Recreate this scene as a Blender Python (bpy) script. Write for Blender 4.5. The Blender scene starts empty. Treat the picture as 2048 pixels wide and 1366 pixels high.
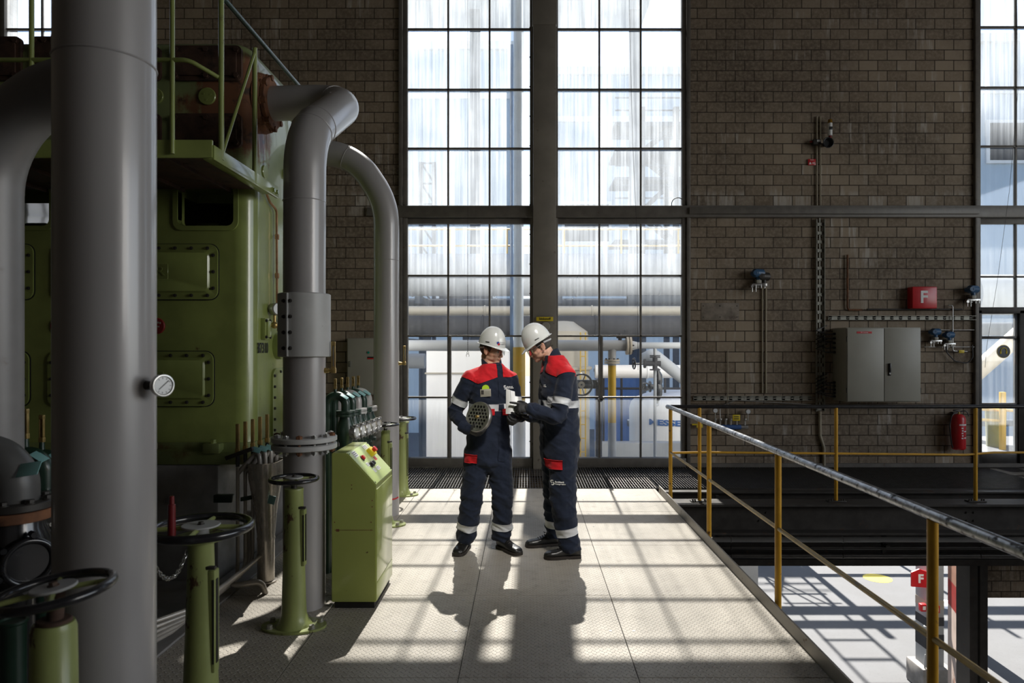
import bpy, bmesh, math, random
from mathutils import Vector, Matrix, noise as mnoise
V = Vector
R = math.radians
PI = math.pi
SC = bpy.context.scene
COL = SC.collection
random.seed(7)

# ------------------------------------------------------------------ camera, sky, sun, lamps, exposure
F_PX, CX, CY, EYE = 1365.33, 1050.0, 697.0, 1.68
cam_d = bpy.data.cameras.new('camera')
cam_d.sensor_width = 36.0
cam_d.lens = 24.0
cam_d.shift_x = -(CX - 1024.0) / 2048.0
cam_d.shift_y = (CY - 683.0) / 2048.0
cam_d.clip_start, cam_d.clip_end = 0.05, 400
cam_d.dof.use_dof = True
cam_d.dof.focus_distance = 5.7
cam_d.dof.aperture_fstop = 3.2
cam = bpy.data.objects.new('camera', cam_d)
cam.location = (0, 0, EYE)
cam.rotation_euler = (PI / 2, 0, 0)
COL.objects.link(cam)
SC.camera = cam

SUN_EL, SUN_AZ = 50.2, 1.66           # light comes from beyond the windows, a little from the right
world = bpy.data.worlds.new('world')
SC.world = world
world.use_nodes = True
wn = world.node_tree
wn.nodes.clear()
w_out = wn.nodes.new('ShaderNodeOutputWorld')
w_bg = wn.nodes.new('ShaderNodeBackground')
w_sky = wn.nodes.new('ShaderNodeTexSky')
w_sky.sky_type = 'NISHITA'
w_sky.sun_disc = False
w_sky.sun_elevation = R(SUN_EL)
w_sky.sun_rotation = R(SUN_AZ)
w_sky.air_density, w_sky.dust_density, w_sky.ozone_density = 1.0, 0.6, 1.5
w_bg.inputs['Strength'].default_value = 0.20
wn.links.new(w_sky.outputs[0], w_bg.inputs['Color'])
wn.links.new(w_bg.outputs[0], w_out.inputs['Surface'])

sun_d = bpy.data.lights.new('sun', 'SUN')
sun_d.energy = 19.0
sun_d.angle = R(0.53)
sun_d.color = (1.0, 0.94, 0.85)
sun = bpy.data.objects.new('sun', sun_d)
sd = V((-math.sin(R(SUN_AZ)) * math.cos(R(SUN_EL)), -math.cos(R(SUN_AZ)) * math.cos(R(SUN_EL)), -math.sin(R(SUN_EL))))
sun.rotation_euler = sd.to_track_quat('-Z', 'Y').to_euler()
sun.location = (2, 30, 40)
COL.objects.link(sun)

def fill_light(name, loc, rot, sx, sy, power, col):
    d = bpy.data.lights.new(name, 'AREA')
    d.shape = 'RECTANGLE'
    d.size, d.size_y = sx, sy
    d.energy = power
    d.color = col
    o = bpy.data.objects.new(name, d)
    o.location = loc
    o.rotation_euler = rot
    COL.objects.link(o)
    return o
# added fill lamps standing in for daylight, behind the camera and at the right
fill_light('rear_fill_light', (4.0, -7.8, 4.2), (PI / 2, 0, 0), 9.0, 5.0, 6.0, (0.92, 0.96, 1.0))  # weak added fill, no window is built in this wall
fill_light('side_fill_light', (12.4, 3.0, 3.6), (0, PI / 2, 0), 4.5, 7.0, 250.0, (0.95, 0.97, 1.0))  # added lamp lifting the brick wall and the right-facing sides
aim = (V((-0.2, 5.4, 1.2)) - V((12.2, -1.2, 4.2))).to_track_quat('-Z', 'Y').to_euler()
fill_light('aimed_fill_light', (12.2, -1.2, 4.2), aim, 3.6, 3.6, 40.0, (1.0, 0.97, 0.93)).data.spread = R(58)  # added lamp with narrow spread to brighten the workers, no louvres exist
# added fill lamp aimed at the workers, above the picture
aim = (V((0.05, 5.55, 1.25)) - V((1.3, 1.3, 6.0))).to_track_quat('-Z', 'Y').to_euler()
fill_light('worker_fill_light', (1.3, 1.3, 6.0), aim, 0.7, 0.7, 11.0, (1.0, 0.96, 0.90)).data.spread = R(32)

SC.view_settings.view_transform = 'Standard'
SC.view_settings.look = 'None'
SC.view_settings.exposure = 0.13
SC.view_settings.gamma = 1.0
SC.view_settings.use_curve_mapping = False
try:
    cy = SC.cycles
    cy.use_denoising = True
    cy.denoiser = 'OPENIMAGEDENOISE'
    cy.denoising_input_passes = 'RGB_ALBEDO_NORMAL'
    cy.max_bounces = 10
    cy.diffuse_bounces = 5
    cy.glossy_bounces = 4
    cy.transmission_bounces = 6
    cy.transparent_max_bounces = 24
    cy.sample_clamp_indirect = 6.0
    cy.caustics_reflective = False
    cy.caustics_refractive = False
except Exception:
    pass

# ------------------------------------------------------------------ helpers
def P(px, py, d):
    """point of the place that lies at depth d and shows at pixel (px, py)"""
    return V(((px - CX) * d / F_PX, d, EYE - (py - CY) * d / F_PX))

def wloc(o):
    v = V((0, 0, 0))
    while o is not None:
        v = v + o.location
        o = o.parent
    return v

def tag(o, label=None, cat=None, group=None, kind=None):
    if label: o['label'] = label
    if cat: o['category'] = cat
    if group: o['group'] = group
    if kind: o['kind'] = kind
    return o

def thing(name, loc, label=None, cat=None, group=None, kind=None):
    o = bpy.data.objects.new(name, None)
    o.empty_display_size = 0.1
    COL.objects.link(o)
    o.location = V(loc)
    return tag(o, label, cat, group, kind)

def kids(o):
    return [c for c in bpy.data.objects if c.parent == o]

def copy_tree(o, parent=None):
    c = o.copy()
    COL.objects.link(c)
    if parent is not None:
        c.parent = parent
    for ch in kids(o):
        copy_tree(ch, c)
    return c

def frame_of(axis, up=None):
    z = V(axis).normalized()
    ref = V(up) if up is not None else (V((0, 0, 1)) if abs(z.z) < 0.95 else V((0, 1, 0)))
    x = ref.cross(z)
    if x.length < 1e-6:
        x = V((1, 0, 0)).cross(z)
    x.normalize()
    y = z.cross(x)
    return Matrix((x, y, z)).transposed()

class MB:
    """collects shapes into one mesh object"""
    def __init__(self):
        self.bm = bmesh.new()
        self.mi = 0
    def _new(self, faces):
        for f in faces:
            f.material_index = self.mi
    def m(self, i):
        self.mi = i
        return self
    def ring(self, pts):
        return [self.bm.verts.new(p) for p in pts]
    def skin(self, rings, closed=False, cap0=True, cap1=True):
        n = len(rings[0])
        fs = []
        k = len(rings)
        for a in range(k if closed else k - 1):
            r0, r1 = rings[a], rings[(a + 1) % k]
            for i in range(n):
                j = (i + 1) % n
                try:
                    fs.append(self.bm.faces.new((r0[i], r0[j], r1[j], r1[i])))
                except ValueError:
                    pass
        if not closed:
            if cap0: fs.append(self.bm.faces.new(list(reversed(rings[0]))))
            if cap1: fs.append(self.bm.faces.new(rings[-1]))
        self._new(fs)
        return self
    def loft(self, rings, closed=False, cap0=True, cap1=True):
        return self.skin([self.ring(r) for r in rings], closed, cap0, cap1)
    def box(self, c, s, rot=None, bev=0.0, seg=2):
        c = V(c)
        hx, hy, hz = s[0] / 2, s[1] / 2, s[2] / 2
        M3 = rot if rot is not None else Matrix.Identity(3)
        vs = [self.bm.verts.new(c + M3 @ V((x * hx, y * hy, z * hz))) for x in (-1, 1) for y in (-1, 1) for z in (-1, 1)]
        idx = [(0, 1, 3, 2), (4, 6, 7, 5), (0, 4, 5, 1), (2, 3, 7, 6), (0, 2, 6, 4), (1, 5, 7, 3)]
        fs = [self.bm.faces.new([vs[i] for i in q]) for q in idx]
        self._new(fs)
        if bev > 0:
            es = list({e for f in fs for e in f.edges})
            r = bmesh.ops.bevel(self.bm, geom=es, offset=min(bev, min(s) * 0.45), segments=seg, affect='EDGES', profile=0.5)
            self._new(r['faces'])
        return self
    def b2(self, x0, x1, y0, y1, z0, z1, bev=0.0):
        return self.box(((x0 + x1) / 2, (y0 + y1) / 2, (z0 + z1) / 2), (abs(x1 - x0), abs(y1 - y0), abs(z1 - z0)), None, bev)
    def cyl(self, p0, p1, r0, r1=None, seg=24, cap=True, bev=0.0):
        p0, p1 = V(p0), V(p1)
        r1 = r0 if r1 is None else r1
        M3 = frame_of(p1 - p0)
        L = (p1 - p0).length
        prof = [(r0, 0), (r1, L)]
        if bev > 0:
            prof = [(r0 - bev, 0), (r0, bev), (r1, L - bev), (r1 - bev, L)]
        return self.lathe(prof, p0, M3, seg, cap, cap)
    def lathe(self, prof, o=(0, 0, 0), M3=None, seg=32, cap0=True, cap1=True):
        o = V(o)
        M3 = M3 if M3 is not None else Matrix.Identity(3)
        rings = [[o + M3 @ V((r * math.cos(2 * PI * i / seg), r * math.sin(2 * PI * i / seg), z)) for i in range(seg)] for r, z in prof]
        return self.loft(rings, False, cap0, cap1)
    def tube(self, pts, r, seg=12, closed=False, cap=True):
        pts = [V(p) for p in pts]
        n = len(pts)
        rad = r if hasattr(r, '__len__') else [r] * n
        tang = []
        for i in range(n):
            a = pts[(i - 1) % n] if (closed or i > 0) else pts[i]
            b = pts[(i + 1) % n] if (closed or i < n - 1) else pts[i]
            tang.append((b - a).normalized())
        M0 = frame_of(tang[0])
        x = M0.col[0].copy()
        rings = []
        for i in range(n):
            t = tang[i]
            x = (x - t * x.dot(t))
            if x.length < 1e-6:
                x = frame_of(t).col[0].copy()
            x.normalize()
            y = t.cross(x)
            rings.append([pts[i] + (x * math.cos(2 * PI * k / seg) + y * math.sin(2 * PI * k / seg)) * rad[i] for k in range(seg)])
        return self.loft(rings, closed, cap, cap)
    def torus(self, c, axis, RR, r, seg=48, ms=10, sx=1.0, up=None):
        M3 = frame_of(axis, up)
        c = V(c)
        return self.tube([c + M3 @ V((RR * sx * math.cos(2 * PI * i / seg), RR * math.sin(2 * PI * i / seg), 0)) for i in range(seg)], r, ms, closed=True)
    def ell(self, c, r, rot=None, seg=20, rings=12):
        c = V(c)
        M3 = rot if rot is not None else Matrix.Identity(3)
        rs = []
        for k in range(rings + 1):
            t = PI * k / rings
            t = min(max(t, 0.03), PI - 0.03)
            rs.append([c + M3 @ V((r[0] * math.sin(t) * math.cos(2 * PI * i / seg), r[1] * math.sin(t) * math.sin(2 * PI * i / seg), -r[2] * math.cos(t))) for i in range(seg)])
        return self.loft(rs)
    def cap(self, p0, p1, r0, r1=None, seg=14):
        """capsule with round ends"""
        p0, p1 = V(p0), V(p1)
        r1 = r0 if r1 is None else r1
        d = p1 - p0
        L = d.length
        if L < 1e-6:
            return self.ell(p0, (r0, r0, r0))
        M3 = frame_of(d)
        prof = []
        for a in (85, 65, 45, 25):
            prof.append((r0 * math.cos(R(a)), -r0 * math.sin(R(a))))
        prof += [(r0, 0), (r1, L)]
        for a in (25, 45, 65, 85):
            prof.append((r1 * math.cos(R(a)), L + r1 * math.sin(R(a))))
        return self.lathe(prof, p0, M3, seg)
    def prism(self, poly, o, ux, uy, depth):
        """flat polygon (2-D points) set up at o along axes ux, uy and thickened along ux x uy"""
        o, ux, uy = V(o), V(ux).normalized(), V(uy).normalized()
        n = ux.cross(uy) * depth
        a = [o + ux * p[0] + uy * p[1] for p in poly]
        return self.loft([a, [p + n for p in a]])
    def bolt(self, p, axis, r=0.012, h=0.012):
        p = V(p)
        a = V(axis).normalized()
        self.cyl(p - a * 0.002, p + a * h * 0.25, r * 1.25, seg=12)
        return self.cyl(p, p + a * h, r, seg=6)
    def build(self, name, mats, parent=None, smooth=True, ang=38, flip=True):
        bm = self.bm
        if flip:
            bmesh.ops.recalc_face_normals(bm, faces=bm.faces[:])
        if parent is not None:
            off = wloc(parent)
            if off.length > 0:
                bmesh.ops.translate(bm, verts=bm.verts[:], vec=-off)
        me = bpy.data.meshes.new(name)
        bm.to_mesh(me)
        bm.free()
        for mm in (mats if isinstance(mats, (list, tuple)) else [mats]):
            me.materials.append(mm)
        if smooth:
            me.polygons.foreach_set('use_smooth', [True] * len(me.polygons))
            me.set_sharp_from_angle(angle=R(ang))
        o = bpy.data.objects.new(name, me)
        COL.objects.link(o)
        if parent is not None:
            o.parent = parent
        return o

_BOLT = {}
def bolts(parent, spots, axis, r, h, mat_, name='bolt'):
    """separate hexagon-headed bolts that share one mesh"""
    key = (round(r, 4), round(h, 4), mat_.name)
    M4 = frame_of(axis).to_4x4()
    off = wloc(parent)
    for p in spots:
        if key not in _BOLT:
            mb = MB()
            mb.bolt((0, 0, 0), (0, 0, 1), r, h)
            o = mb.build(name, mat_)
            _BOLT[key] = o.data
        else:
            o = bpy.data.objects.new(name, _BOLT[key])
            COL.objects.link(o)
        o.parent = parent
        o.rotation_euler = M4.to_euler()
        o.location = V(p) - off

def fillet(pts, rad, n=10):
    """polyline with rounded corners"""
    pts = [V(p) for p in pts]
    rr = rad if hasattr(rad, '__len__') else [rad] * len(pts)
    out = [pts[0]]
    for i in range(1, len(pts) - 1):
        a, b, c = pts[i - 1], pts[i], pts[i + 1]
        u, v = (a - b).normalized(), (c - b).normalized()
        ang = u.angle(v)
        if ang > PI - 0.02:
            out.append(b)
            continue
        t = min(rr[i] / math.tan(ang / 2), (a - b).length * 0.98, (c - b).length * 0.98)
        r = t * math.tan(ang / 2)
        cen = b + (u + v).normalized() * (r / math.sin(ang / 2))
        p0, p1 = b + u * t, b + v * t
        e0, e1 = (p0 - cen).normalized(), (p1 - cen).normalized()
        tot = e0.angle(e1)
        for k in range(n + 1):
            w = k / n
            s = math.sin(tot)
            out.append(cen + (e0 * math.sin((1 - w) * tot) / s + e1 * math.sin(w * tot) / s) * r)
    out.append(pts[-1])
    return out

def rrect(w, h, r, n=5, cx=0.0, cy=0.0):
    pts = []
    for (sx, sy, a0) in ((1, 1, 0), (-1, 1, 90), (-1, -1, 180), (1, -1, 270)):
        for k in range(n + 1):
            a = R(a0 + 90 * k / n)
            pts.append((cx + sx * (w / 2 - r) + r * math.cos(a), cy + sy * (h / 2 - r) + r * math.sin(a)))
    return pts

def lettering(text, size, mat_, name, parent, o, ux, uy, depth=0.002, align='CENTER', sx=1.0, bold=0.0, spacing=1.0):
    """words in raised letters, standing at o along ux (reading direction) and uy (up)"""
    cu = bpy.data.curves.new('font', 'FONT')
    cu.body = text
    cu.size = size
    cu.align_x = align
    cu.align_y = 'CENTER'
    cu.extrude = depth / 2
    cu.offset = bold
    cu.resolution_u = 4
    cu.space_character = spacing
    tmp = bpy.data.objects.new('font', cu)
    COL.objects.link(tmp)
    dg = bpy.context.evaluated_depsgraph_get()
    me = bpy.data.meshes.new_from_object(tmp.evaluated_get(dg))
    bpy.data.objects.remove(tmp)
    bpy.data.curves.remove(cu)
    ux, uy = V(ux).normalized(), V(uy).normalized()
    M3 = Matrix((ux, uy, ux.cross(uy))).transposed()
    off = V(o) - (wloc(parent) if parent is not None else V((0, 0, 0)))
    for v in me.vertices:
        v.co = off + M3 @ V((v.co.x * sx, v.co.y, v.co.z))
    me.name = name
    me.materials.clear()
    me.materials.append(mat_)
    ob = bpy.data.objects.new(name, me)
    COL.objects.link(ob)
    if parent is not None:
        ob.parent = parent
    return ob

def eval_mods(o):
    dg = bpy.context.evaluated_depsgraph_get()
    dg.update()
    me = bpy.data.meshes.new_from_object(o.evaluated_get(dg))
    old = o.data
    o.modifiers.clear()
    o.data = me
    bpy.data.meshes.remove(old)
    return o

def fuse(o, voxel, smooth=4, fac=0.5):
    """one continuous surface out of overlapping closed shapes"""
    md = o.modifiers.new('r', 'REMESH')
    md.mode = 'VOXEL'
    md.voxel_size = voxel
    md.use_smooth_shade = True
    if smooth:
        ms = o.modifiers.new('s', 'SMOOTH')
        ms.factor = fac
        ms.iterations = smooth
    return eval_mods(o)

# ------------------------------------------------------------------ materials
class NT:
    def __init__(self, name):
        self.mat = bpy.data.materials.new(name)
        self.mat.use_nodes = True
        self.nt = self.mat.node_tree
        self.nt.nodes.clear()
        self.out = self.nt.nodes.new('ShaderNodeOutputMaterial')
        self.tc = self.nt.nodes.new('ShaderNodeTexCoord')
    def n(self, typ, props=None, **ins):
        nd = self.nt.nodes.new('ShaderNode' + typ)
        for k, v in (props or {}).items():
            setattr(nd, k, v)
        for k, v in ins.items():
            self.set(nd, k, v)
        return nd
    def set(self, nd, k, v):
        key = int(k[1:]) if (k[0] == 'i' and k[1:].isdigit()) else k.replace('_', ' ')
        s = nd.inputs[key]
        if hasattr(v, 'is_output') or isinstance(v, bpy.types.NodeSocket):
            self.nt.links.new(v, s)
        else:
            if hasattr(s.default_value, '__len__') and hasattr(v, '__len__') and len(v) == 3 and len(s.default_value) == 4:
                v = (*v, 1)
            s.default_value = v
    def math(self, op, a, b=0.0, c=None, clamp=False):
        nd = self.nt.nodes.new('ShaderNodeMath')
        nd.operation = op
        nd.use_clamp = clamp
        self.set(nd, 'i0', a)
        self.set(nd, 'i1', b)
        if c is not None: self.set(nd, 'i2', c)
        return nd.outputs[0]
    def noise(self, vec, scale, detail=4, rough=0.55, dist=0.0):
        return self.n('TexNoise', None, Vector=vec, Scale=scale, Detail=detail, Roughness=rough, Distortion=dist).outputs[0]
    def mapv(self, vec, scale=(1, 1, 1), rot=(0, 0, 0), loc=(0, 0, 0)):
        return self.n('Mapping', None, Vector=vec, Scale=scale, Rotation=rot, Location=loc).outputs[0]
    def ramp(self, f, a, b):
        """0 below a, 1 above b"""
        nd = self.n('MapRange', {'interpolation_type': 'SMOOTHSTEP'}, Value=f)
        nd.inputs['From Min'].default_value = a
        nd.inputs['From Max'].default_value = b
        return nd.outputs[0]
    def mix(self, f, a, b, mode='MIX'):
        nd = self.nt.nodes.new('ShaderNodeMix')
        nd.data_type = 'RGBA'
        nd.blend_type = mode
        self.set(nd, 'i0', f)
        for i, v in ((6, a), (7, b)):
            s = nd.inputs[i]
            if isinstance(v, bpy.types.NodeSocket): self.nt.links.new(v, s)
            else: s.default_value = (*v, 1) if len(v) == 3 else v
        return nd.outputs[2]
    def surf(self, sh):
        self.nt.links.new(sh, self.out.inputs['Surface'])
        return self.mat
    def bsdf(self, **k):
        return self.n('BsdfPrincipled', None, **k)
    def bump(self, h, strength=0.3, dist=0.01):
        return self.n('Bump', None, Height=h, Strength=strength, Distance=dist).outputs[0]

def mat(name, col, rough=0.5, metal=0.0, var=0.18, vs=5.0, col2=None, amt=0.0, cs=4.0, stretch=(1, 1, 1), bump=0.0, bs=60.0, coat=0.0, rvar=0.12, soft=0.08, spec=0.5):
    t = NT(name)
    ob = t.tc.outputs['Object']
    n1 = t.noise(t.mapv(ob, stretch), vs, 5)
    c = t.mix(t.ramp(n1, 0.3, 0.75), tuple(x * (1 - var) for x in col), tuple(min(1, x * (1 + var)) for x in col))
    rg = t.math('MULTIPLY_ADD', n1, rvar * 2, rough - rvar)
    b = t.bsdf(Metallic=metal, Specular_IOR_Level=spec)
    if coat:
        b.inputs['Coat Weight'].default_value = coat
        b.inputs['Coat Roughness'].default_value = 0.12
    if col2 is not None and amt > 0:
        n2 = t.noise(t.mapv(ob, stretch, loc=(3.1, 7.7, 1.9)), cs, 8, 0.65)
        th = 0.72 - 0.4 * amt
        f = t.ramp(n2, th, th + soft)
        c = t.mix(f, c, col2)
        rg = t.math('MULTIPLY_ADD', f, 0.3, rg, True)
        if metal > 0.4:
            t.set(b, 'Metallic', t.math('MULTIPLY_ADD', f, -metal * 0.8, metal))
    t.set(b, 'Base Color', c)
    t.set(b, 'Roughness', rg)
    if bump > 0:
        t.set(b, 'Normal', t.bump(t.noise(ob, bs, 4), bump, 0.004))
    return t.surf(b.outputs[0])

def hexc(r, g, b):
    f = lambda x: ((x / 255) / 12.92) if x <= 10 else (((x / 255) + 0.055) / 1.055) ** 2.4
    return (f(r), f(g), f(b))

M = {}
M['green'] = mat('compressor_green_paint', (0.23, 0.275, 0.075), 0.36, 0, 0.15, 3.0, (0.09, 0.05, 0.02), 0.16, 4.0, bump=0.05, bs=35, coat=0.7)
M['green_rust'] = mat('rust_stained_green_paint', (0.185, 0.225, 0.08), 0.45, 0, 0.2, 3.0, (0.10, 0.038, 0.014), 0.52, 2.2, bump=0.15, bs=30, soft=0.2)
M['rust'] = mat('rust_brown', (0.17, 0.07, 0.03), 0.8, 0, 0.35, 14, (0.04, 0.02, 0.012), 0.5, 6, bump=0.3, bs=50, soft=0.2)
M['rust_dark'] = mat('dark_rust', (0.060, 0.030, 0.018), 0.75, 0, 0.4, 10, (0.02, 0.014, 0.01), 0.5, 6, bump=0.3, bs=50, soft=0.2)
M['green_chip'] = mat('chipped_green_enamel', (0.275, 0.315, 0.105), 0.42, 0, 0.2, 5.0, (0.07, 0.035, 0.015), 0.30, 9.0, (1, 1, 0.45), bump=0.06, bs=40, coat=0.15, soft=0.03)
M['green_cab'] = mat('cabinet_green_enamel', (0.35, 0.40, 0.105), 0.42, 0, 0.07, 3.0, (0.07, 0.03, 0.012), 0.12, 9.0, coat=0.9, soft=0.03)
M['green_dark'] = mat('dark_green_paint', (0.010, 0.030, 0.018), 0.38, 0, 0.2, 8, (0.05, 0.04, 0.02), 0.15, 12, coat=0.2)
M['grey_pipe'] = mat('grey_pipe_paint', (0.35, 0.335, 0.33), 0.36, 0.1, 0.09, 3.0, (0.16, 0.10, 0.06), 0.17, 5, (1, 1, 0.25), coat=0.35, soft=0.25)
M['grey_paint'] = mat('light_grey_paint', (0.42, 0.42, 0.41), 0.45, 0, 0.08, 5, (0.2, 0.12, 0.07), 0.2, 8)
M['steel'] = mat('bare_steel', (0.48, 0.47, 0.45), 0.34, 0.9, 0.15, 12, bump=0.05)
M['tube_steel'] = mat('dull_tube_steel', (0.44, 0.41, 0.37), 0.35, 0.35, 0.15, 8)
M['stainless'] = mat('stainless_steel', (0.56, 0.52, 0.47), 0.27, 0.6, 0.1, 6, stretch=(6, 6, 0.6))
M['steel_dark'] = mat('dark_steel', (0.055, 0.05, 0.045), 0.5, 0.5, 0.2, 8, (0.09, 0.05, 0.03), 0.25, 6)
M['frame'] = mat('window_frame_steel', (0.15, 0.136, 0.118), 0.5, 0.1, 0.15, 8, (0.12, 0.07, 0.04), 0.2, 12)
M['iron_black'] = mat('black_handwheel_lacquer', (0.012, 0.012, 0.014), 0.25, 0, 0.2, 10, coat=0.4)
M['black'] = mat('black_plastic', (0.015, 0.015, 0.016), 0.4, 0, 0.1, 10)
M['brass'] = mat('brass', (0.50, 0.36, 0.14), 0.38, 0.85, 0.15, 20)
M['copper'] = mat('copper_tube', (0.42, 0.24, 0.13), 0.38, 0.85, 0.2, 15)
M['teal'] = mat('teal_tag_plastic', (0.19, 0.38, 0.37), 0.5, 0, 0.05, 10)
M['red'] = mat('red_enamel', (0.55, 0.015, 0.02), 0.38, 0, 0.08, 10, coat=0.2)
M['red_dark'] = mat('dark_red_paint', (0.22, 0.015, 0.012), 0.5, 0, 0.2, 12)
M['white'] = mat('white_paint', (0.80, 0.80, 0.78), 0.45, 0, 0.05, 6)
M['offwhite'] = mat('off_white_enamel', (0.33, 0.315, 0.262), 0.45, 0, 0.05, 3, (0.3, 0.28, 0.22), 0.12, 6)
M['yellow'] = mat('yellow_rail_paint', (0.62, 0.33, 0.02), 0.42, 0, 0.12, 8, (0.10, 0.05, 0.02), 0.2, 14, coat=0.1)
M['yellow_sign'] = mat('yellow_sign_plastic', (0.75, 0.56, 0.02), 0.5, 0, 0.04, 6)
M['rail_worn'] = mat('worn_handrail_metal', (0.40, 0.41, 0.43), 0.33, 0.75, 0.35, 22, (0.03, 0.03, 0.035), 0.5, 26, bump=0.1, bs=80, soft=0.15)
M['blue'] = mat('transmitter_blue_paint', (0.035, 0.10, 0.20), 0.4, 0, 0.1, 10)
M['blue_paint'] = mat('blue_container_paint', (0.05, 0.12, 0.32), 0.5, 0, 0.1, 3)
M['concrete'] = mat('plinth_concrete', (0.25, 0.24, 0.23), 0.85, 0, 0.25, 4, (0.06, 0.055, 0.05), 0.35, 3, bump=0.25, bs=40, soft=0.25)
M['yard'] = mat('yard_concrete', (0.094, 0.098, 0.105), 0.9, 0, 0.12, 1.2, (0.074, 0.078, 0.086), 0.45, 28, bump=0.3, bs=60, soft=0.3)
M['galv'] = mat('galvanised_tray', (0.34, 0.33, 0.28), 0.5, 0.35, 0.12, 10)
M['gate_beige'] = mat('conduit_beige', (0.36, 0.31, 0.22), 0.55, 0, 0.12, 8)
M['glassface'] = mat('gauge_face_white', (0.75, 0.76, 0.76), 0.25, 0, 0.03, 6, coat=0.5)
M['dark'] = mat('dark_void_paint', (0.012, 0.011, 0.01), 0.7, 0, 0.2, 5)
# ------------------------------------------------------------------ the hall
DW = 9.72                       # inner face of the window wall
def W(px, py):                  # a point on that face
    return P(px, py, DW)

def brick_mat():
    t = NT('sooty_brick_wall')
    ob = t.tc.outputs['Object']
    sx = t.n('SeparateXYZ', None, Vector=ob)
    h = t.n('CombineXYZ', None, X=t.math('ADD', sx.outputs[0], sx.outputs[1]), Y=sx.outputs[2]).outputs[0]
    br = t.n('TexBrick', {'offset': 0.5, 'offset_frequency': 2}, Vector=h, Color1=(0.11, 0.11, 0.11), Color2=(0.9, 0.9, 0.9), Mortar=(0.5, 0.5, 0.5),
             Scale=1.0, Mortar_Size=0.0075, Mortar_Smooth=0.35, Bias=0.0, Brick_Width=0.2705, Row_Height=0.1483)
    rnd = br.outputs['Color']
    nz = t.noise(ob, 0.75, 5)
    fine = t.noise(ob, 22, 5, 0.65)
    base = t.mix(t.ramp(rnd, 0.0, 1.0), (0.198, 0.150, 0.104), (0.350, 0.277, 0.198))
    base = t.mix(t.ramp(nz, 0.35, 0.7), base, (0.130, 0.100, 0.072))
    base = t.mix(t.math('MULTIPLY', t.ramp(fine, 0.35, 0.8), 0.75), base, (0.34, 0.28, 0.21))
    # lime runs: whole bricks and streaks below them
    st = t.noise(t.mapv(ob, (16, 16, 1.6)), 1.0, 4, 0.6)
    patch = t.noise(t.mapv(ob, (0.8, 0.8, 1.3), loc=(4.0, 0, 2.2)), 1.0, 3)
    lime = t.math('MULTIPLY', t.math('MULTIPLY', t.ramp(st, 0.5, 0.72), t.ramp(patch, 0.44, 0.62)), t.ramp(rnd, 0.25, 0.8))
    band = t.math('MULTIPLY', t.ramp(t.math('ABSOLUTE', t.math('SUBTRACT', sx.outputs[2], 3.72)), 0.24, 0.10), t.ramp(rnd, 0.3, 0.8))
    lime = t.math('MAXIMUM', lime, t.math('MULTIPLY', band, t.ramp(st, 0.36, 0.6)))
    base = t.mix(t.math('MULTIPLY', lime, 0.75), base, (0.52, 0.48, 0.43))
    col = t.mix(t.math('MULTIPLY', br.outputs['Fac'], 0.92), base, (0.040, 0.029, 0.021))
    hgt = t.math('SUBTRACT', t.math('MULTIPLY', fine, 0.45), br.outputs['Fac'])
    b = t.bsdf(Base_Color=col, Roughness=0.85, Normal=t.bump(hgt, 0.55, 0.006), Specular_IOR_Level=0.3)
    return t.surf(b.outputs[0])
M['brick'] = brick_mat()

def tread_mat():
    t = NT('worn_tread_plate')
    ob = t.tc.outputs['Object']
    sx = t.n('SeparateXYZ', None, Vector=ob)
    s = 1 / 0.030
    u = t.math('MULTIPLY', t.math('ADD', sx.outputs[0], sx.outputs[1]), s * 0.7071)
    v = t.math('MULTIPLY', t.math('SUBTRACT', sx.outputs[0], sx.outputs[1]), s * 0.7071)
    fu = t.math('SUBTRACT', t.math('FRACT', u), 0.5)
    fv = t.math('SUBTRACT', t.math('FRACT', v), 0.5)
    par = t.math('MODULO', t.math('ABSOLUTE', t.math('ADD', t.math('FLOOR', u), t.math('FLOOR', v))), 2.0)
    def bar(a, b_):
        q = t.math('ADD', t.math('POWER', t.math('DIVIDE', t.math('ABSOLUTE', a), 0.46), 2.0), t.math('POWER', t.math('DIVIDE', t.math('ABSOLUTE', b_), 0.17), 2.0))
        return t.ramp(q, 1.15, 0.35)
    h = t.n('Mix', None)
    h.inputs['Factor'].default_value = 0
    t.set(h, 'i0', par); t.set(h, 'i2', bar(fu, fv)); t.set(h, 'i3', bar(fv, fu))
    hh = h.outputs[0]
    n1 = t.noise(ob, 1.6, 5, 0.6)
    n2 = t.noise(ob, 9.0, 6, 0.7)
    col = t.mix(t.ramp(n1, 0.3, 0.7), (0.38, 0.345, 0.293), (0.465, 0.425, 0.362))
    col = t.mix(t.math('MULTIPLY', t.ramp(n2, 0.5, 0.75), 0.5), col, (0.20, 0.17, 0.14))
    col = t.mix(t.math('MULTIPLY', hh, 0.35), col, (0.56, 0.535, 0.50))
    rg = t.math('MULTIPLY_ADD', n2, 0.3, 0.34)
    b = t.bsdf(Base_Color=col, Roughness=rg, Metallic=0.1, Normal=t.bump(hh, 1.0, 0.006))
    return t.surf(b.outputs[0])
M['tread'] = tread_mat()

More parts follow.
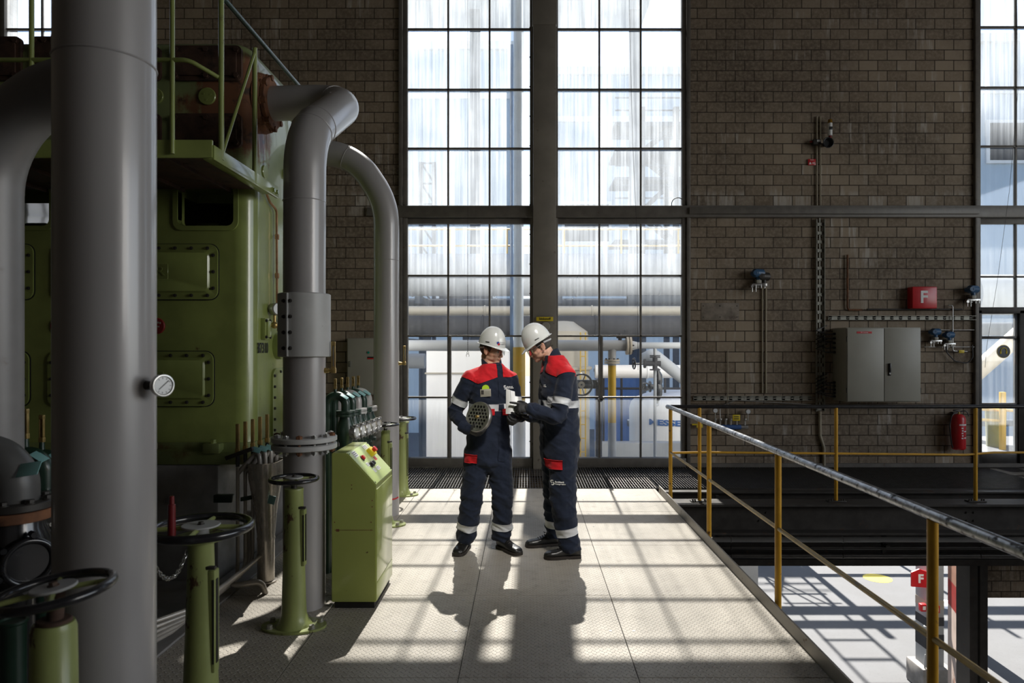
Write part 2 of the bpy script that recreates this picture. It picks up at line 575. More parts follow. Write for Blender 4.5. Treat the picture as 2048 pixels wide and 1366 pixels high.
def pane_mat(name, lo, hi, z0, z1, tint=(0.97, 0.985, 1.0)):
    """window pane: clear glass carrying rain-streaked dust (more of it from z0 up to z1)"""
    t = NT(name)
    ob = t.tc.outputs['Object']
    sz = t.n('SeparateXYZ', None, Vector=ob).outputs[2]
    k = t.ramp(sz, z0, z1)
    st = t.noise(t.mapv(ob, (26, 26, 0.55)), 1.0, 5, 0.6, 0.1)
    blot = t.noise(t.mapv(ob, (1.6, 1.6, 1.2)), 1.0, 3)
    d = t.math('ADD', t.math('MULTIPLY_ADD', k, hi - lo, lo), t.math('MULTIPLY', t.ramp(sz, 0.96, 0.86), 0.05))
    d = t.math('MULTIPLY', d, t.math('MULTIPLY_ADD', t.ramp(st, 0.3, 0.7), 0.75, 0.6))
    d = t.math('MULTIPLY', d, t.math('MULTIPLY_ADD', t.ramp(blot, 0.3, 0.7), 0.5, 0.75), None, True)
    tr = t.n('BsdfTransparent', None, Color=tint)
    tl = t.n('BsdfTranslucent', None, Color=(0.86, 0.92, 0.98))
    df = t.n('BsdfDiffuse', None, Color=(0.45, 0.45, 0.45))
    dm = t.n('MixShader', None, i0=0.12, i1=tl.outputs[0], i2=df.outputs[0])
    dust = t.n('MixShader', None, i0=d, i1=tr.outputs[0], i2=dm.outputs[0])
    gl = t.n('BsdfGlossy', None, Color=(1, 1, 1), Roughness=0.03)
    fr = t.n('Fresnel', None, IOR=1.45)
    mx = t.n('MixShader', None, i0=t.math('MULTIPLY', fr.outputs[0], 0.6), i1=dust.outputs[0], i2=gl.outputs[0])
    return t.surf(mx.outputs[0])
M['pane'] = pane_mat('dusty_window_glass', 0.006, 0.185, 2.05, 3.2)
M['pane_door'] = pane_mat('door_glass', 0.04, 0.14, 1.5, 4.5)

def structure(name, mb, m, parent=None, label=None, **k):
    o = mb.build(name, m, parent, **k)
    o['kind'] = 'structure'
    if label: o['label'] = label
    return o

XL, XR = -9.2, 12.6
ZG = -4.0                       # yard / lower hall level
ZC = 9.0
# window wall: piers of brick around the tall windows
WIN1 = (W(806, 0).x, W(1064, 0).x)
WIN2 = (W(1110, 0).x, W(1371, 0).x)
WIN3 = (W(1952, 0).x, W(2120, 0).x + 1.0)
WIN4 = (W(2, 0).x, W(2, 0).x + 1.9)
ZB, ZT = 0.06, 7.62
wb = MB()
T = 0.32
for a, b in ((XL, WIN4[0]), (WIN4[1], WIN1[0]), (WIN2[1], WIN3[0]), (WIN3[1], XR)):
    wb.b2(a, b, DW, DW + T, -1.30, ZC)
for a, b in (WIN4, (WIN1[0], WIN2[1]), WIN3):
    wb.b2(a, b, DW, DW + T, ZT, ZC)
    wb.b2(a, b, DW, DW + T, -1.30, ZB - 0.05)
wb.b2(6.42, XR, DW, DW + T, -1.87, -1.30)
wb.b2(XL, -2.2, DW, DW + T, ZG, -1.30)
structure('wall_back', wb, M['brick'], smooth=False)
s = MB()                        # unseen bounce layer added outside the piers, reflects sun onto the yard tanks
for a, b in ((XL, WIN4[0] - 0.02), (WIN4[1] + 0.02, WIN1[0] - 0.02), (WIN2[1] + 0.02, WIN3[0] - 0.02), (WIN3[1] + 0.02, XR)):
    s.b2(a, b, DW + T, DW + T + 0.02, -1.25, ZC)
for a, b in (WIN4, (WIN1[0], WIN2[1]), WIN3):
    s.b2(a, b, DW + T, DW + T + 0.02, ZT + 0.02, ZC)
    s.b2(a, b, DW + T, DW + T + 0.02, -1.25, ZB - 0.08)
structure('trim_14', s, M['white'], label='pale bounce layer added outside the window wall to brighten the tanks', smooth=False)
s = MB(); s.b2(XL - T, XL, -8, DW + T, ZG, ZC); structure('wall_left', s, M['brick'], smooth=False)
s = MB()                        # right wall, with an opening behind the added side lamp
s.b2(XR, XR + T, -8, -0.6, ZG, ZC); s.b2(XR, XR + T, 6.6, DW + T, ZG, ZC)
s.b2(XR, XR + T, -0.6, 6.6, ZG, 1.2); s.b2(XR, XR + T, -0.6, 6.6, 6.0, ZC)
structure('wall_right', s, M['brick'], smooth=False)
s = MB(); s.b2(XL, XR, -8.3, -8.0, ZG, ZC); structure('wall_front', s, M['brick'], smooth=False)
s = MB(); s.b2(XL, XR, -8, DW + T, ZC, ZC + 0.2); structure('ceiling', s, M['concrete'], smooth=False)

# tread-plate walkway: plates with narrow joints
FX0, FX1 = -1.998, 1.56
xs = [FX0, -1.258, -0.34, 0.578, FX1]
ys = [8.19, 7.03, 5.835, 4.65, 3.485, 2.30, 1.12, -0.06, -1.24]
fb = MB()
for i in range(len(xs) - 1):
    for j in range(len(ys) - 1):
        g = 0.0022
        dz = random.uniform(-0.0008, 0.0008)
        fb.box(((xs[i] + xs[i + 1]) / 2, (ys[j] + ys[j + 1]) / 2, -0.003 + dz), (xs[i + 1] - xs[i] - 2 * g, ys[j] - ys[j + 1] - 2 * g, 0.006), None, 0.0012, 1)
structure('floor', fb, M['tread'], smooth=False)
s = MB()
s.b2(FX0, FX1 - 0.01, -1.24, 8.19, -0.20, -0.008)
structure('trim_1', s, M['steel_dark'], label='dark steel deck under the tread plates', smooth=False)
# screw heads in the plates
s = MB()
for x in xs[1:-1]:
    for y in ys[:-1]:
        for dx in (-0.07, 0.07):
            for dy in (-0.09, -0.59):
                s.cyl((x + dx, y + dy, -0.001), (x + dx, y + dy, 0.0016), 0.009, seg=10)
structure('trim_2', s, M['steel'], label='flat screw heads holding the tread plates')
s = MB()
s.prism([(0, -0.16), (0.012, -0.16), (0.012, 0.082), (0.0, 0.082)], (FX1, -1.24, 0), (1, 0, 0), (0, 0, 1), -9.2)
s.b2(FX1 - 0.03, FX1 + 0.06, -1.24, 7.98, -0.18, -0.16)
structure('trim_3', s, mat('toe_board_steel', (0.36, 0.335, 0.30), 0.5, 0.3, 0.12, 4, (0.17, 0.11, 0.07), 0.25, 8), label='grey toe board along the open edge of the walkway', smooth=False)
s = MB(); s.b2(-2.13, FX0, -1.24, 8.19, -0.2, 0.012, 0.004)
structure('trim_4', s, M['concrete'], label='concrete kerb beside the tread plates', smooth=False)
s = MB(); s.b2(XL, -2.13, -1.24, 8.19, -0.3, -0.06)
s.b2(XL, -2.0, -8, -1.24, -0.3, -0.06)
structure('floor_left', s, M['concrete'], smooth=False)

# open grating along the windows
gm = mat('grating_bars', (0.21, 0.205, 0.20), 0.38, 0.55, 0.2, 12)
gb = MB()
GX0, GX1 = -2.0, 10.2
x = GX0
while x < GX1:
    gb.b2(x - 0.0022, x + 0.0022, 8.2, 9.70, -0.035, -0.001)
    x += 0.0338
y = 8.21
while y < 9.70:
    gb.b2(GX0, GX1, y - 0.002, y + 0.002, -0.024, -0.018)
    y += 0.15
for yy in (8.2, 9.70):
    gb.b2(GX0, GX1, yy - 0.004, yy + 0.004, -0.04, 0.0)
structure('floor_grating', gb, gm, smooth=False)
s = MB()
s.b2(GX0, GX1, 8.19, 8.205, -0.12, 0.0)
for xx in (-2.0, -0.2, 1.6, 3.4, 5.2, 7.0, 8.8):
    s.b2(xx - 0.03, xx + 0.03, 8.2, 9.72, -0.14, -0.04)
s.b2(1.6, 10.2, 8.05, 8.19, -0.03, -0.012)
structure('trim_5', s, M['steel_dark'], label='dark steel edge and bearers of the grating walkway', smooth=False)
s = MB(); s.b2(-2.0, 12.0, 9.68, 9.72, -0.02, 0.05)
structure('baseboard_back', s, M['frame'], smooth=False)

# steel girder carrying the walkway and what hangs under it
s = MB()
s.b2(1.62, XR, 7.44, 7.72, -0.045, -0.02)
s.b2(1.62, XR, 7.575, 7.59, -0.33, -0.045)
s.b2(1.62, XR, 7.44, 7.72, -0.355, -0.33)
gird = structure('trim_6', s, M['steel_dark'], label='dark steel girder under the railing posts', smooth=False)
bolts(gird, [(xx + (q % 2) * 0.08, 7.575, -0.14 - (q // 2) * 0.09) for xx in (2.6, 4.9, 7.2) for q in range(4)], (0, -1, 0), 0.011, 0.012, M['steel_dark'])
s = MB()
s.b2(1.0, XR, 9.45, 9.72, -1.33, -1.24)
s.b2(1.0, XR, 9.60, 9.72, -1.24, -0.05)
structure('trim_7', s, M['steel_dark'], label='dark lintel beam over the yard opening', smooth=False)

# yard and lower level
s = MB(); s.b2(-60, 80, 9.9, 140, ZG - 0.3, ZG)
structure('ground', s, M['yard'], smooth=False)
s = MB(); s.b2(XL, XR, -8, 9.9, ZG - 0.3, ZG)
structure('floor_lower', s, M['concrete'], smooth=False)

# concrete plinth under the compressor
s = MB(); s.b2(-7.6, -2.3, 5.12, 8.0, -0.1, 0.805, 0.02)
structure('floor_plinth', s, M['concrete'])

# ------------------------------------------------------------------ windows
ZBARS = [EYE + (697 - p) * DW / F_PX for p in (672, 551, 296, 178, 57)]
ZBARS = [0.982, 1.858, 2.72, 4.535, 5.376, 6.237, 7.02]
TR0, TR1 = W(0, 437).z, W(0, 413).z
def window(n, x0, x1, vbars, label, fl=0.06, fr=0.06, zlo=ZB, extra=None):
    root = thing('window_%d' % n, ((x0 + x1) / 2, DW + 0.03, zlo), label, kind='structure')
    y0, y1 = DW + 0.01, DW + 0.07
    f = MB()
    fw = 0.06
    f.b2(x0, x0 + fl, y0 - 0.03, y1 + 0.02, zlo - 0.05, ZT, 0.004)
    f.b2(x1 - fr, x1, y0 - 0.03, y1 + 0.02, zlo - 0.05, ZT, 0.004)
    f.b2(x0, x1, y0 - 0.03, y1 + 0.02, ZT - fw, ZT, 0.004)
    f.b2(x0, x1, y0 - 0.06, y1 + 0.02, zlo - 0.05, zlo + 0.065, 0.004)
    # the window stands in two frames, one above and one below the transom
    f.b2(x0, x1, y0 - 0.02, y1, TR0 - 0.075, TR0, 0.004)
    wf = f.build('window_frame', M['frame'], root, ang=30)
    bolts(wf, [(xx, y0 - 0.03, zlo + 0.3 + 0.42 * i) for i in range(16) for xx in (x0 + 0.03, x1 - 0.03)], (0, -1, 0), 0.008, 0.008, M['frame'])
    b = MB()
    for vx in vbars:
        b.b2(vx - 0.013, vx + 0.013, y0 + 0.005, y1 - 0.01, zlo, ZT, 0.003)
    for z in ZBARS:
        b.b2(x0 + 0.03, x1 - 0.03, y0 + 0.005, y1 - 0.01, z - 0.013, z + 0.013, 0.003)
    if extra:
        extra(b, y0, y1)
    b.build('glazing_bar', M['frame'], root, ang=30)
    g = MB()
    if not hasattr(window, 'holes'):
        window.holes = {}
    cols = [x0 + 0.03] + list(vbars) + [x1 - 0.03]
    rows = [zlo] + ZBARS[:3] + [TR0 - 0.03] + ZBARS[3:] + [ZT - 0.03]
    for i in range(len(cols) - 1):
        for j in range(len(rows) - 1):
            if (n, i, j) in window.skip:
                continue
            g.b2(cols[i], cols[i + 1], y0 + 0.028, y0 + 0.032, rows[j], rows[j + 1])
    g.build('pane', M['pane'], root, smooth=False)
    return root
window.skip = {(2, 1, 1)}
def casement1(b, y0, y1):
    x = W(899, 0).x
    b.b2(x - 0.022, x + 0.022, y0 - 0.012, y1, 0.1, 1.87, 0.004)
def casement2(b, y0, y1):
    x = W(1199, 0).x
    b.b2(x - 0.004, x + 0.040, y0 - 0.10, y0 - 0.02, 0.94, 1.87, 0.004)
    b.b2(x - 0.02, x + 0.04, y0 - 0.10, y1, 0.95, 0.975, 0.004)
    b.ell((x + 0.045, y0 - 0.09, 0.985), (0.018, 0.018, 0.014))
window(1, WIN1[0], WIN1[1], [W(896, 0).x, W(979, 0).x], 'tall steel window left of the broad post, behind the worker with the drilled plate', 0.066, 0.03, extra=casement1)
window(2, WIN2[0], WIN2[1], [W(1199, 0).x, W(1282, 0).x], 'tall steel window right of the broad post, with the black handwheel behind it', 0.042, 0.054, extra=casement2)
window(4, WIN4[0], WIN4[1], [W(82, 0).x, W(164, 0).x], 'tall steel window at the far left, above the green compressor')

# far right: window above, glazed door below
x0, x1 = WIN3
root = thing('window_3', ((x0 + x1) / 2, DW + 0.03, 2.2), 'tall steel window at the right edge, over the glazed door', kind='structure')
y0, y1 = DW + 0.01, DW + 0.07
zD = W(0, 621).z
f = MB()
f.b2(x0, x0 + 0.055, y0 - 0.03, y1 + 0.02, zD, ZT, 0.004); f.b2(x1 - 0.06, x1, y0 - 0.03, y1 + 0.02, zD, ZT, 0.004)
f.b2(x0, x1, y0 - 0.03, y1 + 0.02, ZT - 0.06, ZT, 0.004); f.b2(x0, x1, y0 - 0.02, y1, TR0 - 0.075, TR0, 0.004)
f.build('window_frame', M['frame'], root, ang=30)
vb = [W(2034, 0).x, W(2034, 0).x + 0.59]
b = MB()
for vx in vb: b.b2(vx - 0.013, vx + 0.013, y0 + 0.005, y1 - 0.01, zD, ZT, 0.003)
ZB3 = [W(0, 553).z] + [z + 0.03 for z in ZBARS[3:]]
for z in ZB3: b.b2(x0 + 0.03, x1 - 0.03, y0 + 0.005, y1 - 0.01, z - 0.013, z + 0.013, 0.003)
b.build('glazing_bar', M['frame'], root, ang=30)
g = MB()
cols = [x0 + 0.03] + vb + [x1 - 0.03]
rows = [zD] + [ZB3[0], TR0 - 0.03] + ZB3[1:] + [ZT - 0.03]
for i in range(3):
    for j in range(len(rows) - 1):
        g.b2(cols[i], cols[i + 1], y0 + 0.028, y0 + 0.032, rows[j], rows[j + 1])
g.build('pane', M['pane'], root, smooth=False)

root = thing('door_1', ((x0 + x1) / 2, DW + 0.03, 0.06), 'dark steel door with three glass panes and a round ear protection sign', kind='structure')
f = MB()
zb = 0.06
xd = W(2036, 0).x
f.b2(x0, x0 + 0.06, y0 - 0.05, y1 + 0.03, zb - 0.03, zD, 0.004)
f.b2(x0, x1, y0 - 0.05, y1 + 0.03, zD - 0.045, zD + 0.045, 0.004)
f.b2(xd, x1, y0 - 0.05, y1 + 0.03, zb - 0.03, zD, 0.004)
f.build('door_frame', M['steel_dark'], root, ang=30)
f = MB()
f.b2(x0 + 0.06, xd, y0 - 0.02, y1, zb - 0.02, zb + 0.12, 0.004)
for p in (675, 809): f.b2(x0 + 0.06, xd, y0 - 0.02, y1 - 0.01, W(0, p).z - 0.02, W(0, p).z + 0.02, 0.004)
f.b2(x0 + 0.06, x0 + 0.075, y0 - 0.02, y1, zb, zD, 0.003); f.b2(xd - 0.015, xd, y0 - 0.02, y1, zb, zD, 0.003)
f.build('door_rail', M['steel_dark'], root, ang=30)
g = MB(); g.b2(x0 + 0.07, xd - 0.01, y0 + 0.028, y0 + 0.032, zb + 0.1, zD - 0.03); g.build('pane', M['pane_door'], root, smooth=False)

# transom beam across wall and windows, broad post between the windows
s = MB()
s.b2(W(796, 0).x, WIN3[1], DW - 0.075, DW + 0.075, TR0 + 0.005, TR1, 0.006)
s.b2(W(735, 0).x, W(812, 0).x, DW - 0.05, DW, TR0 + 0.03, TR1 - 0.02, 0.006)
s.b2(WIN2[1] + 0.03, WIN3[0] - 0.02, DW - 0.11, DW - 0.07, TR0 + 0.045, TR1 - 0.03, 0.006)
structure('trim_8', s, M['frame'], label='dark steel transom running across windows and brick')
s = MB()
cx0, cx1 = W(1066, 0).x, W(1111, 0).x
s.b2(cx0, cx1, DW - 0.16, DW + 0.12, -0.1, ZT + 0.3, 0.005)
s.b2(cx0 - 0.03, cx0 + 0.002, DW - 0.03, DW + 0.09, -0.1, ZT + 0.3, 0.003)
s.b2(cx1 - 0.002, cx1 + 0.02, DW - 0.03, DW + 0.09, -0.1, ZT + 0.3, 0.003)
s.b2(cx0 - 0.012, cx1 + 0.012, DW - 0.175, DW - 0.10, W(0, 60).z, ZT + 0.3, 0.004)
structure('trim_9', s, mat('post_paint', (0.24, 0.215, 0.18), 0.5, 0.05, 0.12, 3, (0.10, 0.07, 0.05), 0.2, 6), label='broad steel post between the two tall windows')
s = MB()
for xx, ww in ((W(802, 0).x, 0.05), (W(1376, 0).x, 0.05), (W(1950, 0).x, 0.05)):
    s.b2(xx - ww / 2, xx + ww / 2, DW - 0.05, DW + 0.02, 0.0, ZT, 0.004)
structure('trim_10', s, M['frame'], label='dark steel reveals at the edges of the brick piers')
# ------------------------------------------------------------------ green compressor
def cut(o, cutters):
    for c in cutters:
        md = o.modifiers.new('b', 'BOOLEAN')
        md.operation = 'DIFFERENCE'
        md.object = c
        md.solver = 'EXACT'
    eval_mods(o)
    for c in cutters:
        me = c.data
        bpy.data.objects.remove(c)
        bpy.data.meshes.remove(me)
    return o

def sharp(o, ang=35):
    me = o.data
    me.polygons.foreach_set('use_smooth', [True] * len(me.polygons))
    me.set_sharp_from_angle(angle=R(ang))

YF = 5.20                                  # front face of the compressor
comp = thing('compressor', (-4.2, 6.0, 0.805), 'large green piston compressor with bolted covers on a concrete plinth, left of the pipes', 'compressor')
# crankcase housing: hollow, with window openings through its front
def xz(px, py):
    q = P(px, py, YF)
    return q.x, q.z
body = MB()
prof = [(p[0], p[1]) for p in rrect(4.75, 1.80, 0.13, 6, -4.45, YF + 0.90)]
def ringz(z, grow=0.0):
    cx, cy_ = -4.45, YF + 0.90
    return [V((p[0] + (grow if p[0] > cx else -grow), p[1] + (grow if p[1] > cy_ else -grow), z)) for p in prof]
body.loft([ringz(0.96), ringz(1.02, -0.005), ringz(2.74), ringz(2.95)])
housing = body.build('housing', M['green'], comp)
def cutter(x0, x1, y0, y1, z0, z1, r=0.05):
    c = MB()
    c.prism(rrect(x1 - x0, z1 - z0, r, 5, (x0 + x1) / 2, (z0 + z1) / 2), (0, y0, 0), (1, 0, 0), (0, 0, 1), -(y1 - y0))
    return c.build('cutter', M['green'], comp)
wx0, wz0 = xz(356, 452); wx1, wz1 = xz(468, 371)
pitch = 368 * YF / F_PX
cs = [cutter(-6.5, -2.32, YF + 0.10, YF + 1.70, 1.1, 2.85, 0.02)]
for k in range(3):
    cs.append(cutter(wx0 - k * pitch, wx1 - k * pitch, YF - 0.2, YF + 0.3, wz0, wz1))
# rear windows of the housing (light falls through the left one)
for a in (-4.55,):
    cs.append(cutter(a - 0.55, a + 0.35, YF + 1.6, YF + 2.5, 2.46, 2.80))
cut(housing, cs)
sharp(housing)
# lips round the window openings
for k in range(3):
    s = MB()
    cx, cz = (wx0 + wx1) / 2 - k * pitch, (wz0 + wz1) / 2
    w, h = wx1 - wx0, wz1 - wz0
    o_ = rrect(w + 0.07, h + 0.07, 0.07, 5); i_ = rrect(w, h, 0.05, 5)
    s.loft([[V((cx + p[0], YF + 0.02, cz + p[1])) for p in o_], [V((cx + p[0], YF - 0.012, cz + p[1])) for p in o_],
            [V((cx + p[0], YF - 0.012, cz + p[1])) for p in i_], [V((cx + p[0], YF + 0.06, cz + p[1])) for p in i_]], closed=True)
    s.build('inspection_window_frame', M['green'], comp)
    s = MB()
    s.cyl((cx - 0.14, YF + 0.55, cz - 0.5), (cx - 0.14, YF + 0.55, cz - 0.09), 0.10)
    s.box((cx - 0.15, YF + 0.45, cz - 0.115), (0.19, 0.22, 0.10), None, 0.02)
    s.build('crosshead', M['green'], comp)
    s = MB()
    s.cyl((cx + 0.10, YF + 0.85, 1.2), (cx + 0.10, YF + 0.85, 2.8), 0.06)
    s.build('piston_rod', M['steel'], comp)
# base flange and foot
s = MB()
s.loft([ringz(0.808, 0.07), ringz(0.90, 0.07), ringz(0.92, 0.02), ringz(0.965, 0.02)])
bfl = s.build('base_flange', M['green_rust'], comp)
for k in range(9):
    s = MB(); s.box((-2.35 - k * 0.5, YF - 0.055, 0.93), (0.13, 0.09, 0.075), None, 0.012)
    s.build('foot', M['green_rust'], comp)
bolts(bfl, [(-2.35 - k * 0.5, YF - 0.055, 0.965) for k in range(9)], (0, 0, 1), 0.022, 0.03, M['green'])
# bolted cover plates on the front
cw = 330 * YF / F_PX
for k in range(2):
    for (pr, pt, pb, nm) in ((437, 489, 599, 'SULZER'), (428, 703, 812, 'SULZER')):
        xr, zt = xz(pr, pt); _, zb_ = xz(pr, pb)
        xr -= k * (pitch)
        xl = xr - cw
        cx, cz, h = (xl + xr) / 2, (zt + zb_) / 2, zt - zb_
        s = MB()
        o_, i_ = rrect(cw, h, 0.065, 6), rrect(cw - 0.12, h - 0.10, 0.035, 6)
        i2 = rrect(cw - 0.145, h - 0.125, 0.03, 6)
        s.loft([[V((cx + p[0], YF + 0.01, cz + p[1])) for p in o_], [V((cx + p[0], YF - 0.018, cz + p[1])) for p in o_],
                [V((cx + p[0], YF - 0.018, cz + p[1])) for p in i_], [V((cx + p[0], YF - 0.030, cz + p[1])) for p in i2]])
        s.box((cx + 0.0, YF - 0.030, cz), (0.52, 0.006, 0.118), None, 0.002, 1)
        cov = s.build('cover_plate', M['green'], comp)
        n = 10
        bolts(cov, [(xl + 0.075 + (cw - 0.15) * q / (n - 1), YF - 0.018, zz) for q in range(n) for zz in (cz + h / 2 - 0.03, cz - h / 2 + 0.03)]
              + [(xx, YF - 0.018, cz + q * 0.125) for q in (-1, 0, 1) for xx in (xl + 0.032, xr - 0.032)], (0, -1, 0), 0.0105, 0.014, M['steel_dark'])
        lettering(nm, 0.10, M['green'], 'lettering', cov, (cx, YF - 0.034, cz), (1, 0, 0), (0, 0, 1), 0.008, sx=1.3, spacing=1.1)
        # gasket line
        s = MB()
        g_ = rrect(cw + 0.012, h + 0.012, 0.07, 6)
        s.loft([[V((cx + p[0], YF + 0.01, cz + p[1])) for p in g_], [V((cx + p[0], YF - 0.004, cz + p[1])) for p in g_]])
        s.build('gasket', M['dark'], cov)
for px in (314, 118, -90):
    x, z = xz(px, 652)
    s = MB(); s.cyl((x, YF + 0.01, z), (x, YF - 0.012, z), 0.062, seg=32, bev=0.004)
    bd = s.build('warning_badge', M['red_dark'], comp)
    s = MB()
    for q in range(5):
        s.box((x - 0.03 + q * 0.015, YF - 0.0135, z + 0.022 + 0.004 * (q % 2)), (0.009, 0.003, 0.014))
        s.box((x - 0.02 + q * 0.01, YF - 0.0135, z - 0.005), (0.006, 0.003, 0.01))
    s.build('badge_marks', M['offwhite'], bd, smooth=False)

# cylinder block above, rust-stained
CXR, CY1 = -2.10, 6.12
ub = MB()
cx, cy_ = (-7.1 + CXR) / 2, (YF + CY1) / 2
def uring(z, inset):
    return [V((cx + p[0], cy_ + p[1], z)) for p in rrect(CXR + 7.1 - 2 * inset, CY1 - YF - 2 * inset, 0.09, 5)]
ub.loft([uring(2.93, 0.0), uring(3.93, 0.0), uring(3.99, 0.02), uring(4.03, 0.07)])
def block_mat():
    t = NT('green_paint_with_rust_runs')
    ob = t.tc.outputs['Object']
    n1 = t.noise(ob, 3, 5); n2 = t.noise(ob, 7, 8, 0.65); n3 = t.noise(t.mapv(ob, (9, 9, 1.2)), 1.0, 5)
    col = t.mix(t.ramp(n1, 0.3, 0.7), (0.15, 0.185, 0.075), (0.21, 0.25, 0.10))
    d = t.n('VectorMath', {'operation': 'DISTANCE'}, i0=ob, i1=(1.98, -0.72, 2.72)).outputs['Value']
    near = t.ramp(d, 0.62, 0.12)
    st = t.ramp(t.math('ADD', t.math('MULTIPLY', near, 0.42), t.math('MULTIPLY', t.math('ADD', n2, n3), 0.5)), 0.62, 0.78)
    col = t.mix(st, col, (0.14, 0.055, 0.022))
    col = t.mix(t.math('MULTIPLY', t.ramp(n2, 0.56, 0.7), st), col, (0.035, 0.02, 0.012))
    b = t.bsdf(Base_Color=col, Roughness=t.math('MULTIPLY_ADD', st, 0.4, 0.38), Coat_Weight=0.25, Normal=t.bump(n2, 0.15, 0.004))
    return t.surf(b.outputs[0])
ub.build('cylinder_block', block_mat(), comp)
for (xa, xb_, ya, yb_) in ((342, 482, 90, 160), (342, 482, 226, 294), (60, 118, 72, 160), (-120, 40, 72, 160), (180, 320, 92, 160), (180, 320, 226, 294)):
    p0, p1 = P(xa, yb_, YF - 0.03), P(xb_, ya, YF - 0.03)
    w, h = p1.x - p0.x, p1.z - p0.z
    s = MB()
    s.prism(rrect(w, h, 0.04, 5, (p0.x + p1.x) / 2, (p0.z + p1.z) / 2), (0, YF + 0.01, 0), (1, 0, 0), (0, 0, 1), 0.035)
    s.prism(rrect(w - 0.07, h - 0.07, 0.03, 5, (p0.x + p1.x) / 2, (p0.z + p1.z) / 2), (0, YF - 0.01, 0), (1, 0, 0), (0, 0, 1), 0.028)
    vc = s.build('valve_cover', M['rust_dark'], comp)
    bolts(vc, [(p0.x + ax, YF - 0.024, p0.z + az) for ax in (0.035, w / 2, w - 0.035) for az in (0.035, h - 0.035)], (0, -1, 0), 0.02, 0.022, M['rust_dark'])
for (px, py, rr) in ((415, 193, 0.066), (312, 193, 0.06)):
    q = P(px, py, YF)
    s = MB(); s.cyl((q.x, YF + 0.01, q.z), (q.x, YF - 0.014, q.z), rr, seg=32, bev=0.004)
    for k in range(3):
        s.cyl((q.x + 0.03 * math.cos(2.1 * k + 0.4), YF - 0.01, q.z + 0.03 * math.sin(2.1 * k + 0.4)), (q.x + 0.03 * math.cos(2.1 * k + 0.4), YF - 0.017, q.z + 0.03 * math.sin(2.1 * k + 0.4)), 0.008, seg=10)
    s.build('plug', M['green'], comp)
# right-hand side of the machine: pipe flange, plugs, cover, gauge, box, number
XS = -2.075
ff = V((CXR, 5.47, 3.64))
s = MB()
s.cyl((CXR - 0.01, ff.y, ff.z), (CXR + 0.045, ff.y, ff.z), 0.235, 0.225, seg=40, bev=0.008)
s.cyl((CXR + 0.045, ff.y, ff.z), (CXR + 0.085, ff.y, ff.z), 0.20, seg=40, bev=0.006)
ofl = s.build('outlet_flange', M['rust'], comp)
bolts(ofl, [(CXR + 0.045, ff.y + 0.195 * math.cos(2 * PI * k / 8 + 0.2), ff.z + 0.195 * math.sin(2 * PI * k / 8 + 0.2)) for k in range(8)], (1, 0, 0), 0.024, 0.05, M['rust'])
for (yy, zz, rr) in ((5.50, 3.10, 0.055), (5.95, 3.2, 0.045)):
    s = MB(); s.cyl((CXR - 0.01, yy, zz), (CXR + 0.012, yy, zz), rr, seg=28, bev=0.003)
    s.build('side_plug', M['green'], comp)
side = P(545, 830, 5.73)
s = MB()
ya, yb_, za, zb_ = 5.58, 6.30, 0.86, 1.515
o_ = rrect(yb_ - ya, zb_ - za, 0.09, 6, (ya + yb_) / 2, (za + zb_) / 2); i_ = rrect(yb_ - ya - 0.12, zb_ - za - 0.12, 0.05, 6, (ya + yb_) / 2, (za + zb_) / 2)
s.loft([[V((XS - 0.02, p[0], p[1])) for p in o_], [V((XS + 0.015, p[0], p[1])) for p in o_], [V((XS + 0.022, p[0], p[1])) for p in i_]])
s.ell((XS + 0.0, (ya + yb_) / 2 + 0.12, 1.12), (0.16, 0.2, 0.22))
cov = s.build('side_cover', M['green'], comp)
bolts(cov, [(XS + 0.015, yy, za + 0.06 + (zb_ - za - 0.12) * q / 6) for q in range(7) for yy in (ya + 0.03, yb_ - 0.03)]
      + [(XS + 0.015, ya + 0.03 + (yb_ - ya - 0.06) * q / 5, zb_ - 0.03) for q in range(1, 5)], (1, 0, 0), 0.012, 0.013, M['steel_dark'])
# small terminal box
s = MB()
s.box((XS + 0.01, 5.42, 1.835), (0.05, 0.11, 0.17), None, 0.008)
s.box((XS + 0.035, 5.42, 1.835), (0.03, 0.075, 0.135), None, 0.012)
tb = s.build('terminal_box', M['green'], comp)
bolts(tb, [(XS + 0.035, yy, zz) for yy in (5.38, 5.46) for zz in (1.77, 1.90)], (1, 0, 0), 0.011, 0.012, M['steel_dark'])
lettering('B7310', 0.115, M['black'], 'lettering', comp, (XS + 0.004, 5.40, 1.68), (0, 1, 0), (0, 0, 1), 0.003, sx=0.72, bold=0.001)
# pressure gauge on a small cock
g0 = V((XS + 0.02, 5.56, 2.0))
s = MB()
s.cyl(g0 + V((0, 0, 0.0)), g0 + V((0.055, -0.035, 0.0)), 0.05, seg=28, bev=0.006)
gg = s.build('pressure_gauge', M['steel'], comp)
s = MB(); s.cyl(g0 + V((0.054, -0.0345, 0)), g0 + V((0.058, -0.037, 0)), 0.043, seg=28); s.build('dial', M['glassface'], gg)
s = MB()
s.cyl(g0 + V((0.02, -0.012, -0.14)), g0 + V((0.02, -0.012, -0.045)), 0.012)
s.ell(g0 + V((0.02, -0.012, -0.13)), (0.03, 0.03, 0.028))
s.cyl(g0 + V((-0.03, -0.012, -0.13)), g0 + V((0.09, -0.012, -0.13)), 0.012)
s.box(g0 + V((0.05, -0.012, -0.155)), (0.02, 0.014, 0.05), None, 0.003)
s.build('gauge_cock', M['brass'], gg)
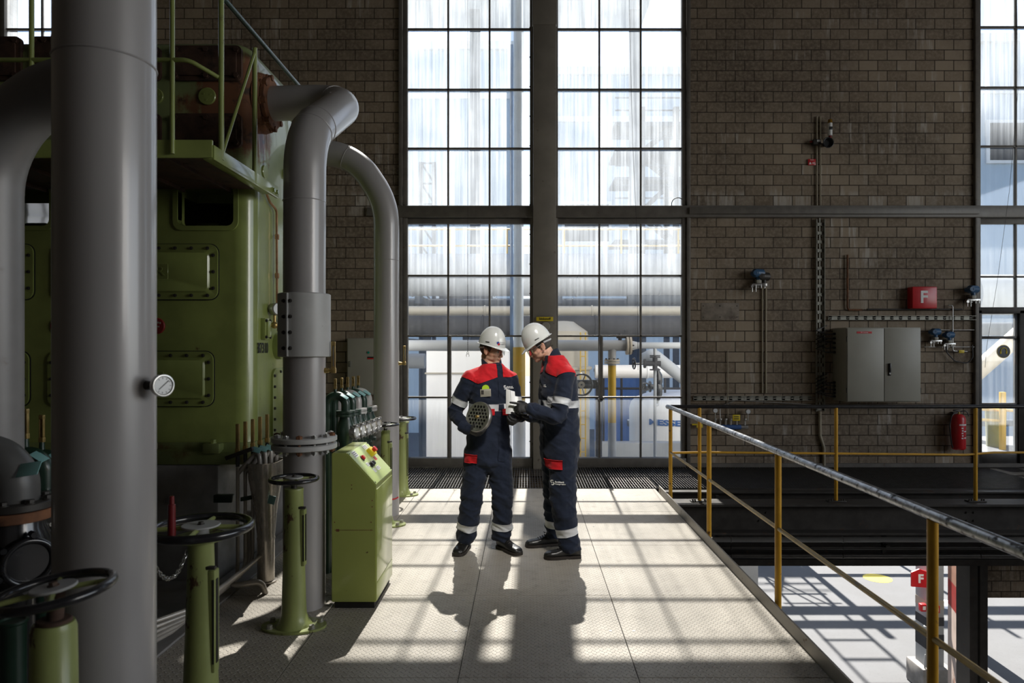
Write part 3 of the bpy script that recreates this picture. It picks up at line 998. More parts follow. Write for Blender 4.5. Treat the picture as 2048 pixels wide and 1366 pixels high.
# lubricating tube down the side
s = MB()
s.tube(fillet([(XS + 0.02, 5.36, 2.96), (XS + 0.02, 5.50, 2.86), (XS + 0.03, 5.62, 2.82), (XS + 0.03, 5.63, 1.98), (XS + 0.03, 5.72, 1.90)], 0.04, 5), 0.010, 8)
for zz in (2.6, 2.28):
    s.cyl((XS + 0.03, 5.63, zz - 0.02), (XS + 0.03, 5.63, zz + 0.02), 0.018, seg=8)
s.build('oil_tube', M['copper'], comp)
# round side port, half hidden by the pipe
s = MB()
s.cyl((XS - 0.02, 5.72, 1.70), (XS + 0.05, 5.72, 1.70), 0.11, seg=32, bev=0.006)
s.cyl((XS + 0.05, 5.72, 1.70), (XS + 0.075, 5.72, 1.70), 0.075, seg=32, bev=0.004)
s.build('side_port', M['green'], comp)
# second outlet flange behind, for the far pipe
s = MB()
s.cyl((CXR - 0.25, 6.92, 3.66), (CXR + 0.03, 6.92, 3.66), 0.20, seg=36, bev=0.006)
s.cyl((CXR - 0.06, 6.92, 3.66), (CXR + 0.03, 6.92, 3.66), 0.22, seg=36, bev=0.006)
s.b2(-5.0, CXR - 0.2, 6.5, 7.2, 2.93, 3.95, 0.06)
s.build('rear_cylinder', M['green'], comp)

# ------------------------------------------------------------------ catwalk round the top of the machine
XC, YC0, ZCW = -1.94, 4.24, 2.914
cat = thing('catwalk', (-4.0, 4.7, ZCW), 'dark green catwalk with tubular railing along the upper front of the compressor', 'catwalk')
s = MB()
s.b2(-7.6, XC - 0.02, YC0 + 0.02, YF, ZCW - 0.02, ZCW + 0.012)
x = -7.5
while x < XC:
    s.b2(x, x + 0.012, YC0 + 0.03, YF, ZCW - 0.045, ZCW - 0.02); x += 0.35
s.build('deck', M['rust_dark'], cat, smooth=False)
s = MB()
s.b2(-7.6, XC, YC0 - 0.01, YC0 + 0.01, ZCW - 0.05, ZCW + 0.06, 0.003)
s.b2(XC - 0.01, XC + 0.01, YC0, YF + 0.15, ZCW - 0.06, ZCW + 0.03, 0.003)
s.b2(XC - 0.06, XC, YC0, YF, ZCW - 0.06, ZCW - 0.045, 0.003)
eb = s.build('edge_beam', M['green'], cat)
bolts(eb, [(XC + 0.01, yy, ZCW - 0.02) for yy in (YF + 0.03, YF + 0.1)], (1, 0, 0), 0.018, 0.016, M['green'])
for (xx, yy) in ((XC + 0.0, YC0 + 0.12), (-2.18, YC0 - 0.02), (-3.05, YC0 - 0.02), (XC, 4.90), (-4.3, YC0 - 0.02)):
    s = MB()
    s.cyl((xx, yy, ZCW - 0.03 if yy < 4.5 else ZCW - 0.05), (xx, yy, ZCW + 1.02 if yy < 4.5 else ZCW + 0.92), 0.017 if yy > 4.5 or xx > -2 else 0.0145, seg=14)
    s.build('post', M['green'], cat)
s = MB()
s.tube(fillet([(-7.6, YC0 - 0.02, ZCW + 1.02), (XC, YC0 - 0.02, ZCW + 1.02), (XC, YF + 0.95, ZCW + 1.02), (XC - 0.2, YF + 0.95, ZCW + 0.95)], 0.08, 6), 0.017, 12)
s.build('handrail', M['green_dark'], cat)
s = MB()
s.tube(fillet([(-7.6, YC0 - 0.02, ZCW + 0.55), (XC - 0.14, YC0 - 0.02, ZCW + 0.55), (XC - 0.01, YC0 + 0.10, ZCW + 0.49)], 0.10, 6), 0.014, 12)
s.build('knee_rail', M['green'], cat)
s = MB(); s.cyl((XC, YC0 + 0.14, ZCW + 0.02), (XC, 4.92, ZCW + 0.93), 0.011, seg=12); s.build('brace', M['green'], cat)

# ------------------------------------------------------------------ the three thick grey pipes and the bend at the left edge
def weld(mb, p, axis, r):
    mb.torus(p, axis, r + 0.0005, 0.0035, 40, 6)

X1, Y1, R1 = -1.397, 2.275, 0.150
pA = thing('process_pipe', (X1, Y1, 0), 'thickest grey pipe, in the near left foreground, with a dial thermometer on its side', 'pipe', 'vertical grey pipes')
s = MB()
path = fillet([(X1, Y1, -0.02), (X1, Y1, 3.45), (X1 - 0.55, Y1 + 0.75, 3.6)], 0.75, 16)
s.tube(path, R1, 48)
weld(s, (X1, Y1, 2.625), (0, 0, 1), R1)
s.build('pipe', M['grey_pipe'], pA, ang=50)
th = P(300, 770, 2.275)
s = MB()
s.cyl((X1 + 0.12, Y1 - 0.02, th.z), (X1 + 0.165, Y1 - 0.025, th.z), 0.017, 0.014, seg=16)
s.cyl((X1 + 0.165, Y1 - 0.025, th.z), (X1 + 0.195, Y1 - 0.03, th.z), 0.011, seg=6)
s.cyl((X1 + 0.19, Y1 - 0.03, th.z), (X1 + 0.205, Y1 - 0.03, th.z), 0.016, seg=16)
dm = s.build('thermometer_stem', M['steel_dark'], pA)
fa = V((0.83, -0.55, 0.02)).normalized()
c0 = V((X1 + 0.197, Y1 - 0.030, th.z))
s = MB()
s.cyl(c0, c0 + fa * 0.018, 0.036, seg=36, bev=0.003)
s.torus(c0 + fa * 0.019, fa, 0.033, 0.0045, 36, 8)
s.build('dial_case', M['steel'], dm)
s = MB(); s.cyl(c0 + fa * 0.0175, c0 + fa * 0.0195, 0.030, seg=36); s.build('dial_face', M['glassface'], dm)
s = MB()
Md = frame_of(fa)
for k in range(9):
    a = R(-130 + k * 32)
    q = c0 + fa * 0.020 + Md @ V((0.024 * math.cos(a), 0.024 * math.sin(a), 0))
    s.box(q, (0.0015, 0.005, 0.001), frame_of(fa) @ Matrix.Rotation(a + PI / 2, 3, 'Z'))
s.tube([c0 + fa * 0.0208 + Md @ V((-0.014, -0.012, 0)), c0 + fa * 0.0208 + Md @ V((0.018, 0.016, 0))], 0.0011, 6)
s.build('dial_marks', M['black'], dm, smooth=False)

X2, Y2, R2 = -1.444, 4.47, 0.134
pB = thing('process_pipe', (X2, Y2, 0), 'grey pipe with bolted sleeve and flange, bending over to the rusty compressor outlet', 'pipe', 'vertical grey pipes')
s = MB()
path = fillet([(CXR + 0.06, 5.47, 3.64), (-1.40, 5.47, 3.66), (-1.44, 4.47, 3.08), (X2, Y2, 2.2), (X2, Y2, -0.02)], [0, 0.30, 0.42, 0.1, 0], 16)
s.tube(path, R2, 48)
weld(s, (X2, Y2, 2.64), (0, 0, 1), R2)
for k in (9, 18, 22):
    if k < len(path) - 1:
        weld(s, path[k], path[k + 1] - path[k - 1], R2)
s.build('pipe', M['grey_pipe'], pB, ang=50)
zt, zb_ = 2.037, 1.625
s = MB()
s.lathe([(R2 - 0.01, zb_), (0.160, zb_), (0.1665, zb_ + 0.005), (0.1665, zt - 0.005), (0.160, zt), (R2 - 0.01, zt)], (X2, Y2, 0), None, 56)
ad = V((0.02, -1, 0)).normalized()
tx = V((0, 0, 1)).cross(ad)
base = V((X2, Y2, 0)) + V((-0.055, -0.158, 0))
s.box(base + V((0, -0.008, (zt + zb_) / 2)), (0.010, 0.02, zt - zb_ - 0.01), None, 0.002)
sl = s.build('sleeve', M['grey_paint'], pB, ang=45)
for dx in (-0.085, -0.038):
    a = math.atan2(-math.sqrt(0.1665 ** 2 - dx ** 2), dx)
    bolts(sl, [(X2 + 0.1665 * math.cos(a), Y2 + 0.1665 * math.sin(a), zt - 0.055 - k * 0.1) for k in range(4)], (math.cos(a), math.sin(a), 0), 0.010, 0.011, M['steel_dark'])
zf = 1.068
for (z0_, z1_) in ((zf + 0.006, zf + 0.040), (zf - 0.042, zf - 0.006)):
    s = MB()
    s.lathe([(R2 - 0.01, z0_), (0.200, z0_), (0.207, z0_ + 0.005), (0.207, z1_ - 0.005), (0.200, z1_), (R2 - 0.01, z1_)], (X2, Y2, 0), None, 56)
    s.build('flange', M['grey_paint'], pB)
s = MB(); s.cyl((X2, Y2, zf - 0.007), (X2, Y2, zf + 0.007), 0.165, seg=48); s.build('flange_gasket', M['dark'], pB)
for k in range(12):
    a = 2 * PI * k / 12 + 0.13
    s = MB()
    q = V((X2 + 0.175 * math.cos(a), Y2 + 0.175 * math.sin(a), 0))
    s.cyl(q + V((0, 0, zf - 0.068)), q + V((0, 0, zf + 0.062)), 0.010, seg=10)
    s.cyl(q + V((0, 0, zf + 0.038)), q + V((0, 0, zf + 0.058)), 0.021, seg=6)
    s.cyl(q + V((0, 0, zf - 0.060)), q + V((0, 0, zf - 0.040)), 0.019, seg=6)
    s.build('flange_bolt', M['steel'] if k % 3 else M['rust'], pB)

def angle_thermometer(parent, p, L, h, sx=1):
    """brass angle thermometer: a stub out of the pipe and a slotted upright scale"""
    p = V(p)
    s = MB()
    s.cyl(p, p + V((L * 0.55 * sx, 0, 0)), 0.020, 0.015, seg=16)
    s.cyl(p + V((L * 0.5 * sx, 0, 0)), p + V((L * sx, 0, 0)), 0.011, seg=12)
    s.box(p + V((L * sx, 0, 0)), (0.034, 0.03, 0.034), None, 0.005)
    s.box(p + V((L * sx - 0.009, 0, h * 0.55)), (0.007, 0.02, h * 0.9), None, 0.002)
    s.box(p + V((L * sx + 0.009, 0, h * 0.55)), (0.007, 0.02, h * 0.9), None, 0.002)
    s.box(p + V((L * sx, 0.008, h * 0.55)), (0.02, 0.004, h * 0.9), None, 0.001)
    s.box(p + V((L * sx, 0, h)), (0.027, 0.024, 0.03), None, 0.004)
    s.box(p + V((L * sx, 0, h * 0.10)), (0.027, 0.024, 0.02), None, 0.004)
    t = s.build('angle_thermometer', M['brass'], parent)
    s = MB()
    s.cyl(p + V((L * sx, 0.001, h * 0.1)), p + V((L * sx, 0.001, h * 0.95)), 0.0045, seg=8)
    s.build('glass_tube', M['glassface'], t)
    return t
q = P(650, 741, Y2)
angle_thermometer(pB, (X2 + R2 - 0.01, Y2, q.z), 0.066, 0.175)

X3, Y3, R3 = -1.405, 6.92, 0.127
pC = thing('process_pipe', (X3, Y3, 0), 'farthest grey pipe, arching down beside the left window with a brass thermometer', 'pipe', 'vertical grey pipes')
s = MB()
path = fillet([(CXR + 0.02, 6.92, 3.66), (-1.74, 6.92, 3.66), (X3, Y3, 3.15), (X3, Y3, -0.02)], [0, 0.55, 0.75, 0], 16)
s.tube(path, R3, 44)
weld(s, (X3, Y3, 2.57), (0, 0, 1), R3)
weld(s, path[8], path[9] - path[7], R3)
s.build('pipe', M['grey_pipe'], pC, ang=50)
s = MB()
s.tube([(X3 + 0.127 * math.cos(a), Y3 + 0.127 * math.sin(a), 0.185 + 0.012 * math.sin(a * 2)) for a in [R(-110 + 12 * k) for k in range(9)]], 0.008, 6)
s.build('red_mark', M['red'], pC)
q = P(797, 727, Y3)
angle_thermometer(pC, (X3 + R3 - 0.01, Y3, q.z), 0.065, 0.165)

s = MB()
path = fillet([(-2.587, 3.3, -0.06), (-2.587, 3.3, 2.925), (-1.95, 3.22, 2.925), (X1 - 0.09, Y1 + 0.10, 2.72)], [0, 0.5, 0.15, 0], 18)
s.tube(path, 0.136, 48)
s.build('branch_pipe', mat('dull_grey_pipe', (0.23, 0.22, 0.215), 0.42, 0.15, 0.12, 3, (0.12, 0.07, 0.045), 0.3, 4, soft=0.25), pA, ang=50)['label'] = 'duller grey branch pipe curving in from the left edge'
# ------------------------------------------------------------------ handwheel stands
def handwheel(parent, c, rad, rim, nsp=4, hub=0.06, tilt=None, a0=0.4, mats=None):
    c = V(c)
    ax = V(tilt) if tilt is not None else V((0, 0, 1))
    ax.normalize()
    F = frame_of(ax, (0, 1, 0))
    mats = mats or (M['iron_black'], M['green_chip'], M['grey_paint'])
    s = MB()
    s.torus(c, ax, rad - rim, rim, 64, 14, up=(0, 1, 0))
    w = s.build('handwheel', mats[0], parent, ang=80)
    for k in range(nsp):
        a = 2 * PI * k / nsp + a0
        d = F @ V((math.cos(a), math.sin(a), 0))
        s = MB(); s.tube([c + ax * 0.002 + d * hub * 0.5, c - ax * 0.004 + d * (rad - rim * 1.2)], [rim * 0.62, rim * 0.5], 8)
        s.build('spoke', mats[1], w)
    s = MB()
    s.cyl(c - ax * 0.035, c + ax * 0.008, hub * 0.42, seg=24)
    s.cyl(c + ax * 0.006, c + ax * 0.014, hub, seg=36, bev=0.002)
    s.build('hub', mats[2], w)
    s = MB(); s.bolt(c + ax * 0.014, ax, 0.012, 0.012); s.build('hub_bolt', M['steel_dark'], w)
    return w

def valve_stand(x, y, zc, rad, rim, rtop, rbot, label, slot=(0.25, 0.75), a0=0.4, disc=0.0, sloty=0.0, foot=True, fz=0.0):
    root = thing('valve_stand', (x, y, fz), label, 'valve stand', 'green handwheel stands')
    h = zc - fz
    s = MB()
    zt = zc - 0.055
    prof = [(rbot * 1.55, fz + 0.012), (rbot * 1.25, fz + 0.04), (rbot * 1.05, fz + 0.085), (rbot, fz + 0.16), ((rtop + rbot) / 2, fz + h * 0.5), (rtop, zt - 0.02), (rtop * 1.05, zt - 0.012), (rtop, zt)]
    s.lathe(prof, (x, y, 0), None, 36)
    z0, z1 = fz + h * slot[0], fz + h * slot[1]
    s.box((x + (rtop + rbot) / 2 * 0.93, y - 0.01, (z0 + z1) / 2), (0.032, 0.05, z1 - z0), None, 0.006)
    col = s.build('column', M['green_chip'], root)
    s = MB()
    s.box((x + (rtop + rbot) / 2 * 0.93 + 0.010, y - 0.0355, (z0 + z1) / 2), (0.007, 0.003, (z1 - z0) * 0.82))
    s.box((x + (rtop + rbot) / 2 * 0.93 + 0.017, y - 0.012, (z0 + z1) / 2), (0.003, 0.02, (z1 - z0) * 0.82))
    s.build('indicator_slot', M['dark'], col, smooth=False)
    s = MB(); s.box((x + rtop * 0.98 + 0.004, y - 0.03, z1 + 0.012), (0.045, 0.02, 0.014), None, 0.003); s.build('slot_clip', M['steel_dark'], col)
    if foot:
        s = MB()
        pts = []
        for k in range(40):
            a = 2 * PI * k / 40
            pts.append((0.19 * math.cos(a) * (1 + 0.02 * math.cos(2 * a)), 0.125 * math.sin(a)))
        s.prism(pts, (x, y, fz + 0.0), (1, 0, 0), (0, 1, 0), 0.014)
        ft = s.build('foot', M['green_chip'], root)
        bolts(ft, [(x + dx, y + dy, fz + 0.014) for dx, dy in ((0.145, 0.045), (0.125, -0.06), (-0.145, 0.045), (-0.125, -0.06))], (0, 0, 1), 0.016, 0.022, M['galv'])
    s = MB()
    s.cyl((x, y, zt - 0.01), (x, y, zc - 0.005), 0.018, seg=16)
    s.build('spindle', M['steel_dark'], root)
    if disc:
        s = MB(); s.cyl((x, y, zc - 0.05), (x, y, zc - 0.036), disc, seg=40, bev=0.003); s.build('top_disc', M['green_chip'], root)
    handwheel(root, (x, y, zc), rad, rim, a0=a0, hub=rad * 0.36)
    return root

q = P(402, 1055, 3.0)
vA = valve_stand(q.x, 3.0, q.z, 0.222, 0.0185, 0.053, 0.074, 'green stand with the largest black handwheel and a red handle, beside the near grey pipe', slot=(0.30, 0.80), a0=0.15, disc=0.11)
s = MB()
s.cyl((q.x - 0.077, 3.0 - 0.10, q.z - 0.01), (q.x - 0.077, 3.0 - 0.10, q.z + 0.125), 0.0165, 0.015, seg=18, bev=0.002)
s.cyl((q.x - 0.077, 3.0 - 0.10, q.z + 0.120), (q.x - 0.077, 3.0 - 0.10, q.z + 0.16), 0.011, 0.010, seg=16, bev=0.002)
s.build('crank_handle', mat('red_handle_plastic', (0.14, 0.007, 0.009), 0.35, 0, 0.1, 10, coat=0.3), vA)
q = P(588, 958, 4.12)
vB = valve_stand(q.x, 4.12, q.z, 0.148, 0.0125, 0.054, 0.070, 'slender green stand with black handwheel, in front of the sleeved grey pipe', slot=(0.42, 0.80), a0=0.6)
q = P(108, 1182, 1.9)
root = thing('valve_stand', (q.x, 1.9, 0), 'squat green valve with tilted black handwheel, in the bottom left corner', 'valve stand', 'green handwheel stands')
s = MB()
s.lathe([(0.075, 0.0), (0.075, 0.70), (0.070, 0.715), (0.058, 0.73), (0.056, 0.90), (0.050, 0.918), (0.022, 0.92)], (q.x, 1.9, 0), None, 36)
s.box((q.x + 0.03, 1.9 - 0.06, 0.70), (0.10, 0.06, 0.05), None, 0.01)
s.build('valve_body', M['green_chip'], root)
s = MB(); s.cyl((q.x, 1.9, 0.90), (q.x + 0.01, 1.9, 1.01), 0.021, seg=20); s.cyl((q.x, 1.9, 0.915), (q.x, 1.9, 0.928), 0.044, seg=24, bev=0.003)
s.build('spindle', M['rust_dark'], root)
handwheel(root, (q.x, 1.9, q.z), 0.155, 0.0135, a0=0.5, hub=0.058, tilt=(-0.10, -0.03, 1))
q = P(771, 849, 6.5)
valve_stand(q.x, 6.5, q.z, 0.132, 0.011, 0.042, 0.060, 'green stand with a small black handwheel, just in front of the farthest grey pipe', slot=(0.30, 0.82), a0=0.2)
q = P(803, 837, 7.83)
valve_stand(q.x, 7.83, q.z, 0.172, 0.014, 0.058, 0.075, 'last green handwheel stand, nearest the left window', slot=(0.20, 0.80), a0=0.9, disc=0.09)

# ------------------------------------------------------------------ control desk
d0, d1 = 4.40, 4.93
xa, xb = P(663, 1220, d0).x, P(752, 1220, d0).x
zs0, zs1, xm = 0.80, 1.005, xa + 0.098
desk = thing('control_desk', ((xa + xb) / 2, (d0 + d1) / 2, 0), 'light green control desk with slanted button panel, left of the workers', 'control desk')
s = MB()
poly = [(xa, 0.045), (xb, 0.045), (xb, zs0), (xm, zs1), (xa, zs1)]
s.prism([(p[0], p[1]) for p in poly], (0, d0, 0), (1, 0, 0), (0, 0, 1), -(d1 - d0))
bmesh.ops.bevel(s.bm, geom=list(s.bm.edges), offset=0.004, segments=2, affect='EDGES')
s.build('body', M['green_cab'], desk)
s = MB(); s.b2(xa + 0.015, xb - 0.015, d0 + 0.02, d1 - 0.02, 0.0, 0.05); s.build('plinth', M['dark'], desk, smooth=False)
s = MB()
s.b2(xb - 0.001, xb + 0.0035, d0 + 0.012, d1 - 0.012, 0.17, zs0 - 0.03, 0.001)
s.b2(xb - 0.001, xb + 0.003, d0 + 0.005, d1 - 0.005, 0.05, 0.165, 0.001)
s.build('side_door', M['green_cab'], desk)
s = MB()
s.b2(xa + 0.02, xb - 0.02, d0 - 0.0008, d0 + 0.001, 0.508, 0.511); s.b2(xa + 0.03, xa + 0.05, d0 - 0.001, d0 + 0.001, 0.50, 0.516)
for (dx, zz) in ((0.13, 0.80), (0.13, 0.775), (0.02, 0.56), (0.255, 0.56), (0.255, 0.51), (0.262, 0.70), (0.262, 0.66)):
    s.cyl((xa + dx, d0 - 0.001, zz), (xa + dx, d0 + 0.001, zz), 0.004, seg=8)
s.build('panel_seam', M['rust'], desk, smooth=False)
sl = V((xb - xm, 0, zs0 - zs1)).normalized()          # down the slope
nr = V((-sl.z, 0, sl.x)); nr = nr if nr.z > 0 else -nr
yv = V((0, 1, 0))
def D(u, v, h=0.0):                                    # point of the panel: u down the slope, v across
    return V((xm, d0 + v, zs1)) + sl * u + nr * h
Mp = Matrix((sl, yv, nr)).transposed()
Ls = V((xb - xm, 0, zs0 - zs1)).length
s = MB(); s.box(D(Ls / 2, (d1 - d0) / 2, 0.002), (Ls - 0.006, d1 - d0 - 0.008, 0.005), Mp, 0.0015)
pan = s.build('button_panel', mat('button_panel_enamel', (0.50, 0.60, 0.24), 0.35, 0, 0.05, 4, coat=0.25), desk)
bolts(pan, [D(u, v, 0.004) for u in (0.014, Ls - 0.016) for v in (0.016, d1 - d0 - 0.018)], nr, 0.005, 0.003, M['black'])
def plate(u, v, w, h, m=None):
    s = MB(); s.box(D(u, v, 0.006), (w, h, 0.003), Mp, 0.0006, 1)
    pl = s.build('name_plate', m or M['white'], desk)
    s = MB()
    for k in range(3):
        for j in range(4):
            s.box(D(u + (k - 1) * w * 0.27, v - h * 0.34 + j * h * 0.22, 0.0078), (w * 0.13, h * 0.14, 0.0008), Mp)
    s.build('plate_marks', M['black'], pl, smooth=False)
plate(0.035, 0.10, 0.05, 0.085); plate(0.03, 0.40, 0.035, 0.10); plate(0.14, 0.16, 0.03, 0.05); plate(0.15, 0.30, 0.028, 0.05)
plate(0.20, 0.19, 0.03, 0.05); plate(0.20, 0.29, 0.03, 0.09)
def button(u, v, r, h, mm, nm):
    s = MB(); s.cyl(D(u, v, 0.004), D(u, v, 0.010), r * 1.25, seg=24, bev=0.001); b_ = s.build(nm, M['black'], desk)
    s = MB(); s.cyl(D(u, v, 0.009), D(u, v, h), r, r * 0.92, seg=24, bev=0.002); s.build('button_cap', mm, b_)
button(0.085, 0.16, 0.017, 0.024, M['red'], 'push_button')
button(0.155, 0.205, 0.017, 0.026, M['black'], 'selector_switch')
button(0.155, 0.255, 0.017, 0.026, M['black'], 'selector_switch')
s = MB(); s.box(D(0.085, 0.40, 0.018), (0.062, 0.085, 0.03), Mp, 0.004); eb = s.build('emergency_stop', M['yellow_sign'], desk)
s = MB(); s.cyl(D(0.085, 0.40, 0.03), D(0.085, 0.40, 0.058), 0.015, 0.021, seg=24, bev=0.003); s.build('stop_knob', M['red'], eb)
s = MB(); s.box(D(0.135, 0.40, 0.006), (0.03, 0.05, 0.002), Mp); s.build('red_label', M['red'], desk, smooth=False)

# ------------------------------------------------------------------ stainless funnel with the drain spouts, and the thin upright tubes
fx, fy = P(532, 1165, 4.92).x, 4.92
fun = thing('drain_funnel', (fx, fy, 0), 'stainless steel drain funnel narrowing to a floor pipe, between plinth and sleeved pipe', 'funnel')
s = MB()
def oval(z, wx, wy, n=36, e=3.0):
    pts = []
    for k in range(n):
        a = 2 * PI * k / n
        c_, s_ = math.cos(a), math.sin(a)
        pts.append(V((fx + wx * math.copysign(abs(c_) ** (2 / e), c_), fy + wy * math.copysign(abs(s_) ** (2 / e), s_), z)))
    return pts
outer = [oval(0.012, 0.060, 0.060, e=2), oval(0.30, 0.060, 0.060, e=2), oval(0.315, 0.064, 0.064, e=2), oval(0.33, 0.060, 0.060, e=2), oval(0.55, 0.074, 0.10, e=2.4), oval(0.745, 0.098, 0.145), oval(0.76, 0.100, 0.15), oval(0.868, 0.102, 0.155), oval(0.874, 0.107, 0.160), oval(0.872, 0.099, 0.152), oval(0.74, 0.094, 0.14), oval(0.4, 0.05, 0.06, e=2)]
s.loft(outer, cap0=True, cap1=True)
s.build('funnel', M['stainless'], fun)
s = MB(); s.lathe([(0.075, 0.0), (0.075, 0.012), (0.055, 0.016)], (fx, fy, 0), None, 32); s.build('floor_collar', M['stainless'], fun)
s = MB(); s.box((fx + 0.085, fy - 0.118, 0.615), (0.05, 0.004, 0.06), Matrix.Rotation(0.25, 3, 'Y'), 0.001); s.build('tag', M['teal'], fun)
for k in range(5):
    tx, ty = -2.02 + 0.033 * k, 4.80 + 0.05 * k
    t = thing('drain_tube', (tx, ty, 0), 'thin steel drain tube with brass thermometer, %s of the row beside the funnel' % ('nearest', 'second from front', 'middle one', 'second from rear', 'rearmost')[k], 'tube', 'thin tubes beside the funnel')
    zt = 0.94 + 0.012 * k
    s = MB()
    zl = 0.06 + 0.035 * k
    s.tube(fillet([(tx, ty, zt), (tx, ty, zl), (tx + 0.0, 3.9, zl), (-2.1 + 0.0 * k, 3.55, zl), (-2.6, 2.95, zl)], 0.10, 6), 0.0125, 10)
    if k < 4:
        s.tube(fillet([(tx, ty, 0.80), (fx - 0.055 + 0.033 * k, fy - 0.06 + 0.05 * k, 0.93), (fx - 0.02 + 0.02 * k, fy - 0.08 + 0.06 * k, 0.95), (fx - 0.01 + 0.015 * k, fy - 0.08 + 0.06 * k, 0.80)], 0.05, 6), 0.0165, 12)
    s.build('tube', M['tube_steel'], t)
    s = MB()
    s.box((tx, ty, zt + 0.115), (0.024, 0.02, 0.19), None, 0.004)
    s.box((tx, ty, zt + 0.02), (0.030, 0.026, 0.035), None, 0.004)
    s.build('thermometer', M['brass'], t)
    s = MB(); s.cyl((tx, ty, zt - 0.09), (tx, ty, zt), 0.014, seg=8); s.build('gland', M['iron_black'], t)
    if k < 4:
        s = MB(); s.box((fx - 0.035 + 0.026 * k, fy - 0.085 + 0.055 * k, 0.962), (0.062, 0.045, 0.004), Matrix.Rotation(0.25, 3, 'Y') @ Matrix.Rotation(0.75, 3, 'X'), 0.001)
        s.build('tag', M['teal'], t)
br = thing('pipe_clamp', (-2.12, 4.78, 0.62), 'dark green clamp bracket holding the thin tubes to the plinth', 'bracket')
s = MB(); s.box((-2.13, 4.83, 0.62), (0.13, 0.05, 0.055), None, 0.005); s.box((-1.95, 4.86, 0.62), (0.16, 0.012, 0.03), Matrix.Rotation(0.95, 3, 'Z'), 0.003)
s.build('bracket', M['green_dark'], br)
s = MB(); s.box((-2.0, 4.78, 0.945), (0.20, 0.03, 0.03), Matrix.Rotation(-0.35, 3, 'Y'), 0.004)
ch = s.build('spout_cover', M['steel_dark'], br)
dr = thing('drain_hose', (-1.9, 4.6, 0), 'short bent grey drain pipe at the foot of the steel funnel', 'pipe')
s = MB(); s.tube(fillet([(-2.0, 4.95, 0.5), (-2.0, 4.95, 0.12), (-1.99, 4.55, 0.09), (-1.80, 4.66, 0.09), (-1.78, 4.68, 0.0)], 0.055, 7), 0.020, 14)
s.build('pipe', M['tube_steel'], dr)

# ------------------------------------------------------------------ sight-glass bends: a row of five behind the sleeved pipe, two at the far left
def sight_bend(x, y, zf, sc, label, m, group, ts=1.0, ah=0.17):
    root = thing('sight_glass_bend', (x, y, 0), label, 'sight glass', group)
    rp = 0.030 * sc
    s = MB()
    s.tube(fillet([(x - 0.16 * sc, y, 0.0), (x - 0.16 * sc, y, zf + ah * sc), (x, y, zf + ah * sc), (x, y, zf + 0.01)], 0.078 * sc, 10), rp * 1.25, 20)
    s.build('bend', m, root)
    s = MB()
    s.cyl((x, y, zf - 0.010), (x, y, zf + 0.010), 0.082 * sc, seg=32, bev=0.002)
    s.cyl((x, y, zf - 0.034), (x, y, zf - 0.013), 0.082 * sc, seg=32, bev=0.002)
    fl = s.build('flange', M['green_dark'] if m is M['green_dark'] else M['grey_paint'], root)
    s = MB()
    s.lathe([(0.05 * sc, zf - 0.03), (0.055 * sc, zf - 0.06), (0.072 * sc, zf - 0.10), (0.078 * sc, zf - 0.15), (0.070 * sc, zf - 0.20), (0.052 * sc, zf - 0.235), (0.052 * sc, zf - 0.26), (0.075 * sc, zf - 0.262), (0.075 * sc, zf - 0.285), (0.05 * sc, zf - 0.29), (0.045 * sc, zf - 0.30), (0.045 * sc * ts, 0.0)], (x, y, 0), None, 32)
    s.build('valve_body', M['green_dark'], root)
    for (ax, nm) in (((1, -0.25, 0), 'sight_window'),):
        a = V(ax).normalized()
        c = V((x, y, zf - 0.15))
        s = MB()
        s.cyl(c + a * 0.05 * sc, c + a * 0.105 * sc, 0.052 * sc, seg=28, bev=0.002)
        s.torus(c + a * 0.108 * sc, a, 0.05 * sc, 0.011 * sc, 32, 8)
        for k in range(6):
            F = frame_of(a)
            q_ = c + a * 0.105 * sc + F @ V((0.066 * sc * math.cos(k * PI / 3), 0.066 * sc * math.sin(k * PI / 3), 0))
            s.cyl(q_ - a * 0.012, q_ + a * 0.012, 0.011 * sc, seg=8)
        w = s.build(nm, M['steel'] if m is not M['iron_black'] else M['steel_dark'], root)
        s = MB(); s.cyl(c + a * 0.10 * sc, c + a * 0.109 * sc, 0.043 * sc, seg=28); s.build('glass', M['glassface'] if m is not M['iron_black'] else M['dark'], w)
    zt = zf + ah * sc + rp
    cx = x - 0.09 * sc
    s = MB(); s.cyl((cx, y, zt - 0.02), (cx, y, zt + 0.045 * sc * ts), 0.016 * sc, 0.012 * sc, seg=12); s.build('gland', M['green_dark'], root)
    s = MB()
    b0 = zt + 0.045 * sc * ts
    s.box((cx, y, b0 + 0.012 * sc), (0.026 * sc, 0.022 * sc, 0.026 * sc), None, 0.003)
    s.box((cx - 0.008 * sc, y, b0 + 0.07 * sc * ts), (0.006 * sc, 0.016 * sc, 0.12 * sc * ts), None, 0.001)
    s.box((cx + 0.008 * sc, y, b0 + 0.07 * sc * ts), (0.006 * sc, 0.016 * sc, 0.12 * sc * ts), None, 0.001)
    s.box((cx, y, b0 + 0.13 * sc * ts), (0.024 * sc, 0.02 * sc, 0.022 * sc), None, 0.003)
    s.box((cx, y + 0.006, b0 + 0.07 * sc * ts), (0.012 * sc, 0.003, 0.11 * sc * ts))
    s.build('thermometer', M['brass'], root)
    s = MB(); s.box((x - 0.002 * sc, y - 0.035 * sc, zf + (ah - 0.005) * sc), (0.07 * sc, 0.045 * sc, 0.004), Matrix.Rotation(0.55, 3, 'Y') @ Matrix.Rotation(0.35, 3, 'X'), 0.001)
    s.build('tag', M['teal'], root)
    return root
names = ['nearest of the green sight glass bends behind the sleeved pipe', 'second green sight glass bend behind the sleeved pipe', 'grey sight glass bend in the middle of the green row', 'fourth sight glass bend of the green row, half hidden', 'rearmost sight glass bend, beside the pale wall cabinet']
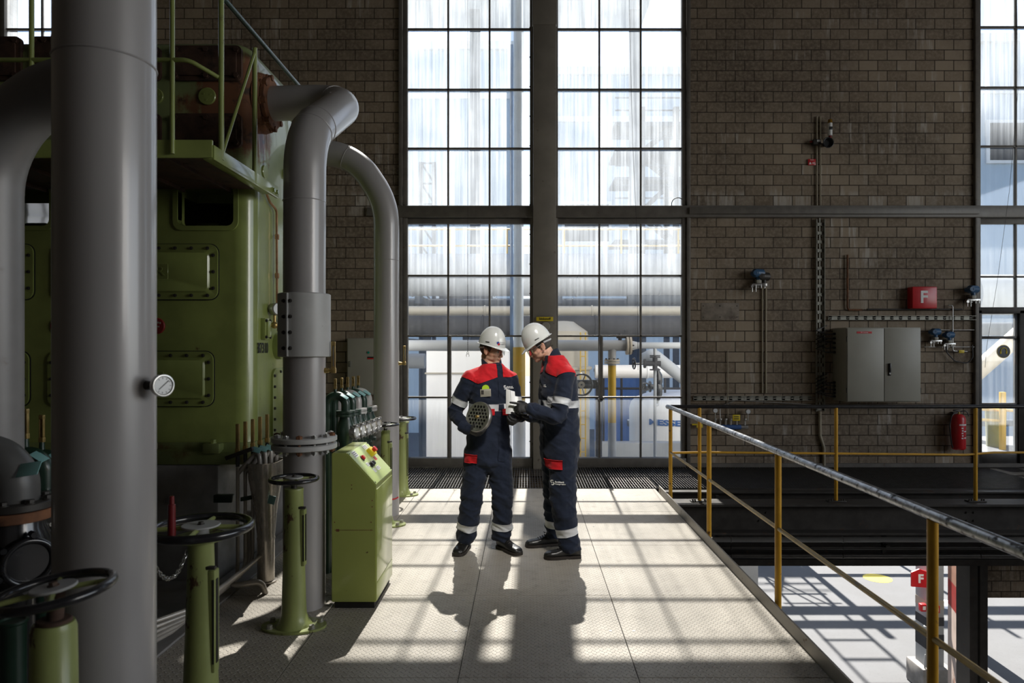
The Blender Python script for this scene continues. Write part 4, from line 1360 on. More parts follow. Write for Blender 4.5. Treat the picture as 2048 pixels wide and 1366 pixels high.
for k in range(5):
    y = 5.12 + 0.20 * k
    sight_bend(-1.345 - 0.004 * k, y, 1.205 - 0.008 * k, 0.86 + 0.02 * k, names[k], (M['green_dark'], M['green_dark'], M['grey_pipe'], M['green_dark'], M['grey_paint'])[k], 'sight glasses behind the sleeved pipe', 0.62, 0.14)
q = P(78, 1000, 3.55)
sight_bend(q.x + 0.03, 3.55, q.z + 0.05, 1.1, 'dark green sight glass bend with brass thermometer, left of the near pipe', M['green_dark'], 'sight glasses at the left edge')
q = P(122, 1010, 3.9)
sight_bend(q.x - 0.01, 3.9, q.z + 0.09, 1.1, 'dark green sight glass bend half hidden behind the near pipe', M['green_dark'], 'sight glasses at the left edge')

# dark strainer at the left edge
q = P(30, 1010, 2.75)
stn = thing('strainer', (q.x, 2.75, 0), 'dark cast strainer with rusty flange and round port, at the left edge', 'strainer')
s = MB()
s.tube(fillet([(q.x - 0.30, 2.75, 0.5), (q.x - 0.30, 2.75, q.z + 0.20), (q.x, 2.75, q.z + 0.20), (q.x, 2.75, q.z)], 0.13, 12), 0.085, 28)
s.build('bend', mat('dark_grey_casting', (0.10, 0.098, 0.095), 0.45, 0.1, 0.15, 6), stn)
s = MB(); s.cyl((q.x, 2.75, q.z - 0.012), (q.x, 2.75, q.z + 0.018), 0.135, seg=44, bev=0.003); fl = s.build('flange', M['steel_dark'], stn)
bolts(fl, [(q.x + 0.113 * math.cos(k * PI / 4 + 0.3), 2.75 + 0.113 * math.sin(k * PI / 4 + 0.3), q.z + 0.018) for k in range(8)], (0, 0, 1), 0.016, 0.016, M['steel_dark'])
s = MB(); s.cyl((q.x, 2.75, q.z - 0.055), (q.x, 2.75, q.z - 0.015), 0.135, seg=44, bev=0.003); s.build('lower_flange', M['rust'], stn)
s = MB()
s.lathe([(0.10, q.z - 0.05), (0.105, q.z - 0.09), (0.125, q.z - 0.14), (0.13, q.z - 0.26), (0.11, q.z - 0.33), (0.07, q.z - 0.38), (0.06, 0.0)], (q.x, 2.75, 0), None, 36)
a = V((0.80, -0.60, -0.02)).normalized()
c = V((q.x, 2.75, q.z - 0.20))
s.cyl(c, c + a * 0.15, 0.092, seg=36)
a2 = V((-0.55, -0.83, 0)).normalized()
s.cyl(c, c + a2 * 0.16, 0.085, seg=36)
s.build('strainer_body', M['iron_black'], stn)
s = MB()
for aa, rr in ((a, 0.098), (a2, 0.09)):
    s.torus(c + aa * 0.152, aa, rr - 0.014, 0.013, 40, 10)
    F = frame_of(aa)
    for k in range(6):
        s.cyl(c + aa * 0.13 + F @ V((rr * 1.1 * math.cos(k * PI / 3 + .4), rr * 1.1 * math.sin(k * PI / 3 + .4), 0)), c + aa * 0.17 + F @ V((rr * 1.1 * math.cos(k * PI / 3 + .4), rr * 1.1 * math.sin(k * PI / 3 + .4), 0)), 0.012, seg=8)
s.build('port_ring', M['iron_black'], stn)
s = MB(); s.box((q.x + 0.10, 2.69, q.z + 0.155), (0.085, 0.06, 0.004), Matrix.Rotation(-0.15, 3, 'Y') @ Matrix.Rotation(0.9, 3, 'X'), 0.001); s.build('tag', M['teal'], stn)
q2 = P(25, 1300, 2.05)
dpp = thing('drain_pipe', (q2.x, 2.05, 0), 'dark green upright pipe at the bottom left corner', 'pipe')
s = MB(); s.cyl((q2.x, 2.05, -0.06), (q2.x, 2.05, 0.86), 0.036, seg=28); s.torus((q2.x, 2.05, 0.86), (0, 0, 1), 0.036, 0.006, 28, 6); s.build('pipe', M['green_dark'], dpp)

# chain hanging from the big handwheel stand
q = P(372, 1095, 3.0)
chn = MB()
pa, pb = P(374, 1101, 2.96), P(296, 1100, 2.55)
n = 26
for k in range(n):
    w = (k + 0.5) / n
    p = pa.lerp(pb, w); p.z -= 0.115 * (1 - (2 * w - 1) ** 2)
    w2 = (k + 0.6) / n
    p2 = pa.lerp(pb, w2); p2.z -= 0.115 * (1 - (2 * w2 - 1) ** 2)
    tg = (p2 - p).normalized()
    side = tg.cross(V((0, 1, 0.2))).normalized()
    up_ = side if k % 2 else tg.cross(side).normalized()
    pts = []
    for j in range(14):
        a_ = 2 * PI * j / 14
        pts.append(p + tg * 0.0155 * math.cos(a_) + up_ * 0.0075 * math.sin(a_))
    chn.tube(pts, 0.0024, 6, closed=True)
o = chn.build('chain', M['steel'])
tag(o, 'thin steel chain sagging from the largest handwheel to the near pipe', 'chain')
# ------------------------------------------------------------------ yellow railings
RX, RZ, RM = 1.60, 1.022, 0.548
rl = thing('guard_railing', (RX, 4.0, 0), 'yellow railing with bare-metal handrail along the open edge of the tread plate walkway', 'railing', 'yellow railings')
s = MB()
s.tube(fillet([(RX - 0.012, 7.60, RZ + 0.01), (RX, 7.50, RZ + 0.01), (RX, -1.0, RZ)], 0.03, 4), 0.0225, 20)
s.ell((RX - 0.012, 7.60, RZ + 0.01), (0.024, 0.012, 0.024))
s.build('handrail', M['rail_worn'], rl)
s = MB(); s.tube([(RX, 7.50, RM - 0.01), (RX, -1.0, RM)], 0.013, 14)
s.build('knee_rail', mat('worn_yellow_rail', (0.56, 0.40, 0.16), 0.42, 0.1, 0.15, 14, (0.40, 0.36, 0.32), 0.5, 10, soft=0.2), rl)
for yy in (7.505, 5.935, 4.316, 2.68, 1.06):
    s = MB(); s.cyl((RX, yy, -0.15), (RX, yy, RZ - 0.012), 0.0205, seg=20); s.build('post', M['yellow'], rl)
RY = 7.58
r2 = thing('guard_railing', (4.5, RY, 0), 'yellow railing with black handrail in front of the brick wall, on the girder', 'railing', 'yellow railings')
s = MB(); s.tube([(1.62, RY, RZ + 0.012), (9.5, RY, RZ + 0.012)], 0.021, 18); s.build('handrail', mat('black_handrail', (0.02, 0.019, 0.02), 0.35, 0.2, 0.3, 20), r2)
s = MB(); s.tube([(RX + 0.01, RY - 0.03, 0.525), (2.0, RY, 0.527), (4.9, RY, 0.50), (5.2, RY, 0.525), (9.5, RY, 0.525)], 0.0125, 12); s.build('knee_rail', M['yellow'], r2)
for px in (1399, 1672, 1951, 2230):
    xx = P(px, 0, RY).x
    s = MB(); s.cyl((xx, RY, -0.02), (xx, RY, RZ), 0.020, seg=20); ps = s.build('post', M['yellow'], r2)
    s = MB(); s.box((xx, RY, -0.012), (0.20, 0.08, 0.014), None, 0.002); s.build('base_plate', M['steel_dark'], ps)
    bolts(ps, [(xx + dx, RY - 0.02, -0.006) for dx in (-0.08, -0.055, 0.055, 0.08)], (0, 0, 1), 0.010, 0.02, M['steel_dark'])

# under-walkway services
svc = [(8.02, -0.30, 0.030, 'galv', 'pale grey pipe under the railing girder, second of the stack'), (7.95, -0.47, 0.016, 'steel_dark', 'thin dark conduit under the girder'),
       (8.0, -0.40, 0.040, 'steel_dark', 'dark insulated pipe under the girder'), (7.9, -0.55, 0.035, 'steel_dark', 'lowest dark pipe over the yard opening'), (8.3, -0.20, 0.02, 'galv', 'thin galvanised pipe close under the grating')]
svc = [(7.95, -0.40, 0.013, 'grey_paint', 'thin galvanised conduit just under the girder'), (7.95, -0.545, 0.030, 'grey_paint', 'pale grey pipe running under the railing girder'),
       (7.95, -0.64, 0.020, 'steel_dark', 'thin dark pipe below the pale grey one'), (7.95, -0.735, 0.026, 'steel_dark', 'lowest dark pipe, just above the yard opening')]
for (yy, zz, rr, mm, lb) in svc:
    s = MB(); s.tube([(1.3, yy, zz), (12.4, yy, zz)], rr, 14)
    for xx in (2.4, 3.7, 5.3, 6.9, 8.4):
        s.torus((xx, yy, zz), (1, 0, 0), rr, 0.006, 20, 6)
    o = s.build('service_pipe', M[mm]); tag(o, lb, 'pipe', 'service pipes under the walkway')
ct = thing('cable_tray', (5.0, 8.15, -0.48), 'dark cable tray full of cables under the girder', 'cable tray')
s = MB(); s.b2(1.4, 12.4, 8.05, 8.35, -0.50, -0.49); s.b2(1.4, 12.4, 8.05, 8.055, -0.50, -0.42)
s.build('tray', M['steel_dark'], ct, smooth=False)
for k in range(5):
    s = MB(); s.tube([(1.4 + 0.9 * j, 8.08 + 0.045 * k + 0.01 * math.sin(j * 1.7 + k), -0.475 + 0.02 * (k % 2) + 0.006 * math.sin(j * 2.1 + 2 * k)) for j in range(13)], 0.013, 8); s.build('cable', M['black'] if k != 2 else M['red_dark'], ct)
for xx in (2.25, 4.2, 6.1):
    o = MB(); o.b2(xx - 0.02, xx + 0.02, 7.98, 8.02, -0.72, -0.04); o.b2(xx - 0.02, xx + 0.02, 7.90, 8.3, -0.62, -0.60)
    hg = o.build('pipe_hanger', M['steel_dark'], None)
    tag(hg, 'dark steel hanger carrying the pipes under the girder, %s' % {2.25: 'nearest the walkway', 4.2: 'the middle one', 6.1: 'the one farthest right'}[xx], 'hanger', 'pipe hangers')

# ------------------------------------------------------------------ things on the brick wall
cab = thing('electrical_cabinet', (P(1767, 0, 9.3).x, 9.5, 0.95), 'large grey-beige electrical cabinet with two doors on the brick wall', 'cabinet')
fy_ = 9.31
xa, xb = P(1692, 0, fy_).x, P(1841, 0, fy_).x
zt, zb_ = P(0, 655, fy_).z, P(0, 804, fy_).z
s = MB(); s.b2(xa, xb, fy_, DW - 0.004, zb_, zt, 0.006); s.build('body', M['offwhite'], cab)
xm_ = P(1767, 0, fy_).x
for (a, b, nm) in ((xa + 0.01, xm_ - 0.004, 0), (xm_ + 0.004, xb - 0.01, 1)):
    s = MB(); s.b2(a, b, fy_ - 0.022, fy_ - 0.002, zb_ + 0.012, zt - 0.012, 0.004)
    d = s.build('door', M['offwhite'], cab)
    if nm == 1:
        s = MB(); s.box((a + 0.065, fy_ - 0.027, P(0, 739, fy_).z), (0.036, 0.014, 0.165), None, 0.004); s.box((a + 0.065, fy_ - 0.04, P(0, 735, fy_).z), (0.024, 0.022, 0.115), None, 0.006); h = s.build('handle', M['black'], d)
        s = MB(); s.cyl((a + 0.065, fy_ - 0.03, P(0, 747, fy_).z), (a + 0.065, fy_ - 0.042, P(0, 747, fy_).z), 0.012, seg=16); s.build('lock', M['steel'], h)
    else:
        s = MB(); s.b2(P(1712, 0, fy_).x, P(1742, 0, fy_).x, fy_ - 0.025, fy_ - 0.021, P(0, 667, fy_).z, P(0, 663, fy_).z); l = s.build('red_label', M['red'], d, smooth=False)
        lettering('TC Messung', 0.020, M['white'], 'lettering', l, (P(1727, 0, fy_).x, fy_ - 0.0255, P(0, 665, fy_).z), (1, 0, 0), (0, 0, 1), 0.001)
    for zz in (zb_ + 0.16, zt - 0.16):
        s = MB(); xh = a - 0.004 if nm == 0 else b + 0.004
        s.cyl((xh, fy_ - 0.012, zz - 0.035), (xh, fy_ - 0.012, zz + 0.035), 0.008, seg=10); s.build('hinge', M['steel_dark'], d)
for k in range(10):
    zz = zt - 0.08 - 0.065 * k if k < 5 else zb_ + 0.05 + 0.05 * (k - 5)
    s = MB()
    s.cyl((xa - 0.03, DW - 0.09, zz), (xa + 0.005, DW - 0.09, zz), 0.017, seg=10)
    s.tube([(xa - 0.02, DW - 0.09, zz), (xa - 0.12, DW - 0.07, zz - 0.01 + 0.01 * (k % 3)), (xa - 0.26, DW - 0.05, zz + 0.05), (W(1652, 0).x, DW - 0.03, zz + 0.12)], 0.008, 8)
    s.build('cable_entry', M['black'], cab)

# pale cabinet left, behind the far pipe
c2 = thing('wall_cabinet', (W(730, 0).x, 9.6, 0.9), 'pale grey wall cabinet with green lamp, half behind the farthest pipe', 'cabinet')
xa, xb, zt, zb_ = P(694, 0, 9.52).x, P(790, 0, 9.52).x, P(0, 676, 9.52).z, P(0, 790, 9.52).z
s = MB(); s.b2(xa, xb, 9.52, DW, zb_, zt, 0.006); s.build('body', M['offwhite'], c2)
s = MB(); s.b2(xa + 0.012, xb - 0.012, 9.503, 9.519, zb_ + 0.012, zt - 0.012, 0.004); d = s.build('door', M['offwhite'], c2)
q = P(737, 705, 9.5); s = MB(); s.cyl((q.x, 9.505, q.z), (q.x, 9.49, q.z), 0.016, seg=20, bev=0.002); s.build('lamp', mat('green_lamp_lens', (0.0, 0.25, 0.18), 0.2, coat=0.5), d)
q = P(742, 716, 9.5); s = MB(); s.b2(q.x - 0.05, q.x + 0.09, 9.498, 9.504, q.z - 0.017, q.z + 0.0); l = s.build('red_label', M['red'], d, smooth=False)
s = MB(); s.b2(q.x - 0.05, q.x + 0.09, 9.498, 9.504, q.z + 0.0005, q.z + 0.018); s.build('black_label', M['black'], d, smooth=False)
q = P(700, 728, 9.5); s = MB(); s.box((q.x, 9.497, q.z), (0.03, 0.014, 0.08), None, 0.004); s.build('lock', M['steel'], d)
s = MB(); s.tube(fillet([(W(740, 0).x, 9.66, zb_), (W(739, 0).x, 9.66, 0.5), (W(741, 0).x, 9.67, 0.0)], 0.1), 0.007, 8); s.build('cable', M['black'], c2)
s = MB(); q = W(735, 805); s.b2(q.x - 0.18, q.x + 0.1, 9.67, DW, q.z - 0.03, q.z + 0.03, 0.004)
o = s.build('socket_strip', M['offwhite']); tag(o, 'small pale socket strip under the wall cabinet', 'socket')

# F box
q0, q1 = P(1825, 617, 9.58), P(1872, 573, 9.58)
fb_ = thing('fire_point_box', ((q0.x + q1.x) / 2, 9.65, q0.z), 'red box sign with white letter F above the electrical cabinet', 'sign')
s = MB(); s.b2(q0.x, q1.x + 0.02, 9.58, DW, q0.z, q1.z, 0.015); s.build('box', M['red'], fb_)
lettering('F', 0.235, M['white'], 'lettering', fb_, ((q0.x + q1.x) / 2 - 0.005, 9.577, (q0.z + q1.z) / 2), (1, 0, 0), (0, 0, 1), 0.002, bold=0.006)

# extinguisher
q = P(1917, 860, 9.58)
ex = thing('fire_extinguisher', (q.x, 9.58, 0.28), 'red fire extinguisher with white label hanging under the cabinet, near the glazed door', 'fire extinguisher')
s = MB()
zb_, zt = P(0, 899, 9.58).z, P(0, 828, 9.58).z
s.lathe([(0.070, zb_), (0.085, zb_ + 0.015), (0.090, zb_ + 0.03), (0.090, zt - 0.07), (0.078, zt - 0.03), (0.045, zt - 0.003), (0.025, zt)], (q.x, 9.58, 0), None, 40)
bd = s.build('cylinder', M['red'], ex)
s = MB()
def onc(a, z, r=0.0912): return V((q.x + r * math.sin(a), 9.58 - r * math.cos(a), z))
def wrap(a0, a1, z0, z1, nm, m, par):
    mb = MB(); n = 8
    mb.loft([[onc(a0 + (a1 - a0) * k / n, z0), onc(a0 + (a1 - a0) * k / n, z1), onc(a0 + (a1 - a0) * k / n, z1, 0.0902), onc(a0 + (a1 - a0) * k / n, z0, 0.0902)] for k in range(n + 1)])
    return mb.build(nm, m, par)
wrap(-0.45, 1.2, zt - 0.155, zt - 0.135, 'label_band', M['white'], bd)
for j in range(5):
    wrap(-0.15 + (j % 2) * 0.05, 0.12 + (j % 2) * 0.03, zt - 0.20 - j * 0.035, zt - 0.183 - j * 0.035, 'label_mark', M['white'], bd)
    if j in (1, 4): wrap(0.25, 0.85, zt - 0.215 - j * 0.03, zt - 0.20 - j * 0.03, 'label_mark', M['white'], bd)
s = MB(); s.cyl((q.x, 9.58, zt - 0.01), (q.x, 9.58, zt + 0.03), 0.022, seg=20); s.build('valve_head', M['brass'], ex)
s = MB(); s.box((q.x - 0.02, 9.58, zt + 0.04), (0.11, 0.022, 0.016), Matrix.Rotation(0.15, 3, 'Y'), 0.004); s.box((q.x - 0.02, 9.58, zt + 0.062), (0.10, 0.02, 0.010), Matrix.Rotation(-0.12, 3, 'Y'), 0.003); s.build('lever', M['black'], ex)
s = MB(); s.tube(fillet([(q.x + 0.02, 9.575, zt + 0.035), (q.x + 0.10, 9.56, zt + 0.05), (q.x + 0.13, 9.56, zt - 0.03)], 0.04, 6), 0.007, 8)
s.tube(fillet([(q.x - 0.02, 9.57, zt + 0.02), (q.x - 0.11, 9.55, zt), (q.x - 0.145, 9.55, zt - 0.16), (q.x - 0.115, 9.55, zt - 0.42), (q.x - 0.10, 9.55, zb_ + 0.03)], 0.07, 6), 0.009, 10); s.build('hose', M['black'], ex)
s = MB(); s.box((q.x, 9.69, zt - 0.04), (0.05, 0.06, 0.12), None, 0.004); s.build('wall_hook', M['steel_dark'], ex)

# perforated vertical tray and conduits
def perforated(name, p0, p1, w, axis, label, parent=None, m='galv'):
    """slotted cable tray: two side flanges and cross links with gaps between"""
    p0, p1 = V(p0), V(p1)
    L = (p1 - p0).length; d = (p1 - p0).normalized(); sd = V((0, 0, 1)).cross(V((0, 1, 0))) if axis == 'z' else V((0, 0, 1))
    sd = V((1, 0, 0)) if axis == 'z' else V((0, 0, 1))
    s = MB(); n = V((0, -1, 0))
    Mx = Matrix((sd, d, sd.cross(d))).transposed()
    for q in (-1, 1):
        s.box((p0 + p1) / 2 + sd * q * (w / 2) + n * 0.02, (0.005, L, 0.04), Mx)
        s.box((p0 + p1) / 2 + sd * q * (w / 2 - 0.012) + n * 0.006, (0.022, L, 0.004), Mx)
    k = 0.0
    i = 0
    while k < L - 0.02:
        s.box(p0 + d * (k + 0.03) + n * 0.006, (w, 0.045, 0.004), Mx)
        s.box(p0 + d * (k + 0.095) + n * 0.006, (w * 0.16, 0.09, 0.004), Mx)
        k += 0.125
    o = s.build(name, M[m], None, smooth=False)
    tag(o, label, 'cable tray', 'slotted cable trays on the wall')
    return o
xm_ = W(1638.5, 0).x
perforated('cable_tray', (xm_, DW - 0.012, W(0, 822).z), (xm_, DW - 0.012, W(0, 439).z), 0.115, 'z', 'upright slotted cable tray left of the electrical cabinet')
perforated('cable_tray', (W(1655, 0).x, DW - 0.012, W(0, 636).z), (W(1948, 0).x, DW - 0.012, W(0, 636).z), 0.055, 'x', 'level slotted cable tray above the electrical cabinet')
perforated('cable_tray', (W(1386, 0).x, DW - 0.012, W(0, 796).z), (W(1622, 0).x, DW - 0.012, W(0, 796).z), 0.06, 'x', 'level slotted cable tray low on the wall, left of the upright one')
def conduit(pts, r, label, m='gate_beige', rad=0.05, name='conduit', cat_='conduit', grp='conduits on the brick wall', clips=()):
    s = MB(); s.tube(fillet(pts, rad, 6), r, 10)
    for c in clips: s.box(c, (0.03, 0.02, 0.012), None, 0.002)
    o = s.build(name, M[m]); tag(o, label, cat_, grp); return o
for k, px in enumerate((1632.5, 1639.5)):
    xx = W(px, 0).x
    conduit([(xx, DW - 0.02, W(0, 234).z), (xx, DW - 0.02, TR1 + 0.002)], 0.011, ('left', 'right')[k] + ' upright beige conduit between horn and transom', clips=[(xx, DW - 0.012, W(0, p).z) for p in (260, 320, 380)])
for k, px in enumerate((1524, 1531)):
    xx = W(px, 0).x
    conduit([(xx, DW - 0.02, W(0, 572).z), (xx, DW - 0.02, W(0, 786).z)], 0.011, ('left', 'right')[k] + ' upright beige conduit below the blue transmitter pair', clips=[(xx, DW - 0.012, W(0, p).z) for p in (600, 680, 750)])
conduit([(W(1638, 0).x, DW - 0.03, W(0, 822).z), (W(1638, 0).x, DW - 0.03, W(0, 870).z), (W(1646, 0).x, DW - 0.03, W(0, 895).z), (W(1646, 0).x, DW - 0.03, 0.02)], 0.022, 'bundled grey conduit bending down below the upright tray', rad=0.1)
xx = W(1693, 0).x
conduit([(xx, DW - 0.03, W(0, 510).z), (xx, DW - 0.03, W(0, 620).z), (W(1722, 0).x, DW - 0.03, W(0, 620).z)], 0.014, 'rusty pipe stub dropping to a bend on the wall', 'rust', 0.04, 'pipe', 'pipe', 'small pipes on the brick wall')
conduit([(W(1732, 0).x, DW - 0.03, W(0, 619).z), (W(1921, 0).x, DW - 0.03, W(0, 619).z)], 0.012, 'thin dark pipe just above the level tray', 'steel_dark', 0.04, 'pipe', 'pipe', 'small pipes on the brick wall')
conduit([(W(1893, 0).x, DW - 0.04, W(0, 611).z), (W(1901, 0).x, DW - 0.05, W(0, 611).z), (W(1901, 0).x, DW - 0.05, W(0, 702).z), (W(1930, 0).x, DW - 0.05, W(0, 703).z)], 0.009, 'thin steel impulse tube dropping right of the F sign', 'steel', 0.03, 'pipe', 'pipe', 'small pipes on the brick wall')
conduit([(W(1846, 0).x, DW - 0.03, W(0, 694).z), (W(1950, 0).x, DW - 0.03, W(0, 694).z)], 0.006, 'thin level tube beside the electrical cabinet, lower one', 'steel', 0.03, 'pipe', 'pipe', 'small pipes on the brick wall')
conduit([(W(1858, 0).x, DW - 0.03, W(0, 660).z), (W(1950, 0).x, DW - 0.03, W(0, 660).z)], 0.005, 'thin level tube beside the electrical cabinet, upper one', 'steel', 0.03, 'pipe', 'pipe', 'small pipes on the brick wall')
conduit([(W(1887, 0).x, DW - 0.05, W(0, 684).z), (W(1889, 0).x, DW - 0.05, W(0, 705).z), (W(1905, 0).x, DW - 0.05, W(0, 722).z), (W(1930, 0).x, DW - 0.05, W(0, 727).z), (W(1941, 0).x, DW - 0.05, W(0, 715).z), (W(1940, 0).x, DW - 0.05, W(0, 690).z)], 0.008, 'loop of dark cable right of the electrical cabinet', 'black', 0.08, 'cable', 'cable', 'cables on the brick wall')
conduit([(W(1455, 0).x, DW - 0.02, W(0, 700).z), (W(1455, 0).x, DW - 0.02, W(0, 835).z)], 0.006, 'thin upright tube above the gauge manifold', 'gate_beige', 0.03, 'pipe', 'pipe', 'small pipes on the brick wall')

def transmitter(px, py, label, sc=1.0, twin=False):
    q = W(px, py)
    t = thing('pressure_transmitter', (q.x, DW - 0.1, q.z), label, 'transmitter', 'blue pressure transmitters on the wall')
    c = V((q.x, DW - 0.10, q.z))
    for k in range(2 if twin else 1):
        cc = c + V((0.085 * k, 0.02 * k, -0.045 * k))
        s = MB()
        s.cyl(cc + V((-0.055, -0.02, 0)) * sc, cc + V((0.055, 0.02, 0)) * sc, 0.048 * sc, seg=28, bev=0.006)
        s.cyl(cc + V((-0.045, -0.06, 0.0)) * sc, cc + V((-0.04, 0.06, 0)) * sc, 0.03 * sc, seg=20)
        s.cyl(cc + V((0, 0, -0.075)) * sc, cc, 0.025 * sc, seg=16)
        s.build('head', M['blue'] if k == 0 else M['steel_dark'], t)
        s = MB()
        s.box(cc + V((0, 0, -0.095)) * sc, (0.055 * sc, 0.05 * sc, 0.04 * sc), None, 0.006)
        s.build('sensor_block', M['offwhite'] if k == 0 else M['steel'], t)
    s = MB()
    s.box(c + V((0.01, 0.02, -0.13)) * sc, (0.16 * sc, 0.05 * sc, 0.03 * sc), None, 0.004)
    for dx in (-0.07, -0.03, 0.03, 0.07): s.cyl(c + V((dx, 0.0, -0.21 if dx < 0 else -0.17)) * sc, c + V((dx, 0.0, -0.13)) * sc, 0.008 * sc, seg=10)
    s.box(c + V((0, 0.07, -0.11)) * sc, (0.05 * sc, 0.06 * sc, 0.10 * sc), None, 0.004)
    s.cyl(c + V((-0.075, -0.02, -0.15)) * sc, c + V((-0.075, 0.03, -0.15)) * sc, 0.016 * sc, seg=12)
    s.build('valve_manifold', M['steel'], t)
    return t
transmitter(1512, 548, 'pair of blue and dark transmitters on valves, left of the upright tray', 1.25, True)
transmitter(1937, 580, 'blue transmitter beside the edge of the right window, highest of the three right ones', 1.15)
transmitter(1863, 664, 'blue transmitter just right of the electrical cabinet', 1.0)
transmitter(1890, 670, 'blue transmitter left of the door, with a cable loop below', 1.0)
for px, py, lb in ((1917, 703, 'small yellow tag on the thin tube right of the electrical cabinet'), ):
    q = W(px, py); s = MB(); s.box((q.x, DW - 0.07, q.z), (0.075, 0.006, 0.042), None, 0.002); s.box((q.x, DW - 0.062, q.z), (0.02, 0.03, 0.012))
    o = s.build('tag_sign', M['yellow_sign']); tag(o, lb, 'sign')
# horn and beacon
q = W(1648, 291)
hn = thing('alarm_horn', (q.x, DW - 0.1, q.z), 'black round alarm horn with small box on the upright conduits', 'horn')
s = MB(); s.lathe([(0.03, 0.0), (0.04, 0.06), (0.068, 0.11), (0.075, 0.12), (0.066, 0.118), (0.05, 0.08)], (q.x, DW - 0.02, q.z), frame_of((0, -1, 0)), 36)
s.torus((q.x, DW - 0.142, q.z), (0, -1, 0), 0.07, 0.007, 36, 8)
s.build('horn', M['black'], hn)
q2 = W(1629, 287); s = MB(); s.box((q2.x, DW - 0.05, q2.z), (0.11, 0.08, 0.075), None, 0.008); bx = s.build('junction_box', M['steel_dark'], hn)
s = MB(); s.box((q2.x + 0.02, DW - 0.092, q2.z + 0.01), (0.045, 0.004, 0.03)); s.build('label_plate', M['white'], bx, smooth=False)
s = MB(); s.cyl((q2.x - 0.085, DW - 0.05, q2.z + 0.01), (q2.x - 0.05, DW - 0.05, q2.z + 0.01), 0.014, seg=12); s.build('cable_gland', M['red_dark'], bx)
q = W(1655, 262)
bc = thing('flash_beacon', (q.x, DW - 0.08, q.z), 'white tube beacon with amber top above the alarm horn', 'beacon')
s = MB(); s.cyl((q.x, DW - 0.08, W(0, 275).z), (q.x, DW - 0.08, W(0, 250).z), 0.031, seg=24, bev=0.003); b_ = s.build('beacon_body', M['white'], bc)
s = MB(); s.cyl((q.x, DW - 0.08, W(0, 250).z), (q.x, DW - 0.08, W(0, 243).z), 0.034, 0.028, seg=24, bev=0.003); s.build('amber_cap', mat('amber_lens', (0.25, 0.12, 0.0), 0.2, coat=0.5), bc)
s = MB(); s.b2(q.x - 0.024, q.x + 0.024, DW - 0.1125, DW - 0.106, W(0, 264).z, W(0, 258).z, 0.002); s.build('black_mark', M['black'], b_)
s = MB(); s.cyl((q.x, DW - 0.08, W(0, 275).z), (q.x, DW - 0.08, W(0, 281).z), 0.02, seg=16); s.box((q.x, DW - 0.04, W(0, 279).z), (0.05, 0.09, 0.02)); s.build('bracket', M['red_dark'], bc)
q = W(1622.5, 325)
sg = thing('alarm_sign', (q.x, DW - 0.02, q.z), 'small red sign with white triangle below the alarm horn', 'sign')
s = MB(); s.box((q.x, DW - 0.02, q.z), (0.108, 0.006, 0.088), None, 0.002); s.build('plate', M['red'], sg)
s = MB(); s.prism([(-0.035, -0.026), (0.003, -0.026), (-0.016, 0.010)], (q.x - 0.008, DW - 0.0232, q.z - 0.005), (1, 0, 0), (0, 0, 1), 0.0012)
for k in range(2): s.box((q.x + 0.022, DW - 0.0236, q.z - 0.02 + 0.013 * k), (0.036, 0.001, 0.005))
s.box((q.x, DW - 0.0236, q.z + 0.030), (0.05, 0.001, 0.005))
s.build('sign_marks', M['white'], sg, smooth=False)
# manifold with gauges low on the wall
q = W(1457, 853)
mf = thing('gauge_manifold', (q.x, DW - 0.1, q.z), 'pipe manifold with two round gauges and yellow tag, low behind the railing corner', 'manifold')
s = MB(); s.cyl((W(1436, 0).x, DW - 0.08, q.z), (W(1478, 0).x, DW - 0.08, q.z), 0.035, seg=20, bev=0.004); s.build('manifold_pipe', M['blue_paint'], mf)
s = MB(); s.cyl((W(1478, 0).x, DW - 0.08, q.z), (W(1492, 0).x, DW - 0.08, q.z), 0.03, seg=20, bev=0.003)
for px in (1427, 1437, 1448, 1458, 1470, 1486): s.cyl((W(px, 0).x, DW - 0.08, W(0, 851).z), (W(px, 0).x, DW - 0.08, W(0, 838).z), 0.014, seg=10); s.box((W(px, 0).x, DW - 0.09, W(0, 838).z), (0.03, 0.03, 0.03), None, 0.004)
s.tube(fillet([(W(1437, 0).x, DW - 0.08, W(0, 838).z), (W(1437, 0).x, DW - 0.07, W(0, 812).z), (W(1470, 0).x, DW - 0.05, W(0, 800).z), (W(1620, 0).x, DW - 0.04, W(0, 809).z)], 0.08), 0.006, 8)
s.build('valves', M['steel'], mf)
for px, py in ((1427, 820), (1492, 822)):
    g_ = W(px, py); s = MB(); s.cyl((g_.x, DW - 0.06, g_.z), (g_.x, DW - 0.10, g_.z), 0.036, seg=28, bev=0.003); s.cyl((g_.x, DW - 0.08, g_.z), (g_.x, DW - 0.08, W(0, 840).z), 0.009, seg=10); gg = s.build('gauge', M['steel'], mf)
    s = MB(); s.cyl((g_.x, DW - 0.099, g_.z), (g_.x, DW - 0.102, g_.z), 0.029, seg=28); s.build('dial', M['glassface'], gg)
g_ = W(1468, 834); s = MB(); s.box((g_.x, DW - 0.11, g_.z), (0.105, 0.006, 0.085), None, 0.002); tg_ = s.build('tag', M['yellow_sign'], mf)
s = MB()
for k in range(2): s.box((g_.x, DW - 0.1135, g_.z - 0.014 + 0.028 * k), (0.07, 0.001, 0.012))
s.build('tag_marks', M['steel_dark'], tg_, smooth=False)
